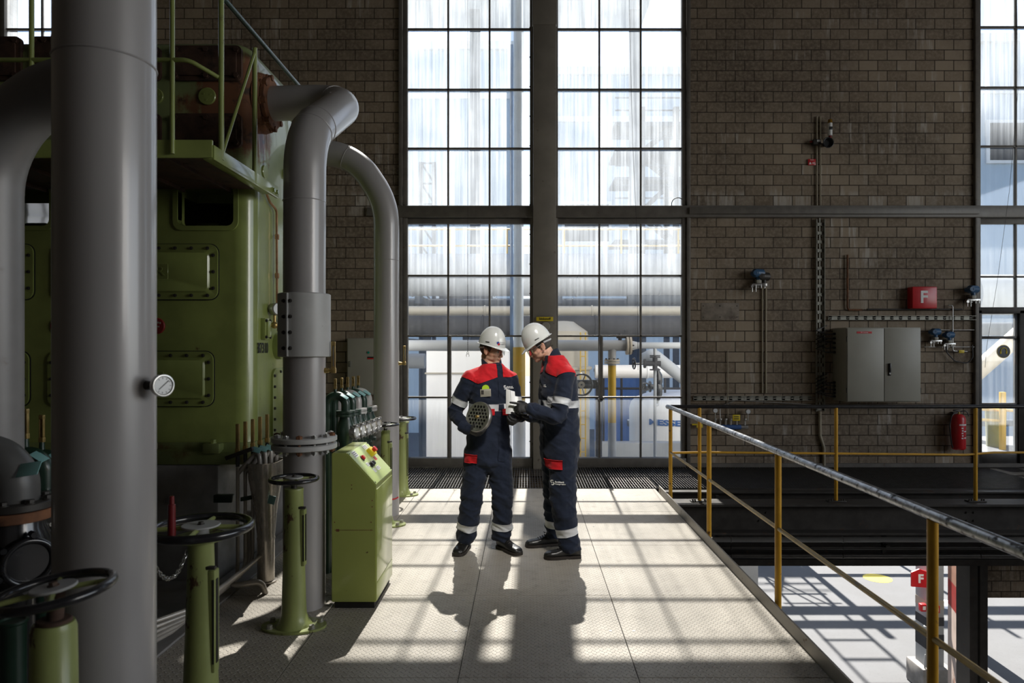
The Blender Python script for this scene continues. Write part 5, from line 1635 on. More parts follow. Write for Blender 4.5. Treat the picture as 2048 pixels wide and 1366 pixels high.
g_ = W(1397, 851); s = MB(); s.cyl((W(1382, 0).x, DW - 0.06, g_.z + 0.02), (W(1400, 0).x, DW - 0.06, g_.z + 0.02), 0.012, seg=10); s.box((g_.x, DW - 0.06, g_.z + 0.0), (0.09, 0.012, 0.05), None, 0.003); o = s.build('cock_handle', M['yellow_sign']); tag(o, 'yellow cock lever beside the edge of the right-hand tall window, low', 'valve')

# fixings on bricks and pale mortar repair
s = MB()
q0, q1 = W(1402, 640), W(1478, 606)
s.b2(q0.x, q1.x, DW - 0.006, DW, q0.z, q1.z, 0.002); o = s.build('trim_11', mat('pale_mortar_patch', (0.25, 0.21, 0.17), 0.9, 0, 0.25, 9, (0.13, 0.1, 0.08), 0.45, 6, bump=0.3, bs=30, soft=0.2)); o['kind'] = 'structure'; o['label'] = 'pale repaired patch of brickwork'
bolts(o, [(q0.x + dx, DW - 0.006, q0.z + dz) for dx in (0.03, 0.27, 0.51) for dz in (0.04, 0.20)], (0, -1, 0), 0.006, 0.01, M['steel_dark'])

# sign on the broad post, ear protection sign on the door
q = P(1089.5, 638, 9.53)
sg = thing('pipe_sign', (q.x, 9.53, q.z), 'yellow sign reading Stickstoff on the broad post, above the right worker', 'sign')
s = MB(); s.box((q.x, 9.535, q.z), (0.235, 0.01, 0.058), None, 0.002); s.build('plate', M['yellow_sign'], sg)
lettering('Stickstoff', 0.044, M['black'], 'lettering', sg, (q.x, 9.5285, q.z + 0.002), (1, 0, 0), (0, 0, 1), 0.001, bold=0.001)
q = P(1091, 653, 9.5); s = MB(); s.cyl((q.x, 9.56, q.z), (q.x, 9.47, q.z), 0.062, seg=32, bev=0.006); o = s.build('alarm_bell', M['offwhite']); tag(o, 'round pale gauge on the broad post, half behind the right helmet', 'gauge')
q = W(2010, 703)
sg = thing('ear_protection_sign', (q.x, DW + 0.03, q.z), 'round dark sign with yellow headset on the glazed door', 'sign')
yy = DW + 0.030
s = MB(); s.cyl((q.x, yy + 0.007, q.z), (q.x, yy, q.z), 0.094, seg=48); s.build('disc', M['black'], sg)
s = MB()
s.torus((q.x, yy - 0.001, q.z), (0, -1, 0), 0.092, 0.003, 48, 6)
s.tube([(q.x + 0.042 * math.cos(a), yy - 0.002, q.z + 0.008 + 0.044 * math.sin(a)) for a in [R(-25 + 230 * k / 16) for k in range(17)]], 0.006, 8)
for dx in (-0.042, 0.042): s.ell((q.x + dx, yy - 0.002, q.z - 0.014), (0.013, 0.004, 0.023))
s.build('headset_mark', M['yellow_sign'], sg)

# thin chains and cords in front of the windows
def pull_chain(px, py0, py1, label, hook=True):
    d = 9.45
    a, b = P(px, py0, d), P(px, py1, d)
    c = thing('pull_chain', (a.x, d, b.z), label, 'chain', 'pull chains at the windows')
    s = MB()
    zj = P(px, 570, d).z
    s.cyl((a.x, d, zj), (a.x + 0.0, d, 7.4), 0.0018, seg=6)
    s.build('cord', M['black'], c)
    s = MB()
    z = zj; k = 0
    while z > b.z + 0.06:
        s.ell((a.x, d, z), (0.005 if k % 2 else 0.003, 0.003 if k % 2 else 0.005, 0.0085), seg=6, rings=4); z -= 0.0145; k += 1
    s.build('chain', M['steel_dark'], c)
    if hook:
        s = MB(); s.torus((a.x, d, b.z + 0.045), (0, 1, 0), 0.013, 0.0035, 20, 6); s.tube([(a.x + 0.02 * math.sin(t) * (1 if t < 5 else 1), d, b.z + 0.008 - 0.022 * math.cos(t)) for t in [0.6 + 5.1 * k / 16 for k in range(17)]], 0.004, 6)
        s.build('hook', M['steel'], c)
    return c
pull_chain(935.5, 90, 712, 'thin pull chain with a small hook above the left worker')
s = MB(); s.tube([(P(1259, 0, 9.5).x, 9.62, ZT - 0.03), P(1261, 120, 9.5), P(1266, 300, 9.5), P(1274, 470, 9.45), P(1276, 740, 9.45)], 0.0025, 6); o = s.build('hanging_wire', M['steel_dark']); tag(o, 'thin dark cord hanging in front of the right tall window', 'cord')
s = MB(); s.tube([(P(2055, 0, 9.4).x, 9.62, ZT - 0.03), P(2036, 180, 9.4), P(2019, 380, 9.4), P(1995, 560, 9.4), P(1974, 690, 9.4), P(1970, 735, 9.4)], 0.0025, 6); o = s.build('hanging_wire', M['steel_dark']); tag(o, 'slanting thin cord in front of the window at the right edge', 'cord')
s = MB(); q = P(1356, 404, 9.66); s.tube([(q.x + 0.09 * math.cos(a), 9.66, q.z - 0.03 + 0.09 * math.sin(a)) for a in [R(200 - 155 * k / 14) for k in range(15)]], 0.006, 8); o = s.build('wire_loop', M['steel_dark']); tag(o, 'bent loop of dark wire on the transom at the right window', 'wire')
# ------------------------------------------------------------------ the yard beyond the windows
M['pale_clad'] = mat('pale_blue_cladding', (0.50, 0.58, 0.66), 0.6, 0, 0.06, 0.6)
M['cream'] = mat('cream_vessel_paint', (0.42, 0.38, 0.31), 0.5, 0, 0.06, 1.5)
M['white_clad'] = mat('white_tank_paint', (0.86, 0.84, 0.82), 0.6, 0, 0.04, 1.0)
M['alu'] = mat('aluminium_lagging', (0.38, 0.39, 0.40), 0.75, 0.0, 0.08, 2.0, spec=0.2)
M['dark_pipe'] = mat('dark_pipe_lagging', (0.06, 0.06, 0.065), 0.85, 0.0, 0.15, 2.0, spec=0.15)
M['col_blue'] = mat('pale_blue_column_paint', (0.62, 0.69, 0.75), 0.6, 0, 0.1, 3)
M['yel_out'] = mat('yellow_pipe_paint', (0.52, 0.33, 0.03), 0.5, 0, 0.08, 3)
M['navy_steel'] = mat('navy_blue_steel', (0.055, 0.07, 0.095), 0.8, 0, 0.1, 3, spec=0.15)

def hall(name, x0, x1, y, z1, label, windows=()):
    root = thing(name, ((x0 + x1) / 2, y + 4, ZG), label, 'building', 'halls beyond the yard')
    s = MB()
    pts = []
    x = x0; k = 0
    while x < x1:
        pts.append((x, 0.0 if k % 2 else 0.06)); x += 0.30; k += 1
    pts += [(x1, 0.0), (x1, 8.0), (x0, 8.0)]
    s.loft([[V((p[0], y + p[1], ZG)) for p in pts], [V((p[0], y + p[1], z1)) for p in pts]])
    s.build('cladding', M['pale_clad'], root, smooth=False)
    s = MB(); s.b2(x0 - 0.2, x1 + 0.2, y - 0.25, y + 8.2, z1 - 0.02, z1 + 0.5); s.build('roof_edge', M['white_clad'], root, smooth=False)
    s = MB(); s.b2(x0, x1, y - 0.06, y, z1 - 3.3, z1 - 2.9); s.build('gutter', M['white_clad'], root, smooth=False)
    for (wx0, wx1, wz0, wz1) in windows:
        s = MB(); s.b2(wx0, wx1, y - 0.08, y + 0.02, wz0, wz1); f = s.build('hall_window', M['white_clad'], root, smooth=False)
        s = MB(); s.b2(wx0 + 0.2, wx1 - 0.2, y - 0.09, y, wz0 + 0.2, wz1 - 0.2); s.build('hall_pane', M['dark_pipe'], f, smooth=False)
    return root
a, b = P(640, 0, 46).x, P(1021, 0, 46).x
hall('process_hall', a, b, 46, P(0, 100, 46).z, 'pale corrugated hall behind the left tall window', [(b - 5, b - 1, 4, 8)])
a, b = P(1095, 0, 48).x, P(1420, 0, 48).x
hall('process_hall', a, b, 48, P(0, 150, 48).z, 'pale corrugated hall behind the right tall window', [(a + 1, a + 4.5, 9, 12)])
a, b = P(1935, 0, 44).x, P(2300, 0, 44).x
hall('process_hall', a, b, 44, P(0, 85, 44).z, 'pale hall behind the window at the right edge', [(a + 1.2, a + 4.0, 13.6, 16.4), (a + 5.2, a + 9, 13.6, 16.4)])

# uprights just outside the glass
u = thing('pipe_column', (P(1037, 0, 10.6).x, 10.6, ZG), 'tall pale blue column with a yellow section, outside the left tall window', 'column')
cx = P(1037, 0, 10.6).x
s = MB(); s.cyl((cx, 10.6, 1.70), (cx, 10.6, 14), 0.078, seg=28); s.build('upper_column', M['col_blue'], u)
s = MB(); s.cyl((cx + 0.01, 10.6, P(0, 842, 10.6).z), (cx + 0.01, 10.6, 1.70), 0.095, seg=28); s.build('yellow_section', M['yel_out'], u)
s = MB(); s.cyl((cx + 0.01, 10.6, ZG), (cx + 0.01, 10.6, P(0, 842, 10.6).z), 0.098, seg=28); s.build('lower_column', M['white_clad'], u)
s = MB(); s.b2(cx - 0.135, cx - 0.082, 10.66, 10.70, 1.0, P(0, 88, 10.65).z); o = s.build('cable_duct', mat('duct_blue', (0.16, 0.23, 0.36), 0.6)); tag(o, 'narrow navy blue duct beside the pale column outside the left window', 'duct')

d = 11.0
yp = thing('yellow_pipe', (P(1224, 0, d).x, d, ZG), 'flanged yellow upright pipe outside the right tall window', 'pipe')
cx = P(1224, 0, d).x
zf = P(0, 723, d).z; zc = P(0, 691, d).z; zy = P(0, 845, d).z
s = MB(); s.cyl((cx, d, zy), (cx, d, zf - 0.06), 0.064, seg=28); s.build('yellow_section', M['yel_out'], yp)
s = MB(); s.cyl((cx, d, ZG), (cx, d, zy), 0.066, seg=28); s.cyl((cx, d, zf - 0.065), (cx, d, zf + 0.02), 0.067, seg=28); s.build('grey_section', M['alu'], yp)
for zz in (zf - 0.022, zf + 0.018):
    s = MB(); s.cyl((cx, d, zz - 0.016), (cx, d, zz + 0.016), 0.125, seg=32, bev=0.003); s.build('flange', M['cream'], yp)
bolts(yp, [(cx + 0.10 * math.cos(k * PI / 4 + 0.2), d + 0.10 * math.sin(k * PI / 4 + 0.2), zf + 0.034) for k in range(8)], (0, 0, 1), 0.013, 0.018, M['dark_pipe'])
s = MB(); s.tube(fillet([(cx, d, zf + 0.03), (cx, d, zc), (cx + 0.35, d, zc)], 0.12, 8), 0.064, 24); s.ell((cx, d, zc), (0.09, 0.085, 0.085)); s.build('pipe_bend', M['alu'], yp)

hp = thing('grey_pipe', (0.5, d, zc), 'level grey pipe with a flanged joint outside both tall windows at helmet height', 'pipe')
s = MB(); s.tube([(P(560, 0, d).x, d, zc - 0.0), (P(1262, 0, d).x, d, zc)], 0.088, 28); s.build('pipe', M['alu'], hp)
s = MB(); s.tube([(P(1262, 0, d).x, d, zc), (P(1500, 0, d).x, d, zc)], 0.052, 24); s.cyl((P(1260, 0, d).x, d, zc), (P(1275, 0, d).x, d, zc), 0.085, 0.055, seg=24); s.build('narrow_pipe', M['alu'], hp)
for px in (1254, 1260):
    x = P(px, 0, d).x; s = MB(); s.cyl((x - 0.018, d, zc), (x + 0.018, d, zc), 0.15, seg=32, bev=0.003); fl = s.build('flange', M['cream'], hp)
bolts(hp, [(P(1262, 0, d).x + 0.012, d + 0.12 * math.cos(k * PI / 4), zc + 0.12 * math.sin(k * PI / 4)) for k in range(8)], (1, 0, 0), 0.013, 0.02, M['dark_pipe'])
s = MB(); s.cyl((P(1240, 0, d).x, d, zc + 0.06), (P(1240, 0, d).x, d, zc + 0.2), 0.03, seg=12); s.box((P(1243, 0, d).x, d, zc + 0.14), (0.16, 0.06, 0.05), None, 0.01); s.box((P(1256, 0, d).x, d, zc + 0.22), (0.12, 0.06, 0.06), None, 0.01); s.build('valve_actuator', M['dark_pipe'], hp)

vl = thing('drain_valve', (P(1310, 0, d).x, d, 0.2), 'thin upright pipe with a small valve and handwheel outside the right tall window', 'valve')
cx = P(1310, 0, d).x
s = MB(); s.cyl((cx, d, P(0, 717, d).z), (cx, d, zc - 0.03), 0.026, seg=16); s.cyl((cx, d + 0.0, ZG), (cx, d, P(0, 738, d).z), 0.026, seg=16); s.build('pipe', M['alu'], vl)
s = MB()
zb_ = P(0, 727, d).z
s.cyl((cx - 0.16, d, zb_), (cx + 0.09, d, zb_), 0.042, seg=18); s.cyl((cx, d, zb_ - 0.09), (cx, d, zb_ + 0.10), 0.04, seg=18)
for zz in (zb_ + 0.10, zb_ + 0.125, zb_ - 0.1): s.cyl((cx, d, zz - 0.01), (cx, d, zz + 0.01), 0.085, seg=20)
s.cyl((cx - 0.18, d, zb_), (cx - 0.15, d, zb_), 0.075, seg=20)
s.build('valve_body', M['dark_pipe'], vl)
s = MB(); s.cyl((P(1268, 0, d).x, d, zb_), (cx - 0.15, d, zb_), 0.010, seg=10); s.build('spindle', M['steel'], vl)
handwheel(vl, (P(1268, 0, d).x, d, zb_), 0.097, 0.011, tilt=(1, 0.12, 0), hub=0.025, mats=(M['iron_black'], M['iron_black'], M['dark_pipe']))
sv = thing('safety_valve', (P(1316, 0, d + .3).x, d + 0.3, 0.5), 'black safety valve with side flange outside the right tall window', 'valve')
cx, dd = P(1316, 0, d + 0.3).x, d + 0.3
z1, z0 = P(0, 740, dd).z, P(0, 790, dd).z
s = MB(); s.lathe([(0.02, z0 - 0.1), (0.07, z0), (0.078, z0 + 0.16), (0.066, z0 + 0.18), (0.076, z0 + 0.22), (0.07, z1 - 0.08), (0.03, z1 - 0.01), (0.018, z1 + 0.03)], (cx, dd, 0), None, 28); s.build('valve_body', M['iron_black'], sv)
zc2 = P(0, 773, dd).z
s = MB(); s.cyl((cx - 0.17, dd, zc2), (cx, dd, zc2), 0.04, seg=18)
for px in (1288, 1300):
    x = P(px, 0, dd).x; s.cyl((x - 0.014, dd, zc2), (x + 0.014, dd, zc2), 0.095 if px == 1300 else 0.07, seg=20, bev=0.002)
s.build('side_flange', M['iron_black'], sv)
s = MB(); s.torus((P(1290, 0, dd).x, dd - 0.08, zc2), (0.3, -1, 0), 0.06, 0.012, 28, 8); s.box((P(1290, 0, dd).x, dd - 0.08, zc2), (0.1, 0.012, 0.015)); s.cyl((P(1290, 0, dd).x, dd - 0.09, zc2), (P(1290, 0, dd).x, dd, zc2), 0.015, seg=10); s.build('handwheel', M['iron_black'], sv)
s = MB(); s.tube(fillet([(cx, dd, z0 - 0.02), (cx, dd, z0 - 0.16), (P(1310, 0, d).x, d + 0.02, z0 - 0.16)], 0.05), 0.022, 12); s.build('inlet_pipe', M['alu'], sv)

# black handwheel valve right behind the glass
d = 10.25
q = P(1163, 769.5, d)
gv = thing('gate_valve', (q.x, d, ZG), 'black handwheel on a dark valve body, outside the right window beside the right worker', 'valve')
ax = V((-0.06, -1, 0.05))
w = handwheel(gv, (q.x, d, q.z), 0.175, 0.0155, nsp=5, tilt=ax, hub=0.05, a0=0.33, mats=(M['iron_black'], M['iron_black'], M['cream']))
s = MB()
s.cyl((q.x, d + 0.02, q.z), (q.x, d + 0.25, q.z), 0.02, seg=12)
x1 = P(1199, 0, d).x
s.box(((q.x + x1) / 2 - 0.03, d + 0.28, q.z - 0.005), (x1 - q.x + 0.12, 0.12, 0.135), None, 0.012)
s.cyl((x1 - 0.02, d + 0.28, q.z), (x1 + 0.05, d + 0.28, q.z), 0.085, seg=24)
s.build('valve_body', M['iron_black'], gv)
s = MB(); s.cyl((x1 + 0.02, d + 0.28, ZG), (x1 + 0.02, d + 0.28, q.z), 0.05, seg=16); s.build('valve_pipe', M['dark_pipe'], gv)

# pipe bridge: long pipes on trestles across the yard
def long_pipe(y, z, r, m, label, x0=-14, x1=24, name='long_pipe'):
    root = thing(name, ((x0 + x1) / 2, y, z), label, 'pipe', 'long pipes across the yard')
    s = MB(); s.tube([(x0, y, z), (x1, y, z)], r, 32); s.build('pipe', m, root)
    s = MB(); x = x0 + 1.1
    while x < x1:
        s.torus((x, y, z), (1, 0, 0), r + 0.004, 0.02, 32, 6); x += 2.4
    s.build('pipe_bands', m, root)
    return root
YB = 20.0
long_pipe(YB, P(0, 550, YB).z, 0.62, M['alu'], 'thickest pale lagged pipe crossing behind both tall windows', x1=5.3)
long_pipe(14.6, P(0, 652, 14.6).z, 0.215, M['dark_pipe'], 'dark lagged pipe crossing at helmet height beyond the windows', x1=5.2)
long_pipe(15.3, P(0, 622, 15.3).z, 0.11, M['cream'], 'narrow cream pipe between dark pipe and thick pale pipe', x1=5.2)
long_pipe(YB + 1.6, P(0, 600, YB).z, 0.16, M['navy_steel'], 'dark narrow pipe just under the thickest pale pipe', x1=5.3)
lp = long_pipe(14.5, P(0, 743, 14.5).z, 0.14, M['white_clad'], 'pale pipe low behind the yellow upright pipe', x0=P(1190, 0, 14.5).x, x1=4.4)
s = MB(); s.cyl((P(1224, 0, 14.5).x, 14.5, ZG), (P(1224, 0, 14.5).x, 14.5, P(0, 743, 14.5).z), 0.05, seg=12); s.build('pipe_support', M['navy_steel'], lp)
long_pipe(15.5, P(0, 722, 15.5).z, 0.17, M['alu'], 'pale pipe low behind the left window frame', x0=-12, x1=P(850, 0, 15.5).x)
tw = thing('pipe_bridge', (6.6, YB, ZG), 'steel trestle of posts and rails carrying long pipes across the yard, right side', 'trestle')
for x, r in ((6.05, 0.035), (6.98, 0.045), (7.38, 0.09), (9.9, 0.05), (13.0, 0.09)):
    s = MB(); s.cyl((x, YB, ZG), (x, YB, 6.3 if x < 7.1 else 3.9), r, seg=14); s.build('post', M['navy_steel'], tw)
for z, x0, x1, r in ((-0.5, 3.0, 16, 0.10), (0.2, 5.9, 7.4, 0.03), (1.05, 5.9, 7.1, 0.04), (1.75, 5.9, 7.2, 0.03), (2.25, 3, 20, 0.20), (3.15, 3, 20, 0.17), (4.05, 6.0, 7.0, 0.04), (5.05, 6.0, 7.0, 0.05), (6.2, 6.0, 7.0, 0.05), (-1.6, 5.9, 8.2, 0.03), (-1.1, 5.9, 7.2, 0.03)):
    s = MB(); s.cyl((x0, YB, z), (x1, YB, z), r, seg=14); s.build('rail', M['navy_steel'], tw)
for (xa, za, xb, zb_) in ((6.05, -0.4, 6.7, 2.2), (6.05, 1.0, 6.5, -0.3), (7.0, 2.2, 6.2, -0.4)):
    s = MB(); s.cyl((xa, YB, za), (xb, YB, zb_), 0.03, seg=10); s.build('brace', M['navy_steel'], tw)
for x in (-9.0, -3.0, 0.95):
    t = thing('trestle', (x, YB, ZG), 'dark steel trestle post pair under the long pipes, %s' % {-9.0: 'far left', -3.0: 'behind the left window', 0.95: 'behind the right window'}[x], 'trestle', 'trestles')
    for yy in (14.9, 20.9):
        s = MB(); s.b2(x - 0.12, x + 0.12, yy - 0.1, yy + 0.1, ZG, 3.1 if yy > 18 else 1.8); s.build('post', M['navy_steel'], t, smooth=False)
    s = MB(); s.b2(x - 0.1, x + 0.1, 14.3, 21.6, 1.75, 1.93); s.b2(x - 0.1, x + 0.1, 19.2, 22, 2.95, 3.15); s.build('cross_beam', M['navy_steel'], t, smooth=False)
# gangway with yellow rails above the pipes
gw = thing('gangway', (0, 23, 4.6), 'gangway with thin yellow railing above the long pipes', 'gangway')
s = MB(); s.b2(-12, 5.2, 22.6, 23.8, P(0, 527, 23).z - 0.15, P(0, 527, 23).z); s.build('deck', M['dark_pipe'], gw, smooth=False)
z0 = P(0, 527, 23).z
s = MB()
for z in (0.55, 1.1): s.cyl((-12, 22.7, z0 + z), (5.2, 22.7, z0 + z), 0.03, seg=8)
s.build('rail', M['yel_out'], gw)
for k in range(10):
    s = MB(); s.cyl((-12 + 1.9 * k, 22.7, z0), (-12 + 1.9 * k, 22.7, z0 + 1.1), 0.035, seg=8); s.build('post', M['yel_out'], gw)
for x in (-8, -2, 4):
    s = MB(); s.cyl((x, 23.2, ZG), (x, 23.2, z0 - 0.1), 0.12, seg=12); s.build('support', M['navy_steel'], gw)
# stair tower behind the right window, lattice mast behind the left one
st = thing('stair_tower', (P(1310, 0, 30).x, 30, ZG), 'steel stair tower hazy behind the right tall window', 'stair tower')
xa, xb = P(1284, 0, 30).x, P(1352, 0, 30).x
for x in (xa, xb):
    for yy in (30, 32): 
        s = MB(); s.b2(x - 0.12, x + 0.12, yy - 0.12, yy + 0.12, ZG, P(0, 215, 30).z); s.build('post', M['navy_steel'], st, smooth=False)
for k, py in enumerate((245, 300, 355, 420, 480)):
    z = P(0, py, 30).z
    s = MB(); s.b2(xa - 1.2, xb + 1.0, 29.9, 32.1, z - 0.12, z); s.build('landing', M['navy_steel'], st, smooth=False)
    s = MB()
    for dz in (0.5, 1.05): s.cyl((xa - 1.2, 29.9, z + dz), (xb + 1.0, 29.9, z + dz), 0.04, seg=8)
    s.build('rail', M['navy_steel'], st)
    if k:
        zt = P(0, (245, 300, 355, 420, 480)[k - 1], 30).z
        s = MB()
        n = 7
        for j in range(n):
            w = (j + 0.5) / n; x = xa + (xb - xa) * (w if k % 2 else 1 - w)
            s.b2(x - 0.14, x + 0.14, 30.2, 31.0, z + (zt - z) * w - 0.03, z + (zt - z) * w)
        for yy in (30.2, 31.0): s.tube([(xa if k % 2 else xb, yy, z), (xb if k % 2 else xa, yy, zt)], 0.09, 6)
        s.build('stair_flight', M['navy_steel'], st, smooth=False)
lm = thing('lattice_mast', (P(850, 0, 30).x, 30, ZG), 'steel lattice frame hazy behind the left tall window', 'mast')
xa, xb = P(842, 0, 30).x, P(868, 0, 30).x
zt = P(0, 325, 30).z
for x in (xa, xb): 
    s = MB(); s.b2(x - 0.08, x + 0.08, 29.9, 30.1, ZG, zt); s.build('post', M['navy_steel'], lm, smooth=False)
n = 7
for k in range(n):
    z = zt - k * 0.9
    s = MB(); s.b2(xa, xb, 29.95, 30.05, z - 0.06, z); s.build('cross_bar', M['navy_steel'], lm, smooth=False)
    s = MB(); s.tube([(xa, 30, z), (xb, 30, z - 0.9)], 0.05, 6); s.build('brace', M['navy_steel'], lm)

# high gallery on columns, added above the picture to shade things near the wall
ga = thing('sun_blocker', (-4.5, 27.5, ZG), 'high added sun-shading gallery on columns behind the long pipes', 'blocker')
s = MB(); s.b2(-15, 4.9, 26, 29, 15.2, 20.3, 0.05); s.build('blocker_box', M['pale_clad'], ga)
for x in (-14.5, -8.3, -2.0, 4.4):
    s = MB(); s.b2(x - 0.2, x + 0.2, 27.2, 27.6, ZG, 15.3); s.build('column', M['navy_steel'], ga, smooth=False)

# white tank, cream vessel, container, gas tank, bund wall
d = 13.2
x0, x1 = P(852, 0, d).x, P(1019, 0, d).x
wt = thing('white_tank', ((x0 + x1) / 2, d + 1, ZG), 'white box-shaped tank behind the left tall window', 'tank')
s = MB(); s.b2(x0, x1, d, d + 2.2, ZG, P(0, 690, d).z, 0.04); s.build('tank_body', M['white_clad'], wt)
s = MB(); s.b2(x0 - 0.02, x1 + 0.02, d - 0.02, d + 2.22, P(0, 745, d).z - 0.03, P(0, 745, d).z); s.build('band', M['cream'], wt, smooth=False)
s = MB(); s.b2(x0 - 0.05, x1 + 0.05, d - 0.05, d + 2.25, P(0, 690, d).z, P(0, 688, d).z, 0.005); s.build('lid', M['alu'], wt)
d = 14.0
cv = thing('cream_vessel', (P(1150, 0, d).x, d + 0.6, ZG), 'cream upright vessel with a yellow ladder behind the right worker', 'vessel')
cx = P(1128, 0, d).x
s = MB(); s.lathe([(0.58, ZG), (0.58, P(0, 742, d).z), (0.63, P(0, 740, d).z), (0.63, P(0, 735, d).z), (0.55, P(0, 733, d).z), (0.55, P(0, 662, d).z), (0.3, P(0, 642, d).z), (0.05, P(0, 638, d).z)], (cx, d + 0.6, 0), None, 44); s.build('vessel_body', M['cream'], cv)
s = MB()
for px in (1161, 1171): s.cyl((P(px, 0, d).x, d, ZG), (P(px, 0, d).x, d, P(0, 665, d).z), 0.014, seg=8)
z = ZG + 0.2
while z < 1.9: s.cyl((P(1161, 0, d).x, d, z), (P(1171, 0, d).x, d, z), 0.01, seg=6); z += 0.28
s.build('ladder', M['yel_out'], cv)
d = 24.0
x0, x1 = P(1203, 0, d).x, P(1284, 0, d).x
bc_ = thing('blue_container', ((x0 + x1) / 2, d + 1.2, ZG), 'dark blue container behind the yellow upright pipe', 'container')
s = MB(); pts = []; x = x0; k = 0
while x < x1: pts.append((x, d + (0.04 if (k // 2) % 2 else 0))); x += 0.11; k += 1
pts += [(x1, d), (x1, d + 2.4), (x0, d + 2.4)]
s.loft([[V((p[0], p[1], ZG)) for p in pts], [V((p[0], p[1], P(0, 741, d).z)) for p in pts]]); s.build('container_walls', M['blue_paint'], bc_, smooth=False)
s = MB(); s.b2(x0 - 0.03, x1 + 0.03, d - 0.03, d + 2.43, P(0, 741, d).z - 0.12, P(0, 741, d).z); s.build('container_frame', M['navy_steel'], bc_, smooth=False)
d = 16.0
rr_ = thing('yard_railing', (P(1240, 0, d).x, d, ZG), 'dark two-bar railing in front of the blue container', 'railing')
for py, r in ((750.5, 0.02), (777, 0.028)):
    s = MB(); s.cyl((P(1195, 0, d).x, d, P(0, py, d).z), (P(1360, 0, d).x, d, P(0, py, d).z), r, seg=10); s.build('rail', M['dark_pipe'], rr_)
for px in (1207, 1243, 1282, 1330):
    s = MB(); s.cyl((P(px, 0, d).x, d, ZG), (P(px, 0, d).x, d, P(0, 750, d).z), 0.028, seg=10); s.build('post', M['dark_pipe'], rr_)

d = 15.2
gt = thing('gas_tank', (P(1360, 0, d).x, d + 1.2, ZG), 'white upright gas tank with blue lettering behind the railing corner', 'tank')
cx, cyy, rt = P(1362, 0, d + 1.25).x, d + 1.25, 1.235
z1 = P(0, 800, d).z
s = MB(); s.lathe([(rt, ZG + 0.4), (rt, z1 - 0.30), (rt * 0.97, z1 - 0.14), (rt * 0.86, z1 - 0.02), (rt * 0.6, z1 + 0.10), (rt * 0.2, z1 + 0.16), (0.02, z1 + 0.165)], (cx, cyy, 0), None, 64); s.build('tank_shell', M['white_clad'], gt)
s = MB()
for k in range(3): a = k * 2.1 + 0.3; s.cyl((cx + 0.9 * math.cos(a), cyy + 0.9 * math.sin(a), ZG), (cx + 0.9 * math.cos(a), cyy + 0.9 * math.sin(a), ZG + 0.6), 0.08, seg=12)
s.build('tank_legs', M['alu'], gt)
zL = P(0, 848, d).z
lt = lettering('MESSER', 0.175, mat('blue_lettering', (0.03, 0.12, 0.36), 0.5, 0, 0.03), 'lettering', gt, (0, 0, 0), (1, 0, 0), (0, 0, 1), 0.01, align='LEFT', sx=1.62, bold=0.007)
off = wloc(gt)
a0 = math.asin(max(-0.99, min(0.99, (P(1303, 0, d + 0.1).x - cx) / (rt + 0.01))))
me = lt.data
for v in me.vertices:
    x = v.co.x + off.x; z = v.co.z + off.z; t_ = v.co.y + off.y
    a = a0 + x / rt
    rr2 = rt + 0.012 - t_
    v.co = V((cx + rr2 * math.sin(a), cyy - rr2 * math.cos(a), zL + z)) - off
d = 13.9
s = MB(); s.b2(1.45, 4.75, d, d + 0.30, ZG, P(0, 886, d).z, 0.01); o = s.build('bund', mat('bund_concrete', (0.32, 0.33, 0.34), 0.85, 0, 0.08, 1.5)); tag(o, 'low grey bund with bright top edge in front of the tanks, right window', 'bund')
d = 13.0
s = MB(); s.tube(fillet([P(1290, 716, d + 0.6), P(1306, 708, d), P(1420, 800, d), (P(1420, 800, d).x, d, ZG)], 0.12), 0.115, 20); o = s.build('slanted_pipe', M['alu']); tag(o, 'pale slanted pipe outside the right tall window, behind the valve', 'pipe')

# outside the door at the right edge
d = 13.0
o = MB(); o.tube(fillet([(P(1935, 760, d).x, d, ZG), P(1935, 760, d), P(2060, 650, d)], 0.1), 0.16, 24); o = o.build('slanted_pipe', M['cream']); tag(o, 'thick cream slanted pipe behind the glazed door', 'pipe')
o = MB(); o.tube([P(1940, 590, d + 4), P(2200, 590, d + 4)], 0.5, 32); o.cyl((P(2150, 0, d + 4).x, d + 4, ZG), (P(2150, 0, d + 4).x, d + 4, 2.9), 0.14, seg=16); o = o.build('long_pipe', M['alu']); tag(o, 'thick pale pipe behind the window above the glazed door', 'pipe')
d = 11.6
ld = thing('landing', (P(2000, 0, d).x, d, 0), 'outdoor landing with yellow rails behind the glazed door', 'landing')
s = MB(); s.b2(P(1900, 0, d).x, P(2200, 0, d).x, 10.1, 13.4, -0.12, -0.04); s.build('slab', M['bund'] if 'bund' in M else M['yard'], ld, smooth=False)
x = P(2005, 0, d).x
s = MB(); s.box((x, d, 0.45), (0.075, 0.075, 0.98), None, 0.005); s.build('post', M['yel_out'], ld)
s = MB(); s.cyl((x - 1.4, d + 0.5, P(0, 838, d).z + 0.02), (x, d, P(0, 842, d).z), 0.026, seg=12); s.build('rail', M['yel_out'], ld)
s = MB(); s.cyl((x - 1.4, d + 0.6, P(0, 817, d).z), (x + 0.9, d - 0.2, P(0, 824, d).z), 0.026, seg=12); s.build('rail', M['yel_out'], ld)
for xx in (P(2040, 0, d).x, P(2200, 0, d).x - 0.1):
    s = MB(); s.cyl((xx, 10.3, ZG), (xx, 10.3, -0.1), 0.06, seg=10); s.build('support', M['navy_steel'], ld)
s = MB(); s.cyl((x + 0.16, d + 0.4, -0.04), (x + 0.16, d + 0.4, 0.62), 0.14, 0.16, seg=20); o = s.build('yellow_drum', mat('dull_yellow_drum', (0.20, 0.19, 0.06), 0.6)); tag(o, 'dull yellow-green drum behind the yellow post outside the door', 'drum')

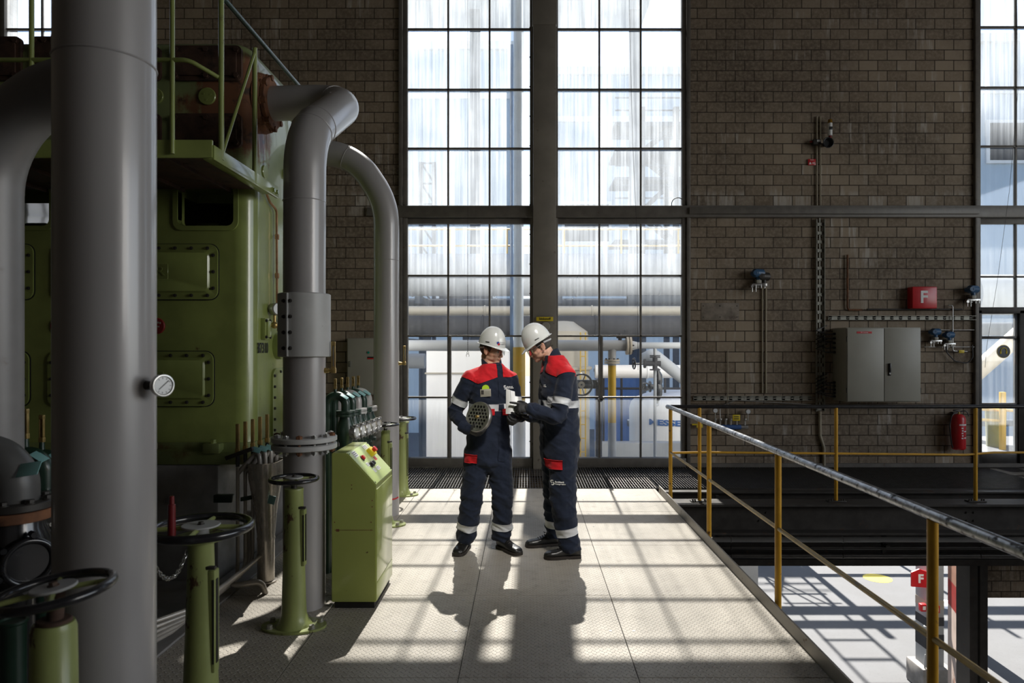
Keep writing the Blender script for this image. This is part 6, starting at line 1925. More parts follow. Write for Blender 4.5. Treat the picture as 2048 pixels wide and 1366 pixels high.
# seen through the opening under the girder: post with fire sign, door leaf, marks on the yard
d = 11.5
x = P(1859, 0, d).x
ps = thing('yard_post', (x, d, ZG), 'steel yard post with striped section, fire sign and red call boxes, below the railing', 'post')
def zz(py): return P(0, py, d).z
s = MB(); s.b2(x - 0.15, x + 0.15, d - 0.15, d + 0.15, zz(1195), 2.5, 0.004); s.b2(x - 0.15, x + 0.15, d - 0.15, d + 0.15, ZG, zz(1212)); s.build('steel_post', M['alu'], ps)
s = MB(); s.b2(x - 0.153, x + 0.153, d - 0.153, d + 0.153, zz(1212), zz(1195)); s.build('cream_band', M['cream'], ps, smooth=False)
s = MB(); s.b2(x - 0.153, x + 0.153, d - 0.153, d + 0.153, zz(1245), zz(1228)); s.b2(x - 0.153, x + 0.153, d - 0.153, d + 0.153, zz(1290), zz(1262)); s.build('dark_band', M['dark_pipe'], ps, smooth=False)
s = MB(); s.b2(x - 0.26, x + 0.26, d - 0.26, d + 0.26, ZG, zz(1325), 0.03); s.build('concrete_foot', M['concrete'], ps)
q = P(1839, 1157, d - 0.2)
s = MB(); s.prism([(-0.13, -0.135), (0.16, -0.155), (0.16, 0.10), (0.0, 0.155), (-0.13, 0.10)], (q.x, d - 0.2, q.z), (1, 0, 0), (0, 0, 1), -0.03); fs = s.build('fire_sign', M['red'], ps, smooth=False)
lettering('F', 0.19, M['white'], 'lettering', fs, (q.x + 0.02, d - 0.202, q.z - 0.01), (1, 0, 0), (0, 0, 1), 0.003, bold=0.008)
for px, py, w in ((1846, 1215, 0.095), (1872, 1218, 0.10)):
    q = P(px, py, d - 0.2); s = MB(); s.box((q.x, d - 0.19, q.z), (w, 0.08, 0.12), None, 0.006); cb = s.build('call_box', M['red'], ps)
    s = MB(); s.b2(q.x - 0.02, q.x + 0.025, d - 0.234, d - 0.229, q.z - 0.03, q.z + 0.03); s.build('glass', M['white'], cb, smooth=False)
s = MB(); s.tube([(x - 0.17, d - 0.17, zz(1300)), (x - 0.2, d - 0.2, zz(1320)), (x - 0.19, d - 0.27, zz(1360))], 0.012, 8); s.torus((x - 0.15, d - 0.16, zz(1245)), (0, 0, 1), 0.03, 0.01, 16, 6); s.build('cable', M['alu'], ps)
dl = thing('gate_leaf', (6.55, 10.3, ZG), 'reddish brown and white gate leaf standing open below the right-hand wall', 'gate')
a, b = V((6.48, 10.09, 0)), V((6.73, 10.82, 0))
dv = (b - a).normalized(); nv = V((0, 0, 1)).cross(dv)
Mx = Matrix((dv, nv, V((0, 0, 1)))).transposed()
for (z0, z1, mm, nm) in ((-1.95, -1.35, mat('brown_gate_paint', (0.24, 0.13, 0.09), 0.6, 0, 0.15, 3), 'top_panel'), (-2.35, -1.95, M['red_dark'], 'red_panel'), (ZG + 0.02, -2.35, mat('pale_gate_paint', (0.42, 0.34, 0.30), 0.6, 0, 0.15, 3, (0.2, 0.1, 0.07), 0.3, 5), 'lower_panel')):
    s = MB(); s.box((a + b) / 2 + V((0, 0, (z0 + z1) / 2)), ((b - a).length, 0.05, z1 - z0), Mx); s.build(nm, mm, dl, smooth=False)
s = MB()
for zq in (-1.9, -2.9, -3.7): s.cyl((a.x, a.y, zq - 0.06), (a.x, a.y, zq + 0.06), 0.03, seg=10)
s.build('hinge', M['steel_dark'], dl)
s = MB(); s.b2(6.19, 6.30, 9.5, 9.80, ZG, -1.24); s.b2(6.335, 6.44, 9.5, 9.95, ZG, -1.24); structure('trim_12', s, M['steel_dark'], label='dark steel door post of the yard opening', smooth=False)
s = MB(); s.b2(7.2, 7.4, 7.9, 8.1, -0.9, -0.35); structure('trim_13', s, M['steel_dark'], label='dark bracket under the girder, right', smooth=False)
for px, py, r, m_, lb in ((1755, 1156.5, 0.33, M['yellow_sign'], 'yellow round mark painted on the yard concrete'), (1893, 1209, 0.30, M['white'], 'white round mark painted on the yard concrete')):
    dd = 5.68 * F_PX / (py - CY); q = P(px, py, dd)
    s = MB(); s.cyl((q.x, dd, ZG - 0.001), (q.x, dd, ZG + 0.004), r, seg=48); o = s.build('ground_mark', m_); tag(o, lb, 'marking')
# ------------------------------------------------------------------ the two workers
def skin_mat(name, c):
    t = NT(name)
    ob = t.tc.outputs['Object']
    n1 = t.noise(ob, 30, 4); n2 = t.noise(ob, 9, 3)
    col = t.mix(t.ramp(n1, 0.3, 0.7), tuple(x * 0.9 for x in c), c)
    col = t.mix(t.math('MULTIPLY', t.ramp(n2, 0.45, 0.7), 0.35), col, (c[0] * 1.0, c[1] * 0.72, c[2] * 0.66))
    b = t.bsdf(Base_Color=col, Roughness=0.5, Subsurface_Weight=0.12, Subsurface_Radius=(0.012, 0.005, 0.003), Normal=t.bump(n1, 0.1, 0.002))
    return t.surf(b.outputs[0])
def cloth_mat(name, c, rough=0.85):
    t = NT(name)
    ob = t.tc.outputs['Object']
    n1 = t.noise(ob, 7, 5, 0.6); n2 = t.noise(t.mapv(ob, (14, 14, 30)), 1.0, 4, 0.6); n3 = t.noise(ob, 420, 2)
    col = t.mix(t.ramp(n1, 0.3, 0.7), tuple(x * 0.82 for x in c), tuple(x * 1.15 for x in c))
    b = t.bsdf(Base_Color=col, Roughness=rough, Sheen_Weight=0.1, Sheen_Roughness=0.5, Specular_IOR_Level=0.25,
               Normal=t.bump(t.math('MULTIPLY_ADD', n3, 0.06, n2), 0.35, 0.012))
    return t.surf(b.outputs[0])
M['navy'] = cloth_mat('navy_workwear', (0.0085, 0.0135, 0.029))
M['red_cloth'] = cloth_mat('red_workwear', (0.50, 0.010, 0.016))
M['reflect'] = mat('reflective_tape', (0.56, 0.57, 0.59), 0.5, 0.0, 0.05, 10)
M['glove'] = mat('black_glove', (0.014, 0.014, 0.015), 0.65, 0, 0.2, 30, bump=0.2, bs=120)
M['boot'] = mat('black_boot_leather', (0.012, 0.0115, 0.011), 0.36, 0, 0.2, 12, bump=0.15, bs=60, coat=0.15)
M['sole'] = mat('boot_sole', (0.022, 0.016, 0.012), 0.7, 0, 0.2, 12)
M['helmet'] = mat('white_helmet_shell', (0.62, 0.63, 0.61), 0.22, 0, 0.02, 6, coat=0.5)
M['skin_a'] = skin_mat('skin_tanned', (0.58, 0.33, 0.225))
M['skin_b'] = skin_mat('skin_fair', (0.62, 0.36, 0.26))
M['hair_a'] = mat('dark_brown_hair', (0.035, 0.02, 0.012), 0.6, 0, 0.3, 60, bump=0.4, bs=150)
M['hair_b'] = mat('grey_brown_hair', (0.05, 0.038, 0.03), 0.6, 0, 0.3, 60, bump=0.4, bs=150)
M['paper'] = mat('white_paper', (0.86, 0.86, 0.86), 0.7, 0, 0.02, 10)
M['eye_white'] = mat('eye_white', (0.65, 0.62, 0.6), 0.3)
def lens_mat():
    t = NT('safety_glass_lens')
    tr = t.n('BsdfTransparent', None, Color=(0.97, 0.98, 0.98))
    gl = t.n('BsdfGlossy', None, Color=(1, 1, 1), Roughness=0.05)
    fr = t.n('Fresnel', None, IOR=1.55)
    mx = t.n('MixShader', None, i0=t.math('MULTIPLY_ADD', fr.outputs[0], 0.5, 0.03), i1=tr.outputs[0], i2=gl.outputs[0])
    return t.surf(mx.outputs[0])
M['lens'] = lens_mat()

def frame3(fwd, up=(0, 0, 1)):
    """columns: right, forward, up"""
    f = V(fwd).normalized()
    r = f.cross(V(up)).normalized()
    u = r.cross(f)
    return Matrix((r, f, u)).transposed()

def limb(mb, pts, rad, ball=True, seg=18):
    """tapering limb through the joints, with smooth in-between rings"""
    pts = [V(p) for p in pts]
    n = len(pts)
    out, ro = [], []
    for i in range(n - 1):
        p0, p1, p2, p3 = pts[max(i - 1, 0)], pts[i], pts[i + 1], pts[min(i + 2, n - 1)]
        for k in range(6):
            t = k / 6
            out.append(0.5 * ((2 * p1) + (p2 - p0) * t + (2 * p0 - 5 * p1 + 4 * p2 - p3) * t * t + (3 * p1 - p0 - 3 * p2 + p3) * t ** 3))
            ro.append(rad[i] * (1 - t) + rad[i + 1] * t)
    out.append(pts[-1]); ro.append(rad[-1])
    mb.tube(out, ro, seg)
    mb.ell(pts[0], (rad[0],) * 3)
    if ball: mb.ell(pts[-1], (rad[-1],) * 3)
    return mb

def torso_loft(mb, rings, n=32, e=2.4):
    """rings: (centre, half width, half depth, yaw axis u, forward f)"""
    rs = []
    for c, a, b, u, f in rings:
        pts = []
        for k in range(n):
            t = 2 * PI * k / n
            ct, s_ = math.cos(t), math.sin(t)
            pts.append(V(c) + u * (a * math.copysign(abs(ct) ** (2 / e), ct)) + f * (b * math.copysign(abs(s_) ** (2 / e), s_)))
        rs.append(pts)
    return mb.loft(rs)

def wrinkle(o, amp=0.012, centres=(), seed=0.0):
    """folds of the cloth: stretched noise, stronger near joints"""
    me = o.data
    off = wloc(o)
    no = [v.normal.copy() for v in me.vertices]
    for i, v in enumerate(me.vertices):
        p = v.co + off
        w = 0.45
        for c, r, k in centres:
            w += k * math.exp(-((p - c).length / r) ** 2)
        q = V((p.x * 7 + seed, p.y * 7, p.z * 15 + 3 * math.sin(p.x * 5)))
        d = mnoise.noise(q) + 0.5 * mnoise.noise(q * 2.1)
        rd = 1 - abs(mnoise.noise(V((p.x * 5 + 9 + seed, p.y * 5, p.z * 11 + p.x * 6)))) * 2
        v.co = v.co + no[i] * (amp * w * (d * 0.7 + 0.5 * max(0, rd) ** 3 - 0.15))
    me.update()

def patch(src, planes, pred, off, name, m, parent):
    """a layer sewn on the cloth: the part of src where pred holds, cut along planes, lifted by off"""
    bm = bmesh.new()
    bm.from_mesh(src.data)
    w = wloc(src)
    bmesh.ops.translate(bm, verts=bm.verts[:], vec=w)
    bm.normal_update()
    keep = [f for f in bm.faces if pred(f.calc_center_median(), f.normal, 0.03)]
    ks = set(keep)
    bmesh.ops.delete(bm, geom=[f for f in bm.faces if f not in ks], context='FACES')
    for co, no in planes:
        bmesh.ops.bisect_plane(bm, geom=bm.verts[:] + bm.edges[:] + bm.faces[:], plane_co=V(co), plane_no=V(no), dist=1e-5)
    bm.normal_update()
    bmesh.ops.delete(bm, geom=[f for f in bm.faces if not pred(f.calc_center_median(), f.normal, 0.0)], context='FACES')
    bm.normal_update()
    for v in bm.verts:
        v.co += v.normal * off
    bm.normal_update()
    be = [e for e in bm.edges if e.is_boundary]
    nv = {v: v.normal.copy() for e in be for v in e.verts}
    r = bmesh.ops.extrude_edge_only(bm, edges=be)
    for v in r['geom']:
        if isinstance(v, bmesh.types.BMVert):
            best = min(nv, key=lambda q: (q.co - v.co).length_squared) if len(nv) < 40 else None
            n_ = nv[best] if best else v.normal
            v.co -= (n_ if n_.length > 0 else v.normal) * off * 1.6
    mb = MB(); mb.bm.free(); mb.bm = bm
    return mb.build(name, m, parent, smooth=True, ang=60, flip=False)

def hand_shape(mb, wrist, d, back, thumb_side, curls, spread=0.06, thumb=(0.5, 0.4), s=1.0):
    """palm, five bent fingers; d: wrist to knuckles, back: back of the hand, thumb_side: towards the thumb"""
    d = V(d).normalized(); b = V(back); b = (b - d * b.dot(d)).normalized()
    t = d.cross(b).normalized()
    if t.dot(V(thumb_side)) < 0: t = -t
    w = V(wrist)
    R3 = Matrix((t, d, b)).transposed()
    mb.ell(w + d * 0.048 * s, (0.041 * s, 0.054 * s, 0.018 * s), R3)
    mb.ell(w + d * 0.075 * s, (0.043 * s, 0.024 * s, 0.015 * s), R3)
    mb.cap(w - d * 0.03 * s, w + d * 0.02 * s, 0.029 * s, 0.028 * s)
    ln = (0.074, 0.082, 0.076, 0.060)
    for i in range(4):
        x = (1.5 - i) * 0.0205 * s
        p = w + d * (0.090 - 0.006 * abs(i - 1.2)) * s + t * x - b * 0.002
        dd = (d + t * (1.5 - i) * spread).normalized()
        c = curls[i]
        cs = c if hasattr(c, '__len__') else (c, c * 1.1, c * 0.8)
        r = (0.0105, 0.0108, 0.0104, 0.0093)[i] * s
        ang = 0.0
        mb.cap(p - dd * 0.025 * s, p, r * 1.05, r)
        for j, fr in enumerate((0.45, 0.31, 0.24)):
            ang += cs[j]
            v = (dd * math.cos(ang) - b * math.sin(ang))
            q = p + v * ln[i] * fr * s
            mb.cap(p, q, r * (1 - 0.08 * j), r * (0.93 - 0.08 * j), 12)
            p = q
    p = w + d * 0.030 * s + t * 0.030 * s - b * 0.004
    v = (d * 0.75 + t * 0.75 - b * thumb[0]).normalized()
    for j, L in enumerate((0.040, 0.032, 0.026)):
        q = p + v * L * s
        mb.cap(p, q, (0.0145, 0.0118, 0.0105)[j] * s, (0.0122, 0.0108, 0.0092)[j] * s, 12)
        p = q
        v = (v + (d * 0.35 - b * 0.3 - t * 0.35) * thumb[1]).normalized()
    return mb

def shoe(parent, heel, fdir, m=None):
    """laced safety shoe; heel: ground point under the heel"""
    f = V((fdir[0], fdir[1], 0)).normalized()
    r = f.cross(V((0, 0, 1)))
    h = V(heel)
    prof = [(-0.035, 0.020, 0.07), (-0.030, 0.030, 0.095), (0.0, 0.036, 0.105), (0.05, 0.037, 0.105), (0.09, 0.040, 0.095), (0.13, 0.046, 0.078), (0.17, 0.050, 0.066), (0.21, 0.049, 0.062), (0.24, 0.042, 0.055), (0.258, 0.026, 0.042), (0.264, 0.012, 0.032)]
    s = MB()
    rs = []
    for x, w, ht in prof:
        ring = []
        for k in range(20):
            a = 2 * PI * k / 20
            ca, sa = math.cos(a), math.sin(a)
            zz = 0.016 + (ht - 0.016) * (0.5 + 0.5 * math.copysign(abs(sa) ** 0.75, sa))
            wd = w * math.copysign(abs(ca) ** 0.7, ca) * (1.0 if sa < 0.3 else 0.93)
            ring.append(h + f * x + r * wd + V((0, 0, zz)))
        rs.append(ring)
    s.loft(rs)
    s.tube([h + f * 0.012 + V((0, 0, 0.07)), h + f * 0.018 + V((0, 0, 0.135))], [0.038, 0.041], 20)
    sh = s.build('shoe', M['boot'], parent, ang=70)
    fuse(sh, 0.004, 3)
    s = MB()
    ol = []
    for x, w, ht in prof: ol.append((x, w * 1.06 + 0.002))
    poly = [(x, w) for x, w in ol] + [(x, -w) for x, w in reversed(ol)]
    for (x0_, x1_, z0, z1) in ((-1, 1, 0.006, 0.024),):
        s.prism([(p[0], p[1]) for p in poly], h + V((0, 0, z0)), f, -r if f.cross(-r).z > 0 else r, (z1 - z0))
    hp = [(x, w) for x, w in ol if x < 0.06]; s.prism(hp + [(x, -w) for x, w in reversed(hp)], h, f, -r if f.cross(-r).z > 0 else r, 0.01)
    fp = [(x, w) for x, w in ol if x > 0.085]; s.prism(fp + [(x, -w) for x, w in reversed(fp)], h, f, -r if f.cross(-r).z > 0 else r, 0.008)
    s.build('sole', M['sole'], sh)
    s = MB()
    for k in range(5):
        x = 0.075 + 0.019 * k; zt = 0.108 - 0.0075 * k
        s.tube([h + f * x - r * 0.024 + V((0, 0, zt - 0.012)), h + f * (x + 0.004) + V((0, 0, zt)), h + f * x + r * 0.024 + V((0, 0, zt - 0.012))], 0.0032, 6)
    s.tube([h + f * 0.075 + V((0, 0, 0.11)), h + f * 0.10 + r * 0.02 + V((0, 0, 0.115)), h + f * 0.085 + r * 0.032 + V((0, 0, 0.10))], 0.0025, 6)
    s.build('laces', M['sole'], sh)
    return sh

def head_shapes(mb, c, H, s=1.0):
    """skull, jaw, nose, lips, ears: local axes right, forward, up; c between the ears"""
    def T(x, y, z): return V(c) + H @ V((x * s, y * s, z * s))
    def E(p, r, rot=None): mb.ell(T(*p), tuple(q * s for q in r), H @ rot if rot else H, 20, 12)
    E((0, -0.012, 0.035), (0.076, 0.097, 0.088))
    E((0, 0.030, -0.005), (0.066, 0.060, 0.075))
    E((0, 0.036, -0.044), (0.055, 0.053, 0.052))
    E((0, 0.057, -0.076), (0.034, 0.034, 0.024))
    E((0, 0.077, -0.083), (0.021, 0.020, 0.019))
    for q in (-1, 1):
        E((0.033 * q, 0.060, -0.020), (0.024, 0.024, 0.024))
        E((0.041 * q, 0.018, -0.056), (0.017, 0.042, 0.024))
        E((0.028 * q, 0.082, 0.030), (0.026, 0.012, 0.010))
        E((0.012 * q, 0.098, -0.030), (0.009, 0.011, 0.008))
        E((0.077 * q, -0.008, -0.002), (0.007, 0.020, 0.031), Matrix.Rotation(0.35 * q, 3, 'Z'))
        E((0.082 * q, -0.016, 0.012), (0.006, 0.013, 0.019), Matrix.Rotation(0.5 * q, 3, 'Z'))
        E((0.077 * q, 0.0, -0.028), (0.006, 0.010, 0.012))
    mb.cap(T(0, 0.084, 0.020), T(0, 0.106, -0.022), 0.009 * s, 0.0125 * s)
    E((0, 0.107, -0.026), (0.011, 0.012, 0.010))
    E((0, 0.089, -0.049), (0.024, 0.011, 0.007))
    E((0, 0.087, -0.060), (0.020, 0.011, 0.008))
    return T

def helmet(parent, c, H, label=None, logo=0, s=1.0):
    def T(x, y, z): return V(c) + H @ V((x * s, y * s, z * s))
    mb = MB()
    NA, NT_ = 56, 14
    rings = []
    def rim(a):
        x, y = 0.102 * math.sin(a), 0.121 * math.cos(a) - 0.006
        return x, y
    for k in range(NT_ + 1):
        t = k / NT_ * PI / 2
        ring = []
        for i in range(NA):
            a = 2 * PI * i / NA
            x, y = rim(a)
            pr = math.cos(t) ** 0.85 if t < PI / 2 - 0.01 else 0.02
            z = 0.055 + 0.152 * math.sin(t)
            ridge = 0.004 * max(0, 1 - (abs(x * pr) / 0.022) ** 2) * math.sin(t) if abs(x * pr) < 0.022 else 0
            ring.append(T(x * pr, y * pr - 0.004 * math.sin(t), z + ridge))
        rings.append(ring)
    brim = []
    for dz, ex in ((-0.003, 0.0), (-0.006, 0.012), (-0.010, 0.013)):
        ring = []
        for i in range(NA):
            a = 2 * PI * i / NA
            x, y = rim(a)
            fr = max(0, math.cos(a)) ** 2.2
            gu = 1 + (ex / 0.12) + (0.31 * fr if ex > 0 else 0.0)
            ring.append(T(x * (1 + ex / 0.12), y * gu, 0.055 + dz - (0.022 * fr if ex > 0 else 0.004 * fr) + 0.004 * abs(math.sin(a))))
        brim.append(ring)
    inner = []
    for k in range(6):
        t = k / 5 * PI / 2
        pr = 0.955 * math.cos(t) if k < 5 else 0.02
        inner.append([T(rim(2 * PI * i / NA)[0] * pr, rim(2 * PI * i / NA)[1] * pr, 0.048 + 0.146 * math.sin(t)) for i in range(NA)])
    mb.loft(list(reversed(rings)) + brim + inner)
    hm = mb.build('helmet', M['helmet'], parent, ang=50)
    if label: hm['label'] = label
    mb = MB()
    for q in (-1, 1):
        mb.tube([T(0.1015 * q, -0.012, 0.078), T(0.1022 * q, 0.008, 0.079), T(0.1010 * q, 0.024, 0.080)], 0.0038 * s, 8)
    mb.build('helmet_slot', M['black'], hm)
    mb = MB()
    mb.tube([T(0.092 * math.sin(a), -0.108 * math.cos(a) - 0.0, 0.032 - 0.02 * math.cos(a)) for a in [R(-75 + 15 * k) for k in range(11)]], 0.008 * s, 8)
    mb.build('head_band', mat('grey_headband', (0.35, 0.35, 0.36), 0.5), hm)
    return hm, T

def face_parts(parent, c, H, hair_m, s=1.0):
    def T(x, y, z): return V(c) + H @ V((x * s, y * s, z * s))
    # hair under the helmet
    mb = MB()
    n, rr = 44, 16
    rings = []
    for k in range(rr + 1):
        w = k / rr
        ring = []
        for i in range(n):
            a = 2 * PI * i / n
            ca = math.cos(a)                         # 1 at the front
            lo = 0.045 if ca > 0.42 else (-0.012 + 0.02 * abs(math.sin(a * 3)) if ca > 0.12 else (0.012 if ca > -0.12 else -0.062 - 0.02 * (-ca)))
            z = lo + (0.085 - lo) * w
            rx, ry = 0.0795, 0.101
            k2 = math.sqrt(max(0.05, 1 - ((z - 0.035) / 0.098) ** 2))
            ring.append(T(rx * k2 * math.sin(a), ry * k2 * ca - 0.014, z))
        rings.append(ring)
    mb.loft(rings, cap0=False, cap1=False)
    hr = mb.build('hair', hair_m, parent, ang=80)
    so = hr.modifiers.new('s', 'SOLIDIFY'); so.thickness = 0.006; so.offset = -1
    eval_mods(hr)
    for q in (-1, 1):
        mb = MB(); mb.ell(T(0.030 * q, 0.0775, 0.008), (0.0105 * s,) * 3, None, 14, 10); ey = mb.build('eye', M['eye_white'], parent)
        mb = MB(); mb.ell(T(0.030 * q, 0.0868, 0.006), (0.005 * s, 0.0022 * s, 0.005 * s), H, 12, 8); mb.build('iris', M['black'], ey)
        mb = MB(); mb.tube([T(0.014 * q, 0.0945, 0.026), T(0.032 * q, 0.0955, 0.031), T(0.050 * q, 0.084, 0.026)], [0.003, 0.0042, 0.0025], 8); mb.build('eyebrow', hair_m, parent)
    mb = MB(); mb.ell(T(0, 0.0965, -0.0545), (0.021 * s, 0.006 * s, 0.0028 * s), H, 16, 8); mb.build('mouth', mat('lip_colour', (0.24, 0.085, 0.07), 0.5), parent)

def glasses(parent, c, H, temple_m, s=1.0):
    def T(x, y, z): return V(c) + H @ V((x * s, y * s, z * s))
    root = MB()
    n = 24
    r0, r1, r2_, r3 = [], [], [], []
    for k in range(n + 1):
        a = R(-68 + 136 * k / n)
        x, y = 0.076 * math.sin(a) / math.sin(R(68)), 0.070 + 0.045 * math.cos(a * 1.15)
        dip = 0.010 * math.exp(-(x / 0.012) ** 2)
        r0.append((x, y, 0.028)); r1.append((x, y + 0.003, -0.016 + dip * 2.2))
    rings = [[T(*a_), T(*b_), T(b_[0], b_[1] - 0.002, b_[2]), T(a_[0], a_[1] - 0.002, a_[2])] for a_, b_ in zip(r0, r1)]
    root.loft(rings)
    g = root.build('safety_glasses', M['lens'], parent, ang=40)
    mb = MB(); mb.tube([T(*p) for p in r0], 0.0022 * s, 8); mb.build('brow_bar', temple_m, g)
    for q in (-1, 1):
        mb = MB(); mb.tube([T(0.077 * q, r0[0][1] if q < 0 else r0[-1][1], 0.024), T(0.083 * q, 0.04, 0.022), T(0.083 * q, -0.005, 0.020), T(0.079 * q, -0.035, -0.005)], 0.0027 * s, 8); mb.build('temple', temple_m, g)
    return g

def logo_mark(mb, o, ux, uy, h):
    """two interlocking rounded strokes"""
    o, ux, uy = V(o), V(ux).normalized(), V(uy).normalized()
    def pt(x, y): return o + ux * x * h + uy * y * h
    mb.tube([pt(0.35 * math.cos(a) + 0.02, 0.18 + 0.30 * math.sin(a)) for a in [R(60 + 200 * k / 12) for k in range(13)]], [h * 0.085 + h * 0.05 * math.sin(k / 12 * PI) for k in range(13)], 6)
    mb.tube([pt(0.35 * math.cos(a) - 0.02, -0.18 + 0.30 * math.sin(a)) for a in [R(-120 + 200 * k / 12) for k in range(13)]], [h * 0.085 + h * 0.05 * math.sin(k / 12 * PI) for k in range(13)], 6)

def person(spec):
    S = spec
    X0, D0 = S['x'], S['d']
    root_loc = V((X0, D0, 0))
    J = lambda px, py, dy=0.0: P(px, py, D0 + dy)
    yaw = R(S['yaw'])                              # 0: facing the camera; +: towards the right of the picture
    f = V((math.sin(yaw), -math.cos(yaw), 0)); u = V((0, 0, 1)).cross(f)     # u: the person's left
    H = frame3(S['head_f'], (S.get('tilt', 0), 0, 1)); hc = V(S['head_c'](J))
    nb = S['neck'](J)
    hs = S.get('hs', 1.0)
    arms, legs = S['arms'](J, u, f), S['legs'](J, u, f)
    rings = S['torso'](J)
    # --- body: one surface, head to shins
    b = MB()
    T = head_shapes(b, hc, H, hs)
    b.cap(nb - V((0, 0, 0.05)), hc + H @ V((0, -0.028, -0.055)), 0.060, 0.054)
    torso_loft(b, [(c, a_ * 0.86, b_ * 0.80, u, f) for c, a_, b_ in rings])
    for pts, rad in arms: limb(b, pts, [r * 0.66 for r in rad], seg=14)
    for pts, rad in legs: limb(b, pts[:-1], [r * 0.66 for r in rad[:-1]], seg=14)
    root = b.build('person', S['skin'], None, ang=180)
    fuse(root, 0.0042, 4)
    for v in root.data.vertices: v.co -= root_loc
    root.location = root_loc
    tag(root, S['label'], 'person')
    face_parts(root, hc, H, S['hair'], hs)
    # --- coverall
    b = MB()
    torso_loft(b, [(c, a_, b_, u, f) for c, a_, b_ in rings])
    for pts, rad in arms: limb(b, pts, rad)
    for pts, rad in legs: limb(b, pts, rad, False)
    for q in (-1, 1):                              # shoulders run on into the sleeves
        sh = arms[0][0][0] if q < 0 else arms[1][0][0]
        b.cap(nb + u * q * 0.05 - V((0, 0, 0.045)), sh + V((0, 0, 0.0)), 0.070, 0.070)
    cov = b.build('coverall', M['navy'], root, ang=180)
    fuse(cov, 0.0075, 7)
    cen = []
    for pts, rad in arms: cen += [(V(pts[1]), 0.11, 1.0), (V(pts[-1]), 0.07, 0.6)]
    for pts, rad in legs: cen += [(V(pts[1]), 0.16, 0.7), (V(pts[-1]), 0.14, 1.0)]
    cen += [(rings[len(rings) // 2][0], 0.16, 0.7), (rings[0][0] + V((0, 0, -0.03)), 0.15, 0.5)]
    wrinkle(cov, 0.021, cen, S['seed'])
    # collar
    mb = MB()
    ring_o, ring_i = [], []
    cn, ct = S['collar'](J)
    ax = (V(ct) - V(cn)).normalized()
    F = frame_of(ax, f)
    rows = []
    for k, (rr, hh) in enumerate(((0.092, -0.03), (0.084, 0.015), (0.082, 0.068), (0.079, 0.071), (0.075, 0.064), (0.078, 0.0))):
        row = []
        for i in range(36):
            a = 2 * PI * i / 36
            dv = F @ V((math.cos(a), math.sin(a), 0))
            low = 0.085 * max(0, dv.dot(f)) ** 1.5 if hh > 0.03 else 0
            row.append(V(cn) + dv * rr + ax * (hh - low))
        rows.append(row)
    mb.loft(rows, cap0=False, cap1=False)
    mb.build('collar', M['navy'], cov, ang=80)
    # red yoke over the shoulders
    o = V(rings[-3][0])
    k1 = S['yoke']
    segs = k1['segs']                              # list of (u0,z0),(u1,z1): lower edge across the body
    def zlow(t):
        at = t
        for (a0, z0), (a1, z1) in zip(segs[:-1], segs[1:]):
            if a0 <= at <= a1: return z0 + (z1 - z0) * (at - a0) / (a1 - a0)
        return segs[0][1] if at < segs[0][0] else segs[-1][1]
    def inyoke(c, n, tol):
        t = (c - o).dot(u)
        if (c - V(nb)).length > 0.5: return False
        fr = (c - V(nb)).dot(f)
        if abs(t - k1.get('pc', 0)) < 0.026 - tol and fr > 0: return False
        return c.z > zlow(t) - tol * 1.5
    planes = []
    for (a0, z0), (a1, z1) in zip(segs[:-1], segs[1:]):
        p0 = o + u * a0; p0.z = z0; p1 = o + u * a1; p1.z = z1
        planes.append((p0, (p1 - p0).cross(f)))
        planes.append((p1, u))
    for q in (-1, 1): planes.append((o + u * (k1.get('pc', 0) + q * 0.026), u))
    patch(cov, planes, inyoke, 0.0022, 'shoulder_yoke', M['red_cloth'], cov)
    # front placket
    def inpl(c, n, tol):
        t = (c - o).dot(u)
        return abs(t - k1.get('pc', 0)) < 0.024 + tol and n.dot(f) > 0.25 and (c - V(rings[0][0])).z > 0.10 and c.z < V(nb).z + 0.02 and min((c - V(p)).length for p in (arms[0][0][-1], arms[1][0][-1])) > 0.07
    patch(cov, [(o + u * (k1.get('pc', 0) + q * 0.024), u) for q in (-1, 1)], inpl, 0.0028, 'front_placket', M['navy'], cov)
    # reflective bands
    def band(p0, p1, w, rad, off=0.0025, mm='reflect', nm='reflective_band', extra=None):
        p0, p1 = V(p0), V(p1)
        ax_ = (p1 - p0).normalized()
        def ok(c, n, tol):
            h = (c - p0).dot(ax_)
            if not (-w / 2 - tol < h < w / 2 + tol): return False
            if (c - p0 - ax_ * h).length > rad: return False
            return extra(c, n) if extra else True
        return patch(cov, [(p0 + ax_ * q * w / 2, ax_) for q in (-1, 1)], ok, off, nm, M[mm], cov)
    for bd in S['bands'](J, arms, legs, rings): band(*bd)
    for pk in S['patches'](J):
        (c0, ru, rn, w, h, off, mm, nm) = pk
        c0, ru, rn = V(c0), V(ru).normalized(), V(rn).normalized()
        rv = rn.cross(ru)
        def ok(c, n, tol):
            q = c - c0
            return abs(q.dot(ru)) < w / 2 + tol and abs(q.dot(rv)) < h / 2 + tol and n.dot(rn) > 0.05 and abs(q.dot(rn)) < 0.12
        patch(cov, [(c0 + ru * q * w / 2, ru) for q in (-1, 1)] + [(c0 + rv * q * h / 2, rv) for q in (-1, 1)], ok, off, nm, M[mm], cov)
    # gloves, cuffs, shoes
    for hd in S['hands'](J, arms, u, f):
        mb = MB(); hand_shape(mb, **hd); g = mb.build('glove', M['glove'], root, ang=180); fuse(g, 0.0030, 2)
        w_, d_ = V(hd['wrist']), V(hd['d']).normalized()
        mb = MB(); mb.lathe([(0.040, -0.075), (0.045, -0.06), (0.047, -0.02), (0.044, -0.012), (0.034, -0.012), (0.034, -0.06)], w_, frame_of(d_), 28); mb.build('cuff', M['navy'], cov, ang=60)
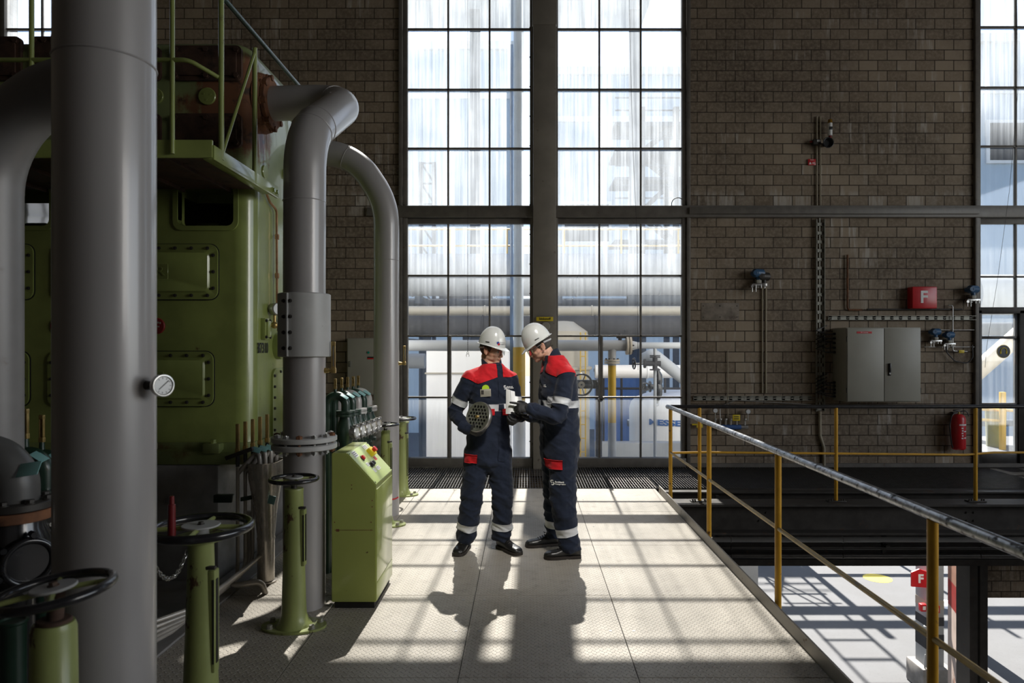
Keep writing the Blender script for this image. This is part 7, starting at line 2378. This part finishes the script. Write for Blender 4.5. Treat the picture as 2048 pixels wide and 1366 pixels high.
    for heel, fd in S['feet']:
        shoe(root, heel, fd)
    hm, HT = helmet(root, hc, H, S.get('helmet_label'), s=hs)
    glasses(root, hc, H, S['temple'], hs)
    return dict(root=root, cov=cov, u=u, f=f, J=J, helmet=hm, HT=HT, H=H, hc=hc)

# --- left worker: faces the camera, turned to the right
d1 = 5.66
def ms(px, d): return px * d / F_PX
def torso1(J):
    return [(J(976, 943), 0.05, 0.06), (J(976, 936), 0.10, 0.10), (J(976, 926), 0.165, 0.125), (J(976, 905), 0.182, 0.132), (J(977, 875), 0.180, 0.132), (J(979, 845), 0.172, 0.126), (J(981, 815), 0.176, 0.126), (J(983, 785), 0.186, 0.126), (J(984, 759), 0.182, 0.112), (J(984, 741), 0.138, 0.088), (J(985, 727), 0.082, 0.07)]
def arms1(J, u, f):
    return [([J(940, 759, -0.07), J(911, 820, -0.05), J(921, 842, -0.13), J(936, 859, -0.20)], [0.074, 0.060, 0.055, 0.046]),
            ([J(1021, 761, 0.07), J(1031, 812, 0.03), J(1034, 824, -0.09), J(1036, 832, -0.18)], [0.072, 0.058, 0.053, 0.045])]
def legs1(J, u, f):
    return [([J(955, 905, -0.02), J(943, 1000, -0.03), J(936, 1050, -0.0), J(930, 1080, 0.03)], [0.112, 0.092, 0.088, 0.080]),
            ([J(998, 905, 0.02), J(1004, 1000, 0.0), J(1004, 1050, 0.02), J(1002, 1078, 0.04)], [0.112, 0.088, 0.082, 0.078])]
def bands1(J, arms, legs, rings):
    a = arms[0][0]
    out = [(a[0].lerp(a[1], 0.72), a[1], 0.052, 0.10)]
    a = arms[1][0]
    out.append((a[0].lerp(a[1], 0.80), a[1], 0.050, 0.085))
    for L in legs:
        p = L[0]
        out.append((V(p[2]) + V((0, 0, 0.005)), V(p[3]), 0.060, 0.13))
    out.append((J(980, 813), J(980, 800), 0.056, 0.30, 0.0025, 'reflect', 'reflective_band', lambda c, n: (c - J(980, 813)).length < 0.215 and min((c - V(q)).length for A in arms for q in (A[0][1], A[0][2], V(A[0][0]).lerp(V(A[0][1]), 0.7))) > 0.075))
    return out
W1 = person(dict(
    x=ms(970 - CX, d1), d=d1, yaw=24, head_f=(0.86, -0.46, -0.20), head_c=lambda J: J(983, 702, 0.03), neck=lambda J: J(985, 734, 0.02), hs=0.98,
    collar=lambda J: (J(984, 732, 0.02), J(981, 711, 0.03)),
    torso=torso1, arms=arms1, legs=legs1, bands=bands1, skin=M['skin_a'], hair=M['hair_a'], seed=1.3, temple=M['lens'],
    yoke=dict(segs=[(-0.42, 1.50), (-0.30, 1.470), (-0.150, 1.395), (0.0, 1.445), (0.14, 1.445), (0.30, 1.48), (0.42, 1.5)], pc=0.035),
    patches=lambda J: [(J(942, 917, -0.12), (1, 0.0, -0.03), (0.2, -1, 0), 0.105, 0.068, 0.006, 'red_cloth', 'pocket_flap'),
                       (J(982, 824, -0.12), (1, 0, 0), (0.1, -1, 0), 0.056, 0.052, 0.005, 'red_cloth', 'pocket_flap'),
                       (J(1010, 824, -0.1), (1, 0, 0), (0.3, -1, 0), 0.045, 0.052, 0.005, 'red_cloth', 'pocket_flap')],
    hands=lambda J, arms, u, f: [
        dict(wrist=J(936, 858, -0.20), d=(0.75, -0.25, -0.30), back=(-0.35, -0.65, -0.55), thumb_side=(0.2, -0.3, 0.9), curls=[(0.5, 0.7, 0.4), (0.55, 0.7, 0.4), (0.6, 0.75, 0.4), (0.65, 0.8, 0.4)], thumb=(0.7, 0.4), s=1.0),
        dict(wrist=J(1038, 836, -0.20), d=(-0.35, -0.60, -0.25), back=(0.55, -0.35, -0.6), thumb_side=(-0.2, 0.0, 0.9), curls=[(0.8, 0.9, 0.6), (0.85, 1.0, 0.6), (0.9, 1.0, 0.6), (0.95, 1.0, 0.6)], thumb=(0.5, 0.5), s=1.0)],
    feet=[(V((ms(933 - CX, 5.78), 5.76, 0)), (-0.22, -1)), (V((ms(1002 - CX, 5.76), 5.74, 0)), (0.62, -0.78))],
    label='left worker in white helmet and navy and red coverall, holding a drilled plate'))

# --- right worker: faces left, head bowed
d2 = 5.62
def torso2(J):
    return [(J(1117, 942), 0.05, 0.06), (J(1117, 936), 0.10, 0.10), (J(1118, 926), 0.165, 0.135), (J(1119, 905), 0.180, 0.150), (J(1119, 875), 0.178, 0.152), (J(1118, 845), 0.176, 0.150), (J(1117, 815), 0.182, 0.150), (J(1116, 785), 0.190, 0.146), (J(1116, 756), 0.186, 0.134), (J(1114, 737), 0.155, 0.110), (J(1111, 722), 0.112, 0.090), (J(1108, 711), 0.080, 0.075)]
def arms2(J, u, f):
    return [([J(1100, 748, 0.17), J(1088, 828, 0.12), J(1072, 832, 0.02), J(1058, 830, -0.09)], [0.074, 0.060, 0.054, 0.046]),
            ([J(1132, 750, -0.15), J(1117, 828, -0.22), J(1090, 827, -0.26), J(1062, 818, -0.28)], [0.076, 0.066, 0.058, 0.047])]
def legs2(J, u, f):
    return [([J(1108, 905, 0.09), J(1110, 1000, 0.14), J(1110, 1050, 0.18), J(1109, 1074, 0.19)], [0.115, 0.092, 0.084, 0.082]),
            ([J(1126, 905, -0.08), J(1126, 1000, -0.12), J(1134, 1060, -0.12), J(1141, 1101, -0.12)], [0.122, 0.104, 0.090, 0.088])]
def bands2(J, arms, legs, rings):
    a = arms[1][0]
    out = [(V(a[0]).lerp(V(a[1]), 0.68), V(a[1]), 0.054, 0.12)]
    a = arms[0][0]
    out.append((V(a[0]).lerp(V(a[1]), 0.66), V(a[1]), 0.054, 0.10))
    p = legs[0][0]; out.append((J(1111, 1044, 0.17), V(p[3]), 0.062, 0.12))
    p = legs[1][0]; out.append((J(1133, 1061, -0.12), V(p[3]), 0.064, 0.13))
    out.append((J(1117, 806), J(1117, 790), 0.058, 0.30, 0.0025, 'reflect', 'reflective_band', lambda c, n: (c - J(1117, 806)).length < 0.23 and min((c - V(q)).length for A in arms for q in (A[0][1], V(A[0][0]).lerp(V(A[0][1]), 0.6))) > 0.102))
    return out
W2 = person(dict(
    x=ms(1115 - CX, d2), d=d2, yaw=-66, head_f=(-0.88, -0.16, -0.54), head_c=lambda J: J(1080, 694, 0.03), neck=lambda J: J(1105, 717, 0.02), hs=1.0,
    collar=lambda J: (J(1104, 719, 0.02), J(1096, 699, 0.02)),
    torso=torso2, arms=arms2, legs=legs2, bands=bands2, skin=M['skin_b'], hair=M['hair_b'], seed=5.1, temple=M['black'],
    yoke=dict(segs=[(-0.42, 1.55), (-0.30, 1.53), (-0.150, 1.455), (0.0, 1.50), (0.15, 1.455), (0.215, 1.485), (0.30, 1.535), (0.42, 1.55)], pc=0.0),
    patches=lambda J: [(J(1105, 930, -0.2), (1, 0.0, 0.01), (-0.15, -1, 0), 0.160, 0.072, 0.006, 'red_cloth', 'pocket_flap')],
    hands=lambda J, arms, u, f: [
        dict(wrist=J(1060, 831, -0.10), d=(-0.9, -0.3, 0.05), back=(0.1, 0.5, -0.8), thumb_side=(-0.3, -0.8, 0.3), curls=[(0.5, 0.6, 0.4)] * 4, thumb=(0.5, 0.4), s=1.0),
        dict(wrist=J(1060, 817, -0.28), d=(-0.93, 0.02, 0.10), back=(0.05, -0.85, 0.5), thumb_side=(-0.1, -0.3, 0.9), curls=[(0.05, 0.08, 0.05), (0.75, 0.9, 0.5), (0.9, 1.0, 0.6), (1.0, 1.05, 0.6)], thumb=(0.55, 0.5), s=1.02)],
    feet=[(V((ms(1111 - CX, 5.83), 5.83, 0)), (-1, -0.22)), (V((ms(1153 - CX, 5.48), 5.48, 0)), (-1, -0.10))],
    label='right worker in white helmet and navy and red coverall, pointing at papers'))

# --- badges, lettering and logos on the coveralls
def glue(o, target, maxd=0.2, lift=0.003, dirv=None):
    """lays a flat mark onto the cloth along direction dirv"""
    import mathutils
    bvh = mathutils.bvhtree.BVHTree.FromPolygons([v.co + wloc(target) for v in target.data.vertices], [p.vertices[:] for p in target.data.polygons])
    w = wloc(o)
    dv = V(dirv).normalized()
    for v in o.data.vertices:
        q = v.co + w
        h = bvh.ray_cast(q - dv * maxd, dv, 2 * maxd)
        if h[0] is not None:
            v.co = h[0] - dv * lift - w
    return o
J1, J2 = W1['J'], W2['J']
c = J1(972, 785, -0.10)
s = MB(); s.box(c, (0.086, 0.004, 0.062), Matrix.Rotation(-0.06, 3, 'Y'), 0.002)
bg = s.build('id_badge', M['offwhite'], W1['cov'])
y = min((v.co + wloc(W1['cov'])).y for v in W1['cov'].data.vertices if abs((v.co + wloc(W1['cov'])).x - c.x) < 0.05 and abs((v.co + wloc(W1['cov'])).z - c.z) < 0.035)
dy = y - 0.004 - c.y
for v in bg.data.vertices: v.co.y += dy
c = c + V((0, dy, 0))
s = MB(); s.box(c + V((-0.026, -0.003, 0.004)), (0.022, 0.002, 0.034)); s.build('badge_photo', M['steel_dark'], bg, smooth=False)
s = MB()
for k in range(4): s.box(c + V((0.014, -0.003, 0.014 - 0.008 * k)), (0.040 - 0.006 * (k % 2), 0.001, 0.003))
s.box(c + V((0.028, -0.003, -0.023)), (0.014, 0.001, 0.006)); s.build('badge_print', M['galv'], bg, smooth=False)
s = MB(); s.cyl(c + V((0, 0.002, 0.036)), c + V((0, -0.001, 0.036)), 0.029, seg=32); s.build('badge_reel', mat('lime_badge_reel', (0.42, 0.62, 0.03), 0.45), bg)

def cloth_logo(Wk, px, py, dy, h, ux, n, lines, ts, both=True):
    o = Wk['J'](px, py, dy)
    ux = V(ux).normalized()
    s = MB(); logo_mark(s, o, ux, (0, 0, 1), h)
    lg = s.build('logo_mark', M['white'], Wk['cov'])
    glue(lg, Wk['cov'], 0.25, 0.003, n)
    for k, tx in enumerate(lines):
        t = lettering(tx, ts, M['white'], 'lettering', Wk['cov'], o + ux * h * 0.55 + V((0, 0, (0.5 - k) * ts * 1.02)), ux, (0, 0, 1), 0.001, align='LEFT', bold=0.0008)
        glue(t, Wk['cov'], 0.25, 0.003, n)
cloth_logo(W2, 1104, 961, -0.10, 0.036, (1, -0.1, 0), (0, 1, 0), ('Burckhardt', 'Compression'), 0.0155)
cloth_logo(W2, 1078, 771, -0.05, 0.024, (1, -0.45, 0), (0.3, 1, 0), ('Burckhardt', 'Compression'), 0.011)
cloth_logo(W1, 1010, 775, -0.10, 0.028, (1, 0.2, -0.05), (0, 1, 0), ('Burckhardt', 'Compression'), 0.010)
# helmet badge
HT = W1['HT']
hmb = W1['helmet']
o = HT(0.070, 0.100, 0.085); ux = (W1['H'] @ V((-0.75, 0.62, 0))).normalized()
uxh = (HT(0.058, 0.108, 0.085) - HT(0.080, 0.086, 0.085)).normalized()
nv = uxh.cross(V((0, 0, 1)))
nin = (W1['hc'] + V((0, 0, 0.085)) - o).normalized()
s = MB(); s.ell(o, (0.012, 0.012, 0.012)); b_ = s.build('helmet_logo', mat('logo_blue', (0.02, 0.05, 0.25), 0.4), hmb); glue(b_, hmb, 0.06, 0.001, nin)
s = MB(); s.ell(o + V((0, 0, -0.009)) + uxh * 0.006, (0.010, 0.010, 0.010)); b_ = s.build('helmet_logo_red', M['red'], hmb); glue(b_, hmb, 0.06, 0.0015, nin)
for k, tx in enumerate(('Burckhardt', 'Compression')):
    t = lettering(tx, 0.0125, mat('logo_text_blue', (0.03, 0.04, 0.10), 0.5), 'lettering', hmb, o + uxh * 0.017 + V((0, 0, 0.008 - 0.0135 * k)), uxh, (0, 0, 1), 0.0006, align='LEFT'); glue(t, hmb, 0.07, 0.0012, nin)

# --- what they hold: drilled valve plate, papers
pc = P(957, 834, d1 - 0.225)
pn = V((-0.58, -0.74, 0.28)).normalized()
pl = thing('valve_plate', pc, 'round metal valve plate full of holes under the left worker\'s arm', 'valve plate')
F = frame_of(pn)
holes = []
for i in range(-4, 5):
    for j in range(-4, 5):
        x, y_ = (i + 0.5 * (j % 2)) * 0.031, j * 0.0268
        if math.hypot(x, y_) < 0.096: holes.append((x, y_))
s = MB(); s.cyl(pc - pn * 0.018, pc + pn * 0.012, 0.112, seg=64)
pm = s.build('plate', M['steel'], pl)
s = MB()
for (x, y_) in holes: s.cyl(pc + F @ V((x, y_, -0.006)), pc + F @ V((x, y_, 0.03)), 0.0118, seg=16)
cut(pm, [s.build('cutter', M['dark'], pl)])
sharp(pm)
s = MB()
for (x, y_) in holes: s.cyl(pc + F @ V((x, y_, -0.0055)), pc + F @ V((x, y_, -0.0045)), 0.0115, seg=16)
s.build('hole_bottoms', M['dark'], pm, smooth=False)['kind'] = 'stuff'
s = MB(); s.lathe([(0.111, -0.024), (0.121, -0.024), (0.123, -0.021), (0.123, 0.010), (0.121, 0.013), (0.111, 0.013), (0.111, -0.024)], pc, F, 64, False, False); s.build('rim', M['steel'], pl)
s = MB(); s.cyl(pc, pc + pn * 0.022, 0.012, seg=20, bev=0.002); s.bolt(pc + pn * 0.02, pn, 0.009, 0.012); s.build('centre_bolt', M['brass'], pl)

def sheet(name, corners, curl, label, nx=14, ny=18, th=0.0006):
    a, b, c_, d_ = [V(p) for p in corners]
    nrm = (b - a).cross(d_ - a).normalized()
    rows_t, rows_b = [], []
    mb = MB()
    g = [[None] * (nx + 1) for _ in range(ny + 1)]
    for j in range(ny + 1):
        for i in range(nx + 1):
            x, y_ = i / nx, j / ny
            p = a.lerp(b, x).lerp(d_.lerp(c_, x), y_)
            g[j][i] = p + nrm * curl(x, y_)
    top = [[mb.bm.verts.new(p + nrm * th / 2) for p in r] for r in g]
    bot = [[mb.bm.verts.new(p - nrm * th / 2) for p in r] for r in g]
    for j in range(ny):
        for i in range(nx):
            mb.bm.faces.new((top[j][i], top[j][i + 1], top[j + 1][i + 1], top[j + 1][i]))
            mb.bm.faces.new((bot[j][i], bot[j + 1][i], bot[j + 1][i + 1], bot[j][i + 1]))
    o = mb.build(name, M['paper'], None, ang=30)
    return tag(o, label, 'paper', 'papers the workers look at')
dp = d1 - 0.245
sheet('paper', [P(1011.5, 828, dp), P(1033, 827, dp - 0.02), P(1031, 783, dp + 0.03), P(1012.5, 777, dp + 0.01)], lambda x, y: 0.018 * math.sin(x * 2.6) + (0.030 * max(0, y - 0.45) * (1 if x > 0.5 else 0.3)), 'white folded paper held upright between the workers')
sheet('paper', [P(1019, 828, dp + 0.03), P(1038, 826, dp + 0.05), P(1036.5, 793, dp + 0.07), P(1022, 790, dp + 0.06)], lambda x, y: 0.012 * math.sin(x * 5 + 1) * y, 'white paper sheet just behind the folded one')
sheet('paper', [P(1027, 826, dp - 0.03), P(1052, 827, dp - 0.02), P(1056, 829, dp + 0.13), P(1034, 834, dp + 0.10)], lambda x, y: 0.004 * math.sin(x * 5), 'white paper lying level in the right worker\'s far hand')
